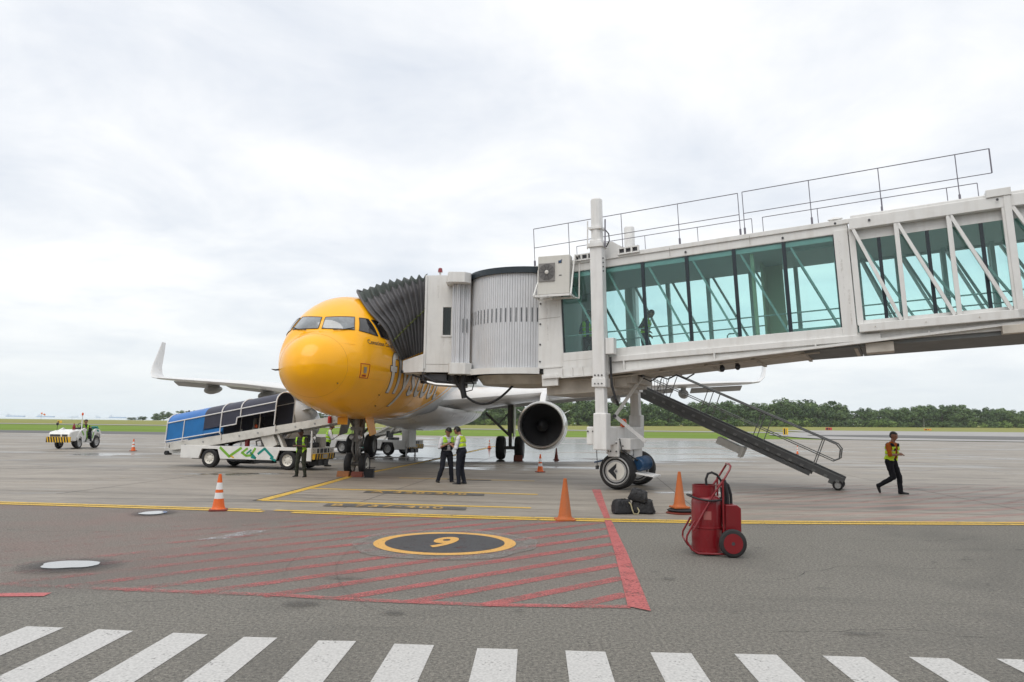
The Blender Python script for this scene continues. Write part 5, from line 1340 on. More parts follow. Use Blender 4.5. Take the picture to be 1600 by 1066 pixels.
for x, z0, z1, w_ in ((3.20, 3.9, 4.46, .03), (3.40, 4.0, 4.46, .03), (3.0, 5.7, 6.3, .05), (3.5, 5.2, 6.0, .04)):
    q = MB(); q.add([(x - w_, 3.2735, z1), (x + w_, 3.2735, z1), (x + w_ * .4, 3.2735, z0), (x - w_ * .3, 3.2735, z0)], [(0, 1, 2, 3)]); q.build('rust_run', rust, bridge, xf=JA)
for u, v0, v1, w_ in ((-1.7, 4.3, 6.1, .05), (-1.4, 5.2, 6.2, .03), (6.2, 4.6, 6.2, .04), (6.3, 3.9, 4.8, .03)):
    q = MB(); q.add([T3(u - w_, -.056, v1), T3(u + w_, -.056, v1), T3(u + w_ * .4, -.056, v0), T3(u - w_ * .3, -.056, v0)], [(0, 1, 2, 3)]); q.build('rust_run', rust, bridge)

# extra fittings on the bogie
q = MB(); mm = (wc0 + wc1) / 2
q.obox(mm + Vector((-.05, -.95, .62)), (.16, 0, 0), (0, .05, 0), (0, 0, .22)); q.obox(mm + Vector((.28, -.55, .62)), (.06, 0, 0), (0, .12, 0), (0, 0, .18)); q.obox(mm + Vector((-.28, -.6, .58)), (.08, 0, 0), (0, .1, 0), (0, 0, .12))
q.build('hinge_plate', white_col, bridge, bevel=.01)
q = MB()
for x_, z_ in ((-.55, 1.1), (-.40, 1.1), (-.1, 1.1), (.05, .78), (.05, .55), (-.12, .55), (.24, .7)):
    c = mm + Vector((x_, -1.02 if z_ < 1 else -1.66, z_)); q.tube([c, c + Vector((0, -.03, 0))], .022, 8)
q.build('bolt', dark_steel, bridge)
q = MB(); q.tube([mm + Vector((.1, -.9, .9)), mm + Vector((.2, -1.0, .6)), mm + Vector((.35, -.8, .45)), wc0 + Vector((.55, .3, .3))], .018, 6).tube([mm + Vector((-.3, -.9, .95)), mm + Vector((-.2, -1.0, .55)), mm + Vector((-.05, -.9, .4))], .015, 6); q.build('brake_hose', black_rub, bridge)
q = MB(); q.obox(mm + Vector((-.62, -1.2, 1.22)), (.05, 0, 0), (0, .08, 0), (0, 0, .04)); q.build('lifting_lug', dark_steel, bridge)
q = MB()
for k in range(4): q.tube([T3(.2 + k * .5, 1.0, 3.12), T3(.45 + k * .5, 1.0, 3.02 - .03 * (k % 2)), T3(.7 + k * .5, 1.0, 3.12)], .02, 6)
q.build('hanging_cable', black_rub, bridge)
q = MB()
for w_ in (.25, .33): q.tube([T3(-1.2, w_, 3.13), T3(.2, w_, 3.13), T3(5.5, w_, vb(5.5) - .06)], .018, 6)
q.build('conduit', white_br2, bridge)
# ------------------------------------------------------------------ belt loaders
def arch_side(x0, x1, zb, zt, arches):
    """outline of a body side with trapezoid wheel arches"""
    p = [(x0, zt), (x0, zb)]
    for c, hw, h in arches: p += [(c - hw, zb), (c - hw * .72, h), (c + hw * .72, h), (c + hw, zb)]
    return p + [(x1, zb), (x1, zt)]
def road_wheel(parent, x, y, r, w, hub, holes=True):
    t_, h = wheel_mb((x, y, r), (0, 1, 0), r, w, 28); o = t_.build('wheel', tyre_m, parent, smooth=True); h.build('rim', hub, o, smooth=True)
    if holes:
        q = MB()
        for k in range(8):
            a = 2 * pi * k / 8
            for sg in (-1, 1): q.cyl((x + cos(a) * r * .37, y + sg * w * .245, r + sin(a) * r * .37), (x + cos(a) * r * .37, y + sg * w * .262, r + sin(a) * r * .37), r * .045, n=6)
        q.build('wheel_nut', dark_steel, o)
    return o
def loader(name, label, loc, rz, WB, body, canopy, logo):
    t = thing(name, label, 'belt loader', loc, rz, 'belt loaders serving the airliner')
    zt = .82; W_ = 1.75
    q = MB(); q.prism(arch_side(-1.27, 4.25, .34, zt, [(0, .47, .70), (WB, .47, .70)]), lambda a, b, d: Vector((a, d, b)), .03, .10); q.build('side_panel', wht_veh, t, bevel=.012)
    q = MB(); q.prism(arch_side(-1.27, 4.25, .34, zt, [(0, .47, .70), (WB, .47, .70)]), lambda a, b, d: Vector((a, d, b)), W_ - .07, W_); q.build('side_panel', wht_veh, t, bevel=.012)
    q = MB(); q.box(-1.27, 4.25, .10, W_ - .07, .72, zt - .004).box(-1.29, -1.23, .1, W_ - .07, .40, .72).box(4.19, 4.25, .1, W_ - .07, .42, .72); q.build('deck', wht_veh, t)
    q = MB(); q.box(-1.0, 4.1, .35, W_ - .35, .30, .66).box(.7, 1.5, .15, .5, .26, .5).box(1.9, 2.6, .12, .45, .22, .45).box(.6, 1.2, 1.1, 1.5, .12, .4); q.build('underframe', black_p, t)
    for x in (0, WB):
        for y in (.14, W_ - .14): road_wheel(t, x, y, .355, .23, rim_m if canopy else rim_grey)
    q = MB(); q.box(-2.0, -1.27, .25, .75, .50, .66).box(-1.8, -1.27, .2, .8, .44, .50); q.build('tow_frame', wht_veh, t, bevel=.01)
    q = MB(); q.cyl((-2.02, .15, .50), (-2.02, .85, .50), .085, n=14); q.build('roller_bumper', black_rub, t, smooth=True)
    # front
    q = MB(); q.box(4.25, 4.34, .12, W_ - .1, .40, .60); fb = q.build('front_bumper', yellow_p, t)
    for k in range(8):
        q = MB(); y = .16 + k * .195
        if 3 <= k <= 4: continue
        q.prism([(y, .40), (y + .09, .40), (y + .14, .60), (y + .05, .60)], lambda a, b, d: Vector((4.34 + d, a, b)), .0, .006); q.build('stripe', black_p, fb)
    q = MB(); q.box(4.34, 4.352, .74, 1.05, .43, .57); q.build('number_plate', rim_grey, fb)
    q = MB(); q.box(4.25, 4.262, .45, 1.35, .62, .78); q.build('front_grille', black_p, t)
    for k in range(3): q = MB(); q.box(4.262, 4.27, .60 + .28 * k, .64 + .28 * k, .62, .78); q.build('grille_bar', wht_veh, t)
    vs, fs = text_mesh('21', .22)
    q = MB(); q.add([(4.262, 1.42 + v[0] * .9, .63 + v[1] * .9) for v in vs], fs); q.build('fleet_number', black_p, t)
    q = MB(); q.add([(4.262, .14 + v[0] * .9, .63 + v[1] * .9) for v in vs], fs); q.build('fleet_number', black_p, t)
    q = MB(); q.cyl((4.3, W_ * .5, .36), (4.3, W_ * .5, .2), .05, n=8).box(3.9, 4.3, .5, 1.2, .16, .36); q.build('tow_hitch', black_p, t)
    return t
ld1 = loader('belt_loader', 'white belt loader with green lettering carrying a blue and navy fabric canopy', (-11.32, 28.29, 0), math.atan2(-.255, .967), 3.29, None, True, True)
# conveyor: sloping beam with belt
def cline(x): return 1.16 + (x - 0) * .160      # top of the beam, from measured points
def conveyor(t, x0, x1, y0, y1, ztop, slope, mt, h=.34):
    def P(x, y, z): return Vector((x, y, ztop + x * slope + z))
    for y in (y0, y1):
        q = MB(); q.prism([(x0, 0), (x1, 0), (x1, -h * .75), (x0 + (x1 - x0) * .3, -h), (x0, -h * .8)], lambda a, b, d: P(a, y + d, b), -.035, .035); q.build('conveyor_beam', mt, t, bevel=.008)
        q = MB()
        for k in range(9):
            x = x0 + .7 + (x1 - x0 - 1) * k / 8
            q.cyl(P(x, y - .05, -.15), P(x, y + .05, -.15), .035, n=8)
        q.build('roller_end', steel, t)
    q = MB(); q.prism([(x0, -.03), (x1, -.03), (x1, -.06), (x0, -.06)], lambda a, b, d: P(a, d, b), y0 + .035, y1 - .035); q.build('conveyor_belt', black_rub, t)
    q = MB(); q.cyl(P(x0, y0 + .04, -.12), P(x0, y1 - .04, -.12), .10, n=12).cyl(P(x1, y0 + .04, -.10), P(x1, y1 - .04, -.10), .09, n=12); q.build('end_roller', black_rub, t)
conveyor(ld1, -1.80, 5.4, .10, 1.02, 1.16, .160, conv_wht)
q = MB(); q.beam((2.55, .3, .8), (2.2, .3, 1.42), .5, .28, up=(0, 1, 0)).beam((3.0, .3, .8), (2.7, .3, 1.4), .09, .25, up=(0, 1, 0)); q.build('lift_arm', conv_wht, ld1, bevel=.01)
q = MB(); q.beam((.2, .35, .8), (.9, .35, 1.12), .06, .08).beam((.2, .9, .8), (.9, .9, 1.12), .06, .08); q.build('lift_arm', dark_steel, ld1)
q = MB(); q.tube([(1.95, .55, .82), (1.9, .5, 1.02), (2.2, .45, 1.06), (2.75, .45, 1.0)], .06, 8).tube([(1.7, .5, .84), (1.66, .5, 1.0), (1.9, .5, 1.08)], .03, 6); q.build('hydraulic_hose', steel, ld1, smooth=True)
q = MB(); q.box(2.4, 3.3, .6, 1.3, .82, 1.12); q.build('engine_cover', dark_steel, ld1, bevel=.02)
q = MB(); q.lathe([(.09, 0), (.095, .30), (.05, .38), (.03, .44)], 12, (1.42, .3, .82)); q.build('fire_extinguisher', red_p, ld1, smooth=True)
q = MB(); q.tube([(1.15, .3, .82), (1.15, .3, 1.45)], .02, 6); p_ = q.build('beacon_post', steel, ld1); q = MB(); q.lathe([(.055, 0), (.06, .08), (.03, .13)], 10, (1.15, 1.2, 1.50)); q.build('beacon', orange_l, p_, smooth=True)
q = MB(); q.box(3.72, 4.1, .35, .85, .82, 1.0).box(3.66, 3.74, .35, .85, 1.0, 1.28); q.build('driver_seat', black_p, ld1, bevel=.03)
q = MB(); q.tube([(4.18, .15, .82), (4.18, .15, 1.38), (4.14, .2, 1.42)], .035, 7); q.build('grab_post', wht_veh, ld1)
q = MB(); q.tube([(4.12, .6, .82), (4.0, .6, 1.15)], .025, 6); o = q.build('steering_column', black_p, ld1); q = MB(); q.tube([(3.98 + .03 * cos(a), .6 + .17 * cos(a), 1.17 + .12 * sin(a)) for a in [2 * pi * k / 16 for k in range(16)]], .014, 6, closed=True); q.build('steering_wheel', black_p, o)
q = MB(); q.box(3.9, 4.15, .9, 1.3, .82, 1.2); q.build('console', conv_wht, ld1, bevel=.03)
q = MB(); q.box(5.2, 5.42, -.02, 1.1, 1.95, 2.12); q.build('belt_bumper', black_rub, ld1)
q = MB(); q.lathe([(.07, 0), (.07, .2), (.05, .26)], 10, (4.95, .0, 1.72)); q.build('beacon', mat('red_plastic', (.5, .02, .01), .4), ld1)
# canopy on hoops
def can(x, f, off=0.0, y1=1.3):
    """f 0..1 runs from the near foot up over to the far foot; x along the belt"""
    base = 1.20 + x * .160; shoulder = base + .82 - (.0 if x > -1 else .0); wdt = y1
    zs = 1.985 + x * .183 - .0                       # horizontal tube height
    rise = .36
    y0 = .05
    if f < .36: a = f / .36; return Vector((x - .06 * (1 - a), y0 - off, base + (zs - base) * a))
    if f > .64: a = (1 - f) / .36; return Vector((x - .06 * (1 - a), y1 + off, base + (zs - base) * a))
    a = (f - .36) / .28 * pi
    return Vector((x, (y0 + y1) / 2 - ((y1 - y0) / 2 + off) * cos(a), zs + (rise + off) * sin(a)))
def sheet(name, x0, x1, m_, f0, f1, nx, nf, off=0):
    q = MB(); q.grid(lambda u, v: can(x0 + (x1 - x0) * u, f0 + (f1 - f0) * v, off + .008 * mnoise.noise(Vector((u * 5 * (x1 - x0), v * 6, x0)))), nx, nf); return q.build(name, m_, ld1, smooth=True)
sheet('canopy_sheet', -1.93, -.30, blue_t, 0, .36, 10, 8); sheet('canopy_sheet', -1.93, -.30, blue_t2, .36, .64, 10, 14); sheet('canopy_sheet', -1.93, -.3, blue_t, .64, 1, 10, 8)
sheet('canopy_sheet', -.30, 1.15, navy_t, .13, .36, 10, 6); sheet('canopy_sheet', -.3, 2.72, navy_t, .36, .64, 18, 14)
sheet('canopy_sheet', 1.15, 2.72, navy_t, .225, .36, 10, 5); sheet('canopy_sheet', -.3, 1.0, navy_t, .64, 1, 10, 8); sheet('canopy_sheet', 2.05, 2.72, navy_t, .64, 1, 10, 8); sheet('canopy_sheet', 1.0, 2.05, navy_t, .64, .78, 8, 4)
sheet('canopy_sheet', -.28, .55, blue_t, .03, .10, 6, 2)
frame_w = mat('hoop_white', (.7, .7, .7), .4, var=.05)
def hoop(x, f0=0, f1=1): q = MB(); q.tube([can(x, f0 + (f1 - f0) * k / 32, .014) for k in range(33)], .024, 6); q.build('hoop', frame_w, ld1, smooth=True)
hoop(-1.93); hoop(.45); hoop(1.27, .225, 1); hoop(2.74)
q = MB(); q.tube([can(-1.17, f, .014) for f in (0, .1, .2, .3, .36)], .02, 6); q.tube([Vector((-1.2, .0, 1.0)), can(-1.2, 0, .014)], .02, 6); q.build('hoop', frame_w, ld1)
for x0, x1, f in ((-1.93, 2.74, .36), (-1.93, .45, .03), (.45, 1.12, .115), (1.15, 2.74, .225), (-1.93, 2.74, .64)):
    q = MB(); q.tube([can(x0, f, .014), can(x1, f, .014)], .022, 6); q.build('canopy_rail', frame_w, ld1)
q = MB(); q.tube([can(1.12, .115, .014), can(1.13, .225, .014)], .022, 6); q.build('canopy_rail', frame_w, ld1)
for x in (-1.9, .5, 2.78):
    q = MB(); q.tube([Vector((x - .05, .03, .95 + x * .16)), can(x, 0, .014)], .02, 6); q.build('canopy_rail', frame_w, ld1)
q = MB(); q.tube([can(-1.5, .5, .01), can(-1.5, .5, .07)], .03, 6); q.build('canopy_cap', black_p, ld1)
# lettering strokes on the side panel (x, z)
def stroke(pts, w, m_):
    q = MB()
    for a, b in zip(pts, pts[1:]):
        A, B_ = Vector((a[0], 0, a[1])), Vector((b[0], 0, b[1])); d = (B_ - A).normalized(); n = Vector((-d.z, 0, d.x)) * w / 2
        A = A - d * w * .2; B_ = B_ + d * w * .2; y = .024
        q.add([(A + n) + Vector((0, y, 0)), (B_ + n) + Vector((0, y, 0)), (B_ - n) + Vector((0, y, 0)), (A - n) + Vector((0, y, 0))], [(0, 1, 2, 3)])
    q.build('lettering', m_, ld1)
stroke([(.46, .76), (.86, .44)], .10, green_l); stroke([(.86, .44), (1.36, .76)], .095, green_l); stroke([(.93, .46), (1.05, .40)], .06, yellow_p)
stroke([(1.38, .60), (1.58, .48), (1.78, .50), (1.95, .76)], .085, green_l); stroke([(1.42, .60), (1.62, .75)], .08, green_l); stroke([(1.60, .56), (1.78, .70)], .06, teal_l); stroke([(1.80, .44), (1.98, .40), (1.76, .60)], .085, teal_l)
stroke([(2.08, .56), (2.34, .76)], .09, teal_l); stroke([(2.34, .76), (2.70, .44)], .09, teal_l); stroke([(2.60, .42), (2.80, .34)], .08, teal_l)

# second belt loader, at the rear hold
ld2 = loader('belt_loader', 'plain white belt loader with a rounded cab hood behind the nose gear', (-9.37, 41.65, 0), math.atan2(-1.5, 2.95), 3.1, None, False, False)
conveyor(ld2, -2.2, 4.9, .5, 1.4, .98, .17, conv_wht)
q = MB(); q.prism([(4.0, .8), (4.0, 1.45), (4.08, 1.6), (4.22, 1.66), (4.4, 1.6), (4.45, 1.45), (4.45, .45), (4.25, .45), (4.25, .8)], lambda a, b, d: Vector((a, d, b)), .05, .75); q.build('cab_hood', wht_veh, ld2, bevel=.03)
q = MB(); q.box(3.0, 3.4, .15, .7, .8, .95).box(2.9, 3.0, .15, .7, .95, 1.3); q.build('driver_seat', black_p, ld2, bevel=.03)
q = MB(); q.tube([(4.0, .4, .9), (3.75, .4, 1.3)], .02, 6).tube([(3.73, .4 + .17 * cos(a), 1.32 + .14 * sin(a)) for a in [2 * pi * k / 14 for k in range(14)]], .015, 6, closed=True); q.build('steering_wheel', black_p, ld2)
for y in (.08, .9): q = MB(); q.tube([(4.3, y, 0.0), (4.3, y, .5)], .04, 6).box(4.25, 4.35, y - .05, y + .05, 0, .04); q.build('jack_leg', steel, ld2)
q = MB(); q.beam((1.1, .4, .75), (3.6, .4, 1.85), .10, .10).beam((2.6, .4, .8), (3.6, .4, 1.85), .06, .06).beam((1.1, 1.3, .75), (3.6, 1.3, 1.85), .10, .10); q.build('lift_arm', conv_wht, ld2)
q = MB()
for a, b in (((.75, .76), (1.45, .40)), ((1.45, .40), (1.62, .38))):
    A, B_ = Vector((a[0], .024, a[1])), Vector((b[0], .024, b[1])); d = (B_ - A).normalized(); n = Vector((-d.z, 0, d.x)) * .045
    q.add([A + n, B_ + n, B_ - n, A - n], [(0, 1, 2, 3)])
q.build('lettering', teal_l, ld2)

# ------------------------------------------------------------------ baggage tractor (x forward, y left)
tug = thing('baggage_tractor', 'small white open baggage tractor with black and yellow striped bumper on the left apron', 'tractor', (-25.55, 44.1, 0), R(-93)); tug.scale = (1.0, 1.0, 1.04)
q = MB(); prof = [(1.42, .42), (1.44, .80), (1.36, .92), (.95, 1.0), (.2, 1.06), (.15, 1.06), (.15, .42)]
q.prism(prof, lambda a, b, d: Vector((a, d, b)), -.62, .62); q.build('hood', wht_veh, tug, bevel=.05)
def tug_side(y0, y1):
    q = MB(); q.prism([(.72, .36), (.80, .62), (.66, .86), (.50, 1.02), (.15, 1.14), (-.02, 1.08), (-.12, .62), (-.25, .46), (-.55, .46), (-.62, .80), (-.80, 1.05), (-.95, 1.10), (-1.30, 1.06), (-1.48, .80), (-1.40, .55), (-1.30, .80), (-1.05, .86), (-.80, .72), (-.66, .40), (-.5, .32), (.35, .32), (.38, .60), (.52, .70), (.68, .55)][::-1], lambda a, b, d: Vector((a, d, b)), y0, y1); return q.build('side_panel', wht_veh, tug)
tug_side(.60, .68); tug_side(-.68, -.60)
q = MB(); q.box(-1.35, .15, -.58, .58, .34, .50); q.box(-1.4, -.75, -.55, .55, .50, .98); q.build('chassis', wht_veh, tug, bevel=.03)
q = MB(); q.box(1.42, 1.50, -.70, .70, .36, .66); bmp = q.build('front_bumper', yellow_p, tug)
for k in range(9):
    y = -.70 + k * .155
    q = MB(); q.prism([(y, .36), (y + .075, .36), (y + .005, .66), (y - .07, .66)] if k > 0 else [(y, .36), (y + .075, .36), (y + .005, .66), (y, .66)], lambda a, b, d: Vector((1.50 + d, a, b)), 0, .008); q.build('stripe', black_p, bmp)
for y0, y1 in ((-.52, .08), (.18, .50)): q = MB(); q.box(1.435, 1.452, y0, y1, .68, .80); q.build('grille', dark_steel, tug)
q = MB(); q.box(-.75, -.25, -.5, .5, .50, .72).box(-.85, -.72, -.5, .5, .72, 1.15); q.build('seat', black_p, tug, bevel=.04)
q = MB(); q.tube([(.15, .25, 1.05), (-.08, .25, 1.22)], .02, 6).tube([(-.1 + .05 * sin(a), .25 + .19 * cos(a), 1.24 + .16 * sin(a)) for a in [2 * pi * k / 16 for k in range(16)]], .016, 6, closed=True); q.build('steering_wheel', black_p, tug)
q = MB(); q.tube([(.12, .45, 1.05), (.12, .45, 1.85)], .03, 7); p_ = q.build('beacon_pole', wht_veh, tug); q = MB(); q.lathe([(.05, 0), (.055, .1), (.03, .15)], 10, (.12, .45, 1.85)); q.build('beacon', orange_l, p_)
q = MB(); q.lathe([(.08, 0), (.085, .16), (.04, .28), (.03, .33)], 10, (.3, .1, 1.05)); q.build('fire_extinguisher', red_p, tug)
q = MB(); q.tube([(.9, -.5, 1.0), (.9, -.5, 1.32)], .012, 6).ell((.9, -.5, 1.36), .05, .08, .09, 10, 6); q.build('mirror', black_p, tug)
for x, r_, w_ in ((.55, .30, .20), (-1.05, .36, .26)):
    for y in (.56, -.56): road_wheel(tug, x, y, r_, w_, rim_grey)
q = MB(); q.box(-1.55, -1.3, -.2, .2, .35, .5); q.build('tow_hitch', black_p, tug)
for pts, m_ in (([(.42, .98), (.22, .74)], green_l), ([(.0, .98), (-.1, .5)], green_l), ([(-.6, .55), (-.7, .9)], green_l), ([(-1.0, 1.0), (-1.2, .95)], teal_l)):
    q = MB(); A, B_ = Vector((pts[0][0], .686, pts[0][1])), Vector((pts[1][0], .686, pts[1][1])); d = (B_ - A).normalized(); n = Vector((-d.z, 0, d.x)) * .05
    q.add([A + n, B_ + n, B_ - n, A - n], [(3, 2, 1, 0)]); q.build('decal', m_, tug)
q = MB(); q.prism([(-1.3, 1.06), (-1.15, 1.06), (-1.0, 1.22), (-1.15, 1.24)], lambda a, b, d: Vector((a, d, b)), .3, .62); q.build('rear_panel', teal_l, tug)

# ------------------------------------------------------------------ cones
def cone(label, X, Y, h, style, rz=0.0, r=None):
    c = thing('traffic_cone', label, 'traffic cone', (X, Y, 0), rz, 'traffic cones on the apron')
    r0 = h * .165; r1 = h * .04; mt = {'stripe': orange_c, 'plain': orange_old, 'dark': cone_dark}[style]
    b = MB(); s_ = h * .245
    b.prism([(s_ * cos(pi / 4 + k * pi / 2 + d_) * 1.25, s_ * sin(pi / 4 + k * pi / 2 + d_) * 1.25) for k in range(4) for d_ in (-.12, .12)], XY, 0, .035)
    b.build('base', mt if style != 'stripe' else cone_dark, c, bevel=.008)
    def rad(z): return r0 + (r1 - r0) * z / h
    if style == 'stripe':
        segs = [(0, .30, orange_c), (.30, .47, cone_white), (.47, .56, orange_c), (.56, .76, cone_white), (.76, 1.0, orange_c)]
    else: segs = [(0, 1, mt)]
    for i, (a, b_, m_) in enumerate(segs):
        q = MB(); pr = [(rad(h * a), .035 + (h - .035) * a), (rad(h * b_), .035 + (h - .035) * b_)]
        if i == 0: pr = [(rad(0) * 1.22, .036), (rad(0) * 1.08, .055)] + [(rad(h * .04), .09)] + pr[1:]
        if b_ == 1.0: pr += [(rad(h) * .6, h + .005)]
        q.lathe(pr, 24, cap=(b_ == 1.0 and False)); q.build('band' if len(segs) > 1 else 'body', m_, c, smooth=True)
    return c
cone('orange cone with white bands standing alone on the yellow line left of the crossing roundel', -5.84, 15.23, .72, 'stripe', .3)
cone('worn plain orange cone on the yellow double line beside the red stripe', 1.05, 14.45, .78, 'plain', .1)
c3 = cone('plain orange cone on a stack of dark bases behind the red extinguisher trolley', 3.53, 15.78, .74, 'plain', .2)
for ch in c3.children: ch.location.z += .115
for k, dz in enumerate((0, .055)):
    q = MB(); s_ = .27 - .01 * k
    q.lathe([(s_, .0), (s_ * 1.05, .02), (s_ * .85, .045), (s_ * .5, .05)], 20, (0.01 * k, 0, dz)); q.build('stacked_base', black_rub if k else cone_dark, c3, smooth=True)
cone('orange cone with white bands in front of the jet engine', 1.12, 28.25, .66, 'stripe', .4)
cone('dark red cone standing behind the jet engine', 2.29, 37.67, .60, 'dark')
cone('tiny orange and white cone far off between the main wheels', -1.49, 52.86, .60, 'stripe')
cone('small orange and white cone between the tractor and the belt loader', -20.73, 41.4, .66, 'stripe')
cone('thin red and white cone far off under the lower stair rail', 18.95, 49.73, .60, 'stripe').scale = (.6, .6, 1)

# ------------------------------------------------------------------ wheeled extinguisher (x to the right of the picture)
ext = thing('fire_extinguisher_trolley', 'red wheeled fire extinguisher with black hose on the tarmac', 'fire extinguisher', (2.86, 10.95, 0), R(-6)); ext.scale = (.80, .80, .835)
q = MB(); prof = [(.20, .10), (.235, .12), (.235, .93), (.225, .97), (.17, 1.02), (.10, 1.05)]
q.lathe([(.262, .10), (.265, .12), (.265, .44), (.273, .445), (.273, .465), (.265, .47), (.265, .88), (.255, .93), (.20, .98), (.10, 1.0)], 36, (-.03, 0, 0)); q.build('tank', red_p, ext, smooth=True)
q = MB(); q.lathe([(.205, .95), (.205, 1.15), (.21, 1.155), (.21, 1.17), (.195, 1.17)], 28, (-.07, 0, 0), cap=False); q.build('neck_guard', red_p, ext, smooth=True)
q = MB(); q.lathe([(.03, .98), (.03, 1.1), (.05, 1.1), (.05, 1.14), (.01, 1.15)], 12, (.02, -.02, 0)).tube([(.02, -.02, 1.08), (.1, -.03, 1.06), (.13, -.03, 1.02)], .015, 6); q.build('valve', dark_steel, ext)
q = MB(); q.lathe([(.27, .06), (.27, .14)], 36, (-.03, 0, 0), cap=False); q.build('foot_ring', red_p, ext)
for y in (-.285, .30):
    q = MB(); yy = y
    q.tube([(.24, yy, .045), (-.22, yy, .045), (-.33, yy, .10), (-.42, yy, .24), (-.415, yy, .33), (-.27, yy, .58)], .018, 8)
    q.tube([(-.30, yy, .42), (-.18, yy, .62), (.05, yy, 1.02), (.22, yy, 1.25), (.34, yy * .95, 1.44), (.37, yy * .8, 1.50), (.36, yy * .5, 1.53)], .018, 8)
    q.tube([(.22, yy, .2), (.22, yy, 1.28)], .018, 8)
    q.build('frame_tube', red_p, ext, smooth=True)
q = MB(); q.tube([(.36, -.125, 1.53), (.36, .135, 1.53)], .018, 8).tube([(-.42, -.25, .24), (-.42, .27, .24)], .018, 8).tube([(.22, -.25, 1.15), (.22, .27, 1.15)], .016, 8).tube([(.22, -.25, .22), (.22, .27, .22)], .02, 8); q.build('frame_tube', red_p, ext)
for y in (-.36, .36):
    t_, h = wheel_mb((.36, y, .235), (0, 1, 0), .235, .09, 30)
    o = t_.build('wheel', tyre_m, ext, smooth=True)
    hh = MB(); hh.lathe([(.165, -.05), (.155, -.04), (.145, -.015), (.06, -.02), (.05, -.045), (.01, -.05)], 26, (.36, y, .235), (0, 1, 0)); hh.lathe([(.165, .05), (.155, .04), (.145, .015), (.06, .02), (.05, .045), (.01, .05)], 26, (.36, y, .235), (0, 1, 0)); hh.build('rim', red_p, o, smooth=True)
    hh = MB(); hh.cyl((.36, y - .055, .235), (.36, y + .055, .235), .03, n=12); hh.build('hub_cap', dark_steel, o)
q = MB(); q.cyl((.36, -.36, .235), (.36, .36, .235), .018); q.build('axle', dark_steel, ext)
q = MB(); q.prism([(.27, .40), (.54, .40), (.54, .80), (.47, .85), (.27, .85)], lambda a, b, d: Vector((a, d, b)), -.21, .19); q.build('hose_box', red_p, ext, bevel=.012)
q = MB(); q.tube([(-.03, -.08, 1.14), (-.045, -.09, 1.26), (-.01, -.10, 1.36), (.06, -.10, 1.385), (.15, -.09, 1.345), (.23, -.05, 1.24), (.29, -.02, 1.05), (.30, 0, .84)], .022, 8); q.build('hose', black_rub, ext, smooth=True)
q = MB(); q.tube([(.27, -.05, 1.28), (.30, -.06, 1.20), (.335, -.06, 1.0), (.34, -.06, .84)], .030, 8).tube([(.29, .06, 1.22), (.37, .06, 1.16), (.415, .06, 1.0), (.42, .06, .84)], .026, 8).tube([(.24, 0, 1.2), (.255, 0, 1.0), (.26, 0, .5)], .03, 8); q.build('hose', black_rub, ext, smooth=True)
q = MB(); q.tube([(-.05 + .285 * cos(a) * 1.12, .285 * sin(a) * 1.05, .945 + .02 * cos(a * 2) - .025 * cos(a)) for a in [2 * pi * k / 30 for k in range(30)]], .017, 7, closed=True); q.build('hose', black_rub, ext, smooth=True)

# ------------------------------------------------------------------ bags
def bag(label, X, Y, z, rz, L_, W_, H_, seed, tilt=(0, 0)):
    q = MB(); n, m_ = 22, 14
    def fn(u, v):
        a, b = 2 * pi * u, pi * v - pi / 2
        c, s_ = cos(a), sin(a); sp = lambda x, e: abs(x) ** e * (1 if x > 0 else -1)
        x = sp(c, .32) * sp(cos(b), .28); y = sp(s_, .32) * sp(cos(b), .28); zz_ = sp(sin(b), .38)
        k = 1 + .16 * mnoise.noise(Vector((x * 1.7 + seed, y * 1.7, zz_ * 1.7))) + .06 * mnoise.noise(Vector((x * 5, y * 5 + seed, zz_ * 5)))
        tp = 1.04 - .36 * (zz_ + 1) / 2
        return Vector((x * L_ / 2 * k * tp, y * W_ / 2 * k * tp, (zz_ * .5 * (k if zz_ > 0 else 1) + .5) * H_))
    q.grid(fn, n, m_); o = q.build('bag_body', bag_m, None, fix=True); o.data.shade_smooth()
    t = thing('black_bag', label, 'bag', (X, Y, z), rz, 'black bags heaped on the ground'); t.rotation_euler = (tilt[0], tilt[1], rz); o.parent = t
    q = MB(); q.tube([Vector(fn(.75, .5)) + Vector((-.1 * L_, -.01, .05)), Vector((-.12 * L_, -W_ * .3, H_ * 1.0)), Vector((.1 * L_, -W_ * .25, H_ * 1.04)), Vector((.16 * L_, -W_ * .5, H_ * .5))], .011, 6); q.build('strap', bag_m, t)
    q = MB(); q.tube([Vector((-L_ * .42, 0, H_ * .93)), Vector((0, 0, H_ * 1.01)), Vector((L_ * .4, 0, H_ * .93))], .007, 5); q.build('zip', dark_steel, t)
    return t
bag('squat black bag at the left of the heap behind the red stripe', 2.30, 15.62, 0, R(12), .42, .34, .30, 1.2)
bag('long black bag lying at the right of the heap', 2.74, 15.70, 0, R(-14), .54, .34, .29, 5.1)
bag('ribbed black bag perched on top of the two others', 2.64, 15.68, .25, R(-18), .42, .28, .25, 9.4, (.05, .2))
q = MB(); q.tube([(2.42, 15.55, .26), (2.47, 15.48, .20), (2.49, 15.44, .10), (2.52, 15.42, .02), (2.60, 15.40, .02), (2.63, 15.43, .08), (2.60, 15.47, .14)], .014, 6); o = q.build('rope', rope_m, smooth=True); tag(o, 'khaki rope draped over the front of the black bags', 'rope')

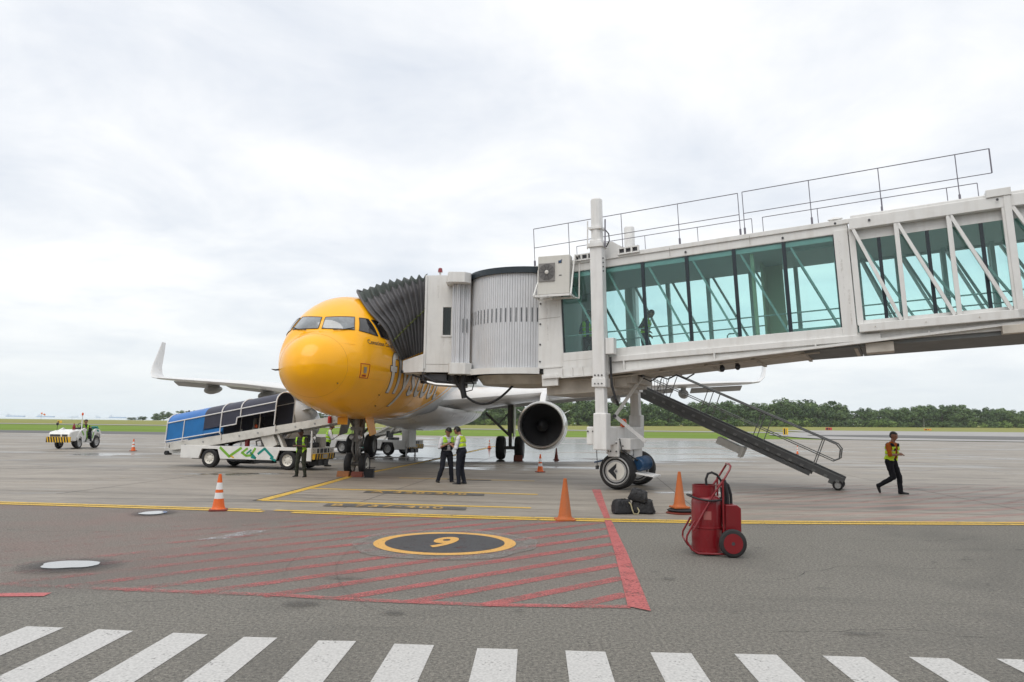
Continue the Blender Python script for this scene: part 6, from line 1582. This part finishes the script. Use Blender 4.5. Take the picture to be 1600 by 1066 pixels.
# plate and gauge on the extinguisher
q = MB(); q.lathe([(.266, .60), (.266, .74)], 10, (-.03, 0, 0), cap=False)
q = MB(); q.grid(lambda u, v: Vector((-.03 + .267 * cos(-1.9 + .5 * u), .267 * sin(-1.9 + .5 * u), .60 + .14 * v)), 6, 1); q.build('label_plate', mat('label_worn', (.34, .10, .09), .6), ext)
q = MB(); q.lathe([(.035, 0), (.035, -.02), (.03, -.022)], 14, (.05, -.06, 1.12), (0, 1, 0)); q.build('pressure_gauge', steel, ext)
# ------------------------------------------------------------------ people
def cloth(name, col, var=.12): return mat('cloth_' + name, col, .8, var=var, vscale=9, bump=.35, bscale=14, spec=.2)
HV = mat('hi_vis_lime', (.38, .68, .03), .6, var=.12, vscale=10, bump=.3, bscale=14)
HVY = mat('hi_vis_yellow', (.58, .80, .02), .6, var=.12, vscale=10, bump=.3, bscale=14)
REFL = mat('reflective_tape', (.55, .57, .55), .35, var=.1)
SHOE = mat('shoe_black', (.012, .012, .012), .35, var=.2)

def seg_dist(P, a, b, ra, rb):
    a = np.array(a); b = np.array(b); ab = b - a; L2 = max(ab @ ab, 1e-9)
    t_ = np.clip(((P - a) @ ab) / L2, 0, 1)
    return np.linalg.norm(P - (a + t_[:, None] * ab), axis=1) - (ra + (rb - ra) * t_)

def person(label, loc, rz, pose, cols, H=1.70, vest=None, group=None, voxel=.011, sleeves='short', hairlen=0.0):
    """pose in metres for a 1.72 m body standing at the origin, facing +y, +x = its right"""
    k = H / 1.72
    pr = []   # primitives: (label, a, b, ra, rb, squash)
    V = lambda *a: Vector(a)
    hip = V(*pose.get('hip', (0, 0, .92))); lean = R(pose.get('lean', 3)); side = R(pose.get('side', 0)); twist = R(pose.get('twist', 0))
    RT = Matrix.Rotation(twist, 3, 'Z') @ Matrix.Rotation(side, 3, 'Y') @ Matrix.Rotation(-lean, 3, 'X')
    tp = lambda x, y, z: hip + RT @ V(x, y, z)
    chest = tp(0, .0, .36); neck = tp(0, -.005, .53)
    HR = Matrix.Rotation(R(pose.get('hturn', 0)), 3, 'Z') @ Matrix.Rotation(-R(pose.get('nod', 0)), 3, 'X')
    head = neck + (RT @ V(0, .01, .055)) + HR @ V(0, .02, .095)
    hp = lambda x, y, z: head + HR @ V(x, y, z)
    SK, SH, PA, FO = 'skin', 'shirt', 'pants', 'shoe'
    def cap(l, a, b, ra, rb): pr.append((l, Vector(a), Vector(b), ra, rb))
    # torso made of cross capsules: wider than deep
    cap(PA, tp(-.065, 0, -.02), tp(.065, 0, -.02), .112, .112)
    cap(PA, tp(-.05, -.02, .05), tp(.05, -.02, .05), .108, .108)
    cap(SH, tp(-.055, 0, .14), tp(.055, 0, .14), .106, .106)
    cap(SH, tp(-.065, .0, .24), tp(.065, .0, .24), .110, .110)
    cap(SH, tp(-.085, .0, .35), tp(.085, .0, .35), .110, .110)
    cap(SH, tp(-.115, -.005, .43), tp(.115, -.005, .43), .082, .082)
    cap(SH, tp(-.06, -.01, .47), tp(.06, -.01, .47), .065, .065)
    if pose.get('belly'): cap(SH, tp(-.04, .05, .18), tp(.04, .05, .18), .10, .10)
    cap(SK, tp(0, -.005, .46), hp(0, -.02, -.06), .056, .052)
    # head
    cap(SK, hp(0, -.012, .035), hp(0, .0, .02), .086, .088)
    cap(SK, hp(0, -.025, .02), hp(0, -.025, .05), .084, .080)
    cap(SK, hp(0, .018, -.03), hp(0, .032, -.075), .066, .036)
    cap(SK, hp(0, .070, -.0), hp(0, .098, -.022), .014, .016)
    cap(SK, hp(-.02, .086, -.050), hp(.02, .086, -.050), .010, .010)
    for sx in (-1, 1):
        cap(SK, hp(sx * .081, -.012, .012), hp(sx * .083, -.014, -.026), .019, .013)
        cap(SK, hp(sx * .03, .076, .026), hp(sx * .012, .080, .028), .012, .012)
    for i, s_ in enumerate(('L', 'R')):
        sx = -1 if s_ == 'L' else 1
        sh = tp(sx * .175, -.005, .425)
        el, wr = [Vector(p) for p in pose['arm' + s_]]
        # fix lengths
        d1 = (el - sh).normalized(); el = sh + d1 * .285; d2 = (wr - el).normalized(); wr = el + d2 * .245
        lab = SH; cap(lab, sh, el, .064, .054)
        cap(SH if sleeves == 'long' else SK, el, wr, .042 if sleeves == 'long' else .040, .030 if sleeves == 'long' else .026)
        # hand: palm and five fingers
        hd = (wr - el).normalized(); pn = hd.cross(Vector((0, 0, 1))); pn = pn.normalized() if pn.length > .1 else Vector((1, 0, 0))
        pz = pn.cross(hd)
        cap(SK, wr, wr + hd * .075, .026, .030); cap(SK, wr + hd * .05 + pn * .02, wr + hd * .08 + pn * .02, .018, .016); cap(SK, wr + hd * .05 - pn * .02, wr + hd * .08 - pn * .02, .018, .016)
        for f, ln in zip((-1.5, -.5, .5, 1.5), (.030, .038, .036, .027)):
            b0 = wr + hd * .09 + pn * f * .0175; b1 = b0 + hd * ln - pz * .008; b2 = b1 + hd * ln * .45 - pz * ln * .75
            cap(SK, b0, b1, .0095, .009); cap(SK, b1, b2, .009, .008)
        tb = wr + hd * .035 - pn * sx * .028; t1 = tb + hd * .032 - pn * sx * .024 - pz * .006; cap(SK, tb, t1, .012, .011); cap(SK, t1, t1 + hd * .028 - pz * .012, .010, .009)
        # leg
        kn, an = [Vector(p) for p in pose['leg' + s_]]
        hj = tp(sx * .092, 0, -.03)
        kn = hj + (kn - hj).normalized() * .425; an = kn + (an - kn).normalized() * .405
        cap(PA, hj, kn, .098, .070); cap(PA, kn, an, .070, .058); cap(PA, an, an + (an - kn).normalized() * .02, .060, .058)
        fd = Vector(pose.get('foot' + s_, (sx * .15, 1, -.12))).normalized()
        heel = an + (an - kn).normalized() * .035 - fd * .03
        cap(FO, heel, heel + fd * .09, .042, .042); cap(FO, heel + fd * .08 , heel + fd * .19 - Vector((0, 0, .006)), .042, .033)
    # union mesh
    q = MB()
    for l, a, b, ra, rb in pr:
        if (b - a).length < 1e-4: b = a + Vector((0, 0, 1e-3))
        d = (b - a).normalized(); pts, rs = [], []
        for j in range(5):
            t_ = j / 4 * pi / 2; pts.append(a - d * ra * cos(t_)); rs.append(max(ra * sin(t_), 1e-4))
        for j in range(5):
            t_ = j / 4 * pi / 2; pts.append(b + d * rb * sin(t_)); rs.append(max(rb * cos(t_), 1e-4))
        q.tube(pts, rs, 14)
    raw = q.build('raw', skin_m, None)
    m1 = raw.modifiers.new('r', 'REMESH'); m1.mode = 'VOXEL'; m1.voxel_size = voxel
    m2 = raw.modifiers.new('s', 'SMOOTH'); m2.factor = .5; m2.iterations = 3
    dg = bpy.context.evaluated_depsgraph_get(); dg.update()
    me = bpy.data.meshes.new_from_object(raw.evaluated_get(dg)); rm = raw.data
    bpy.data.objects.remove(raw); bpy.data.meshes.remove(rm)
    me.name = 'body'
    nv = len(me.vertices); co = np.empty(nv * 3); me.vertices.foreach_get('co', co); co = co.reshape(-1, 3)
    # cloth folds
    nf = len(me.polygons); ce = np.empty(nf * 3); me.polygons.foreach_get('center', ce); ce = ce.reshape(-1, 3)
    nr = np.empty(nf * 3); me.polygons.foreach_get('normal', nr); nr = nr.reshape(-1, 3)
    D = np.stack([seg_dist(ce, p[1], p[2], p[3], p[4]) for p in pr]); best = D.argmin(0)
    names = np.array([p[0] for p in pr])[best]
    order = ['skin', 'shirt', 'pants', 'shoe']
    me.materials.clear()
    for nme in order: me.materials.append({'skin': cols.get('skin', skin_m), 'shirt': cols['shirt'], 'pants': cols['pants'], 'shoe': SHOE}[nme])
    mi = np.array([order.index(n_) for n_ in names], dtype=np.int32)
    # short sleeves end above the elbow
    Ls = np.array(ce)
    me.polygons.foreach_set('material_index', mi)
    vn = np.empty(nv * 3); me.vertices.foreach_get('normal', vn); vn = vn.reshape(-1, 3)
    vlab = np.zeros(nv, dtype=int)
    off = np.array([0.0 if i_ == 0 else (mnoise.noise(Vector(co[i]) * 9) * .010 + mnoise.noise(Vector((co[i][0] * 14, co[i][1] * 14, co[i][2] * 26))) * .006) for i, i_ in enumerate(np.zeros(nv, int) + 1)])
    skinv = np.zeros(nv, bool)
    for f in me.polygons:
        if mi[f.index] != 1 and mi[f.index] != 2:
            for vi in f.vertices: skinv[vi] = True
    off[skinv] = 0
    me.vertices.foreach_set('co', (co + vn * off[:, None]).ravel())
    me.shade_smooth()
    t = thing('person', label, 'person', loc, rz, group); t.scale = (k * 1.07, k * 1.07, k)
    body = bpy.data.objects.new('body', me); COL.objects.link(body); body.parent = t
    RTi, HRi = np.array(RT.inverted()), np.array(HR.inverted())
    tl = (ce - np.array(hip)) @ RTi.T; hl = (ce - np.array(head)) @ HRi.T
    tors = (names == 'shirt')
    arm = np.array([best[i] for i in range(nf)])
    torso_ids = {i for i, p in enumerate(pr) if p[0] in (SH, PA) and i < 8}
    in_torso = np.array([b in torso_ids for b in best])
    def shell(name, mask, offs, mats, mfun=None):
        idx = np.nonzero(mask)[0]
        if not len(idx): return None
        vm = {}; vs = []; fs = []; ms = []
        C2 = np.empty(nv * 3); me.vertices.foreach_get('co', C2); C2 = C2.reshape(-1, 3)
        for fi in idx:
            f = me.polygons[fi]; r = []
            for vi in f.vertices:
                if vi not in vm: vm[vi] = len(vs); vs.append(tuple(C2[vi] + vn[vi] * (offs + .006 * mnoise.noise(Vector(C2[vi]) * 12))))
                r.append(vm[vi])
            fs.append(tuple(r)); ms.append(mfun(fi) if mfun else 0)
        q = MB(); q.v = vs; q.f = fs; q.m = ms
        o = q.build(name, mats, t); o.data.shade_smooth()
        sm = o.modifiers.new('thick', 'SOLIDIFY'); sm.thickness = .006; sm.offset = -1
        return o
    hm = (names == 'skin') & (hl[:, 2] > -.05) & (np.abs(hl[:, 0]) < .12) & ((hl[:, 2] > .060 - .3 * np.maximum(0, -hl[:, 1] - .01)) | ((hl[:, 1] < -.012 + hairlen) & (hl[:, 2] > -.055))) & (np.linalg.norm(hl, axis=1) < .16)
    shell('hair', hm, .010, hair_m)
    for sx in (-1, 1):
        q = MB(); q.ell(hp(sx * .030, .083, .012), .012, .006, .007, 8, 5); q.build('eye', black_p, t)
    q = MB(); q.ell(hp(0, .099, -.050), .022, .005, .005, 8, 5); q.build('mouth', mat('lips', (.20, .06, .05), .5), t)
    if vest:
        vm_, z0, z1, opening, dark_below = vest[:5]; yoke = vest[5] if len(vest) > 5 else 9
        ms = in_torso & (tl[:, 2] > z0) & (tl[:, 2] < .485) & (np.abs(tl[:, 0]) < .185)
        neckm = (tl[:, 2] > .40) & (np.abs(tl[:, 0]) < (.05 + (tl[:, 1] > 0) * (tl[:, 2] - .40) * 0.5)) & (tl[:, 1] > 0)
        ms &= ~neckm
        if opening: ms &= ~((np.abs(tl[:, 0]) < opening) & (tl[:, 1] > 0))
        def mf(fi):
            z, x = tl[fi, 2], abs(tl[fi, 0])
            if dark_below is not None and z < dark_below: return 2
            if z > yoke: return 2
            if yoke < 9 and .30 < z < .37 and .05 < tl[fi, 0] < .11 and tl[fi, 1] > 0: return 2
            if .15 < z < .185: return 1
            if .29 < z < .32 and x > .02: return 1
            return 0
        shell('safety_vest', ms, .020, [vm_, REFL, cols['pants']], mf)
    return t, (hip, RT, head, HR)

trousers_dark = cloth('navy_black', (.016, .018, .026)); trousers_black = cloth('black', (.012, .012, .016)); trousers_green = cloth('olive', (.040, .043, .030))
shirt_orange = cloth('orange', (.42, .10, .010)); shirt_white = cloth('white', (.62, .62, .66)); shirt_dark = cloth('charcoal', (.03, .035, .04)); shirt_olive = cloth('dark_olive', (.035, .036, .028))
# running man at the right: body along +y
person('man in yellow vest and orange shirt striding across the apron', (10.63, 21.05, 0), R(-118),
       dict(hip=(0, 0, .90), lean=8, twist=-32, hturn=-38, nod=4, armL=((-.30, .02, 1.15), (-.10, .22, 1.10)), armR=((.28, -.02, 1.12), (.14, .24, 1.08)),
            legL=((-.12, .16, .50), (-.10, .19, .10)), legR=((.10, .04, .46), (.10, -.30, .22)), footL=(0, 1, -.05), footR=(.05, .25, -1)),
       dict(shirt=shirt_orange, pants=trousers_black), 1.74, vest=(HVY, .02, 1, .05, None, .40))
vs_shoulder = None
# two staff by the main gear
person('man in lime vest over dark trousers, left of the two staff under the airliner', (-1.95, 23.05, 0), R(-150),
       dict(hip=(0, 0, .90), lean=4, nod=38, hturn=-8, armL=((-.26, .06, 1.08), (-.02, .26, 1.20)), armR=((.26, .06, 1.08), (.04, .26, 1.20)),
            legL=((-.12, .05, .47), (-.16, .02, .08)), legR=((.16, .06, .47), (.26, .0, .08))),
       dict(shirt=shirt_white, pants=trousers_dark), 1.70, vest=(HV, .10, 1, .045, .24))
person('man in white shirt seen side on, right of the two staff under the airliner', (-1.47, 22.45, 0), R(72),
       dict(hip=(0, 0, .91), lean=5, nod=36, armL=((-.24, .06, 1.10), (-.06, .30, 1.16)), armR=((.24, .06, 1.10), (.06, .30, 1.18)),
            legL=((-.10, .04, .48), (-.10, .02, .08)), legR=((.10, .02, .48), (.11, -.06, .08))),
       dict(shirt=shirt_white, pants=trousers_dark), 1.72, vest=(HVY, -.02, 1, .06, .16))
q = MB(); q.box(-.035, .035, -.008, .008, -.07, .07); o = q.build('handheld_radio', black_p, bevel=.008); o.location = (-1.80, 22.62, 1.16); tag(o, 'black handheld device held between the two men in vests', 'device')
# man by the nearer belt loader, back half turned
person('person in olive clothes and open lime vest beside the loader front wheel', (-6.78, 24.45, 0), R(160),
       dict(hip=(0, 0, .91), lean=4, nod=34, hturn=10, armL=((-.26, .08, 1.12), (.0, .25, 1.10)), armR=((.26, .06, 1.12), (.02, .26, 1.12)),
            legL=((-.13, .03, .48), (-.17, .0, .08)), legR=((.13, .03, .48), (.17, -.02, .08))),
       dict(shirt=shirt_olive, pants=trousers_green, skin=mat('skin_dark', (.11, .05, .03), .5)), 1.56, vest=(HV, -.20, 1, .10, None))
person('person in lime vest with white sleeves and dark trousers behind the striped loader bumper', (-7.35, 30.2, 0), R(-75),
       dict(hip=(0, 0, .92), lean=10, nod=10, armL=((-.26, .14, 1.16), (-.16, .38, 1.22)), armR=((.26, .14, 1.16), (.14, .38, 1.24)),
            legL=((-.11, .03, .48), (-.13, .0, .08)), legR=((.11, .03, .48), (.13, -.03, .08))),
       dict(shirt=shirt_white, pants=trousers_black), 1.72, vest=(HV, .02, 1, None, None), sleeves='long')
# tractor driver, seated
seat_w = Matrix.Translation((-25.55, 44.1, 0)) @ Matrix.Rotation(R(-93), 4, 'Z')
p_ = seat_w @ Vector((-.42, .30, .0))
person('driver in dark clothes and lime vest sitting on the baggage tractor', (p_.x, p_.y, 0), R(-128),
       dict(hip=(0, 0, .92), lean=6, nod=8, hturn=10, armL=((-.28, .14, 1.10), (-.14, .36, 1.22)), armR=((.28, .12, 1.10), (.14, .34, 1.20)),
            legL=((-.14, .42, .88), (-.14, .50, .48)), legR=((.14, .42, .88), (.14, .50, .48))),
       dict(shirt=shirt_dark, pants=trousers_dark), 1.68, vest=(HV, .06, 1, .05, None), sleeves='long')
# two inside the bridge
def in_bridge(u, w): p = J_MW @ T3(u, w, 3.505); return (p.x, p.y, p.z)
person('person in yellow vest walking head down behind the bridge glass', in_bridge(.72, 1.3), R(-112),
       dict(hip=(0, 0, .90), lean=9, nod=46, armL=((-.24, -.02, 1.12), (-.18, .08, .95)), armR=((.24, -.06, 1.12), (.16, .12, 1.0)),
            legL=((-.10, .14, .50), (-.10, .12, .08)), legR=((.10, .02, .48), (.10, -.14, .10))),
       dict(shirt=shirt_dark, pants=trousers_dark), 1.66, vest=(HVY, -.02, 1, None, None))
person('person in lime vest standing at the dark first window of the bridge', in_bridge(-.88, 1.0), R(150),
       dict(hip=(0, 0, .91), lean=2, nod=4, armL=((-.25, .02, 1.10), (-.18, .22, 1.02)), armR=((.25, .02, 1.10), (.18, .2, 1.02)),
            legL=((-.10, .02, .48), (-.11, .0, .08)), legR=((.10, .02, .48), (.11, -.02, .08))),
       dict(shirt=cloth('blue', (.05, .10, .16)), pants=trousers_black), 1.72, vest=(HV, .02, 1, .05, None))
# ------------------------------------------------------------------ wood beyond the airfield
def leaf_mat(name, c0, c1):
    mt = bpy.data.materials.new(name); mt.use_nodes = True
    t = mt.node_tree; b = t.nodes['Principled BSDF']; NN = t.nodes.new; LL = t.links.new
    tcn = NN('ShaderNodeTexCoord'); n = NN('ShaderNodeTexNoise'); n.inputs['Scale'].default_value = .55; n.inputs['Detail'].default_value = 5
    LL(tcn.outputs['Object'], n.inputs['Vector'])
    oi = NN('ShaderNodeObjectInfo')
    mx = NN('ShaderNodeMixRGB'); mx.inputs[1].default_value = (*c0, 1); mx.inputs[2].default_value = (*c1, 1)
    mr = NN('ShaderNodeMapRange'); mr.inputs[1].default_value = .35; mr.inputs[2].default_value = .65; LL(n.outputs['Fac'], mr.inputs[0]); LL(mr.outputs[0], mx.inputs[0])
    hs = NN('ShaderNodeHueSaturation'); a = NN('ShaderNodeMapRange'); a.inputs[3].default_value = .65; a.inputs[4].default_value = 1.45
    LL(oi.outputs['Random'], a.inputs[0]); LL(a.outputs[0], hs.inputs['Value'])
    a2 = NN('ShaderNodeMapRange'); a2.inputs[3].default_value = .515; a2.inputs[4].default_value = .485; LL(oi.outputs['Random'], a2.inputs[0]); LL(a2.outputs[0], hs.inputs['Hue'])
    LL(mx.outputs[0], hs.inputs['Color']); LL(hs.outputs[0], b.inputs['Base Color'])
    b.inputs['Roughness'].default_value = .75; b.inputs['Specular IOR Level'].default_value = .2
    return mt
leaf_a = leaf_mat('foliage', (.055, .098, .042), (.098, .150, .055))
leaf_b = leaf_mat('foliage_light', (.10, .165, .045), (.15, .22, .06))
bark_m = mat('bark', (.12, .10, .08), .9, var=.3)
def crown_mesh(H, Rr, seed, n=1500, low=.18, size=.42, open_=0.0):
    rg = np.random.default_rng(seed); q = MB()
    nc = 26; cs = []
    for i in range(nc):
        a = rg.uniform(0, 2 * pi); zf = rg.uniform(low, 1.0); rr = Rr * (1 - ((zf - .5) / .62) ** 2 * .75) * sqrt(rg.uniform(.05, 1)) * .85
        cs.append((rr * cos(a), rr * sin(a), H * (zf * .86 + .04), rg.uniform(.22, .42) * Rr * (1 if not open_ else .75)))
    for i in range(n):
        cx, cy, cz, cr = cs[rg.integers(nc)]
        d = rg.normal(size=3); d /= np.linalg.norm(d); r = cr * (rg.uniform(.55, 1.0))
        p = Vector((cx + d[0] * r, cy + d[1] * r, max(.3, cz + d[2] * r * .8)))
        nn = Vector((d[0] + rg.normal() * .5, d[1] + rg.normal() * .5, d[2] + .3 + rg.normal() * .5)).normalized()
        a = nn.orthogonal().normalized(); b_ = nn.cross(a); s_ = size * rg.uniform(.6, 1.3)
        ang = rg.uniform(0, pi); a2 = a * cos(ang) + b_ * sin(ang); b2 = nn.cross(a2)
        q.add([p - a2 * s_ - b2 * s_ * .45, p + a2 * s_ * .3 - b2 * s_ * .5, p + a2 * s_ * 1.05, p + a2 * s_ * .1 + b2 * s_ * .55], [(0, 1, 2, 3)])
    return q, cs
protos = []
specs = [(12, 6.4, .0, 2600, .50, 0), (14.0, 6.0, .0, 2600, .48, 0), (10.5, 6.6, .0, 2400, .50, 0), (15.5, 5.2, .12, 1900, .44, 1), (11.5, 5.8, .0, 2400, .50, 0), (13, 7.0, .12, 2200, .48, 1)]
for i, (H, Rr, low, n, sz, op) in enumerate(specs):
    t = thing('tree', 'tree of the wood beyond the runway', 'tree', (0, 0, 0), 0, 'trees of the wood beyond the runway')
    q, cs = crown_mesh(H, Rr, 100 + i, n, low, sz, op); q.build('crown', leaf_a, t)
    q = MB(); q.tube([(0, 0, 0), (.2, .1, H * .3), (.1, .2, H * .75)], [.32, .24, .08], 7)
    for c in cs[:6]: q.tube([(.15, .1, H * .3), ((c[0]) * .5, c[1] * .5, H * .3 + (c[2] - H * .3) * .6), c[:3]], [.14, .09, .04], 5)
    q.build('trunk', bark_m, t); protos.append(t)
bushp = []
for i in range(3):
    t = thing('bush', 'green bush at the foot of the wood', 'bush', (0, 0, 0), 0, 'bushes at the foot of the wood')
    q, cs = crown_mesh(3.6, 3.4, 300 + i, 700, .0, .34, 0); q.build('foliage', leaf_b if i else leaf_a, t)
    bushp.append(t)
used = set()
def put(pl, i, X, Y, z, s_, rz):
    pr = pl[i]
    if pr.name not in used: used.add(pr.name); pr.location = (X, Y, z); pr.rotation_euler = (0, 0, rz); pr.scale = s_; return pr
    return dup(pr, (X, Y, z), rz, scale=s_)
rt = random.Random(11)
# skyline measured from the photograph: (screen slope X/Y, height above eye at 380 m)
def sky_h(k):
    pts = [(-.06, 9.0), (.0, 9.6), (.05, 12.0), (.08, 12.6), (.13, 11.5), (.18, 11.3), (.24, 11.0), (.30, 11.4), (.36, 12.6), (.395, 13.0), (.43, 12.6), (.455, 9.0), (.50, 10.6), (.55, 11.4), (.60, 11.8), (.65, 10.8), (.72, 10.4), (.9, 11)]
    for (a, b), (c, d) in zip(pts, pts[1:]):
        if a <= k <= c: return b + (d - b) * (k - a) / (c - a)
    return 11
Y0 = 384
X = -34.0
while X < 345:
    for row in range(3):
        Yp = Y0 + row * 9 + rt.uniform(-3, 3); Xp = X + rt.uniform(-2.2, 2.2); k_ = Xp / Yp
        z = terr(Xp, Yp) - .05; h = (sky_h(k_) + 1.9 - z) * (.86 if row == 0 else 1.0) * rt.uniform(.86, 1.15)
        i = rt.randrange(6) if row else rt.choice([0, 2, 4])
        s_ = h / specs[i][0]
        put(protos, i, Xp, Yp, z, (s_ * rt.uniform(.9, 1.25), s_ * rt.uniform(.9, 1.2), s_), rt.uniform(0, 6.28))
    X += 6.3
X = -34.0
while X < 330:
    Yp = Y0 - 7 + rt.uniform(-2, 2); s_ = rt.uniform(.55, 1.1) * (1.25 if 90 < X < 190 else .95)
    put(bushp, rt.randrange(3), X, Yp, terr(X, Yp) - .1, (s_ * 1.3, s_, s_), rt.uniform(0, 6))
    X += rt.uniform(3.4, 5.5)
# spit of trees at the left, far behind the loader
far_t = None
for k in range(46):
    Xp = -298 + k * 4.6 + rt.uniform(-2, 2); Yp = 600 + rt.uniform(-10, 12)
    rise = min(1, .28 + k / 9)
    i = rt.randrange(6); s_ = (8.3 * rise) / specs[i][0] * rt.uniform(.85, 1.1); sw = max(s_ * 1.4, .75)
    o = dup(protos[i], (Xp, Yp, terr(Xp, Yp) - .1), rt.uniform(0, 6), scale=(sw, sw, s_))
    o['label'] = 'tree of the low headland behind the blue canopy'; o['group'] = 'trees of the far headland'
# ------------------------------------------------------------------ ships on the roadstead
hull_b = mat('hull_hazed_blue', (.30, .42, .58), .6); hull_l = mat('hull_hazed_pale', (.50, .58, .68), .6); sup_m = mat('superstructure', (.62, .66, .70), .6)  # distance haze is mixed into these blue hull colours
def ship(label, px0, px1, dist, hgt, m_, stern):
    X0, X1 = (px0 - 800) / 1165 * dist, (px1 - 800) / 1165 * dist; Ln = X1 - X0
    t = thing('cargo_ship', label, 'ship', ((X0 + X1) / 2, dist, -1.2), 0, 'ships anchored off the coast')
    q = MB(); q.prism([(-Ln * .48, 0), (Ln * .47, 0), (Ln * .5, hgt * .55), (-Ln * .5, hgt * .5)], lambda a, b, d: Vector((a, d * (1 - .0), b)), -Ln * .07, Ln * .07); q.build('hull', m_, t)
    sx = -1 if stern < 0 else 1
    q = MB(); q.box(sx * Ln * .36, sx * Ln * .46, -Ln * .05, Ln * .05, hgt * .5, hgt * 1.15).box(sx * Ln * .38, sx * Ln * .43, -Ln * .03, Ln * .03, hgt * 1.15, hgt * 1.45); q.build('bridge_house', sup_m, t)
    for f in (-.25, -.05, .15):
        q = MB(); q.box(-sx * Ln * f - 1, -sx * Ln * f + 1, -1, 1, hgt * .5, hgt * .95).box(-sx * Ln * f - Ln * .04, -sx * Ln * f + Ln * .04, -1, 1, hgt * .8, hgt * .85); q.build('deck_crane', sup_m, t)
    return t
ship('long blue grey cargo ship at the far left of the horizon', 16, 45, 3000, 8.5, hull_b, -1)
ship('blue cargo ship right behind the windsock', 64, 91, 3000, 8, hull_b, -1)
ship('pale low ship above the tractor beacon', 112, 128, 3400, 6.5, hull_l, 1)
ship('tiny grey ship right of the tractor driver', 155, 163, 3000, 8, hull_l, -1)
ship('blue grey ship halfway between the tractor and the headland trees', 176, 202, 3000, 8.5, hull_b, -1)
ship('smallest ship close to the headland trees', 219, 223, 3000, 8, hull_l, -1)
# ------------------------------------------------------------------ windsock and airfield signs
ws = thing('windsock', 'orange and white windsock on a thin pole at the coast', 'windsock', (-243, 388, terr(-243, 388) - .05))
q = MB(); q.tube([(0, 0, 0), (0, 0, 3.4)], .07, 6); q.build('pole', steel, ws)
pp = [(0, 0, 3.4), (.7, 0, 3.35), (1.4, 0, 3.05), (1.95, 0, 2.5), (2.2, 0, 2.0)]
for i in range(4):
    q = MB(); r_ = [.46, .42, .38, .33, .28]; q.tube([pp[i], pp[i + 1]], [r_[i], r_[i + 1]], 12, caps=False); q.build('sock_band', orange_c if i % 2 == 0 else cone_white, ws, smooth=True)
q = MB(); q.tube([(16, 0, 0), (16, 0, 2.2)], .07, 6).box(15.7, 16.3, -.1, .1, 0, .3); o = q.build('marker_post', steel); o.location = (-243, 388, 0); tag(o, 'thin grey post on the coast right of the windsock', 'post')
def sign(name, label, X, Y, w, h, m_, legs=True):
    t = thing(name, label, 'airfield sign', (X, Y, terr(X, Y) - .04)); q = MB(); q.box(-w / 2, w / 2, -.12, .12, .25, .25 + h); q.build('board', m_, t, bevel=.03)
    for sx in (-.35, .35): q = MB(); q.tube([(w * sx, 0, 0), (w * sx, 0, .25)], .04, 6); q.build('leg', steel, t)
    q = MB(); q.box(-w * .4, -w * .1, -.13, -.12, .35, .15 + h).box(w * .05, w * .15, -.13, -.12, .35, .15 + h); q.build('panel_mark', black_p, t)
sy = mat('sign_yellow', (.75, .48, .03), .5); sr = mat('sign_red', (.5, .05, .03), .5); so_ = mat('sign_orange', (.8, .30, .03), .5)
sign('taxiway_sign', 'yellow taxiway sign on the grass behind the stairs', 50.5, 138, .9, 1.25, sy)
sign('taxiway_sign', 'red airfield sign low on the far grass', 100, 236, 2.0, .8, sr)
sign('taxiway_sign', 'orange marker board low on the grass beyond the runway at the right', 140, 252, 2.4, .5, so_)
sign('taxiway_sign', 'yellow marker in the grass above the hood of the tractor', -113, 188, 1.1, .6, sy)
for X_, Y_, lb in ((52, 375, 'white pole at the foot of the wood behind the running man'),):
    q = MB(); q.tube([(0, 0, 0), (0, 0, 4.5)], .09, 6).box(-.25, .25, -.1, .1, 0, .3); o = q.build('light_pole', steel); o.location = (205, 372, terr(205, 372) - .05); tag(o, lb, 'pole')
# low edge lights on the grass
for X_, Y_, lb in ((-62, 150, 'small edge light on the grass left of the belt loader'), (36, 118, 'small edge light on the grass near the stair foot')):
    pass

# ------------------------------------------------------------------ haze: one closed box of thin air round everything
hm_ = bpy.data.materials.new('haze'); hm_.use_nodes = True; t = hm_.node_tree; t.nodes.clear()
o_ = t.nodes.new('ShaderNodeOutputMaterial'); pv = t.nodes.new('ShaderNodeVolumePrincipled')
pv.inputs['Color'].default_value = (.93, .96, 1.0, 1); pv.inputs['Density'].default_value = .00013; pv.inputs['Anisotropy'].default_value = .2
t.links.new(pv.outputs[0], o_.inputs['Volume'])
q = MB(); q.box(-7000, 7000, -310, 6600, -2.4, 24.0); hz_o = q.build('haze', hm_); hz_o['kind'] = 'stuff'
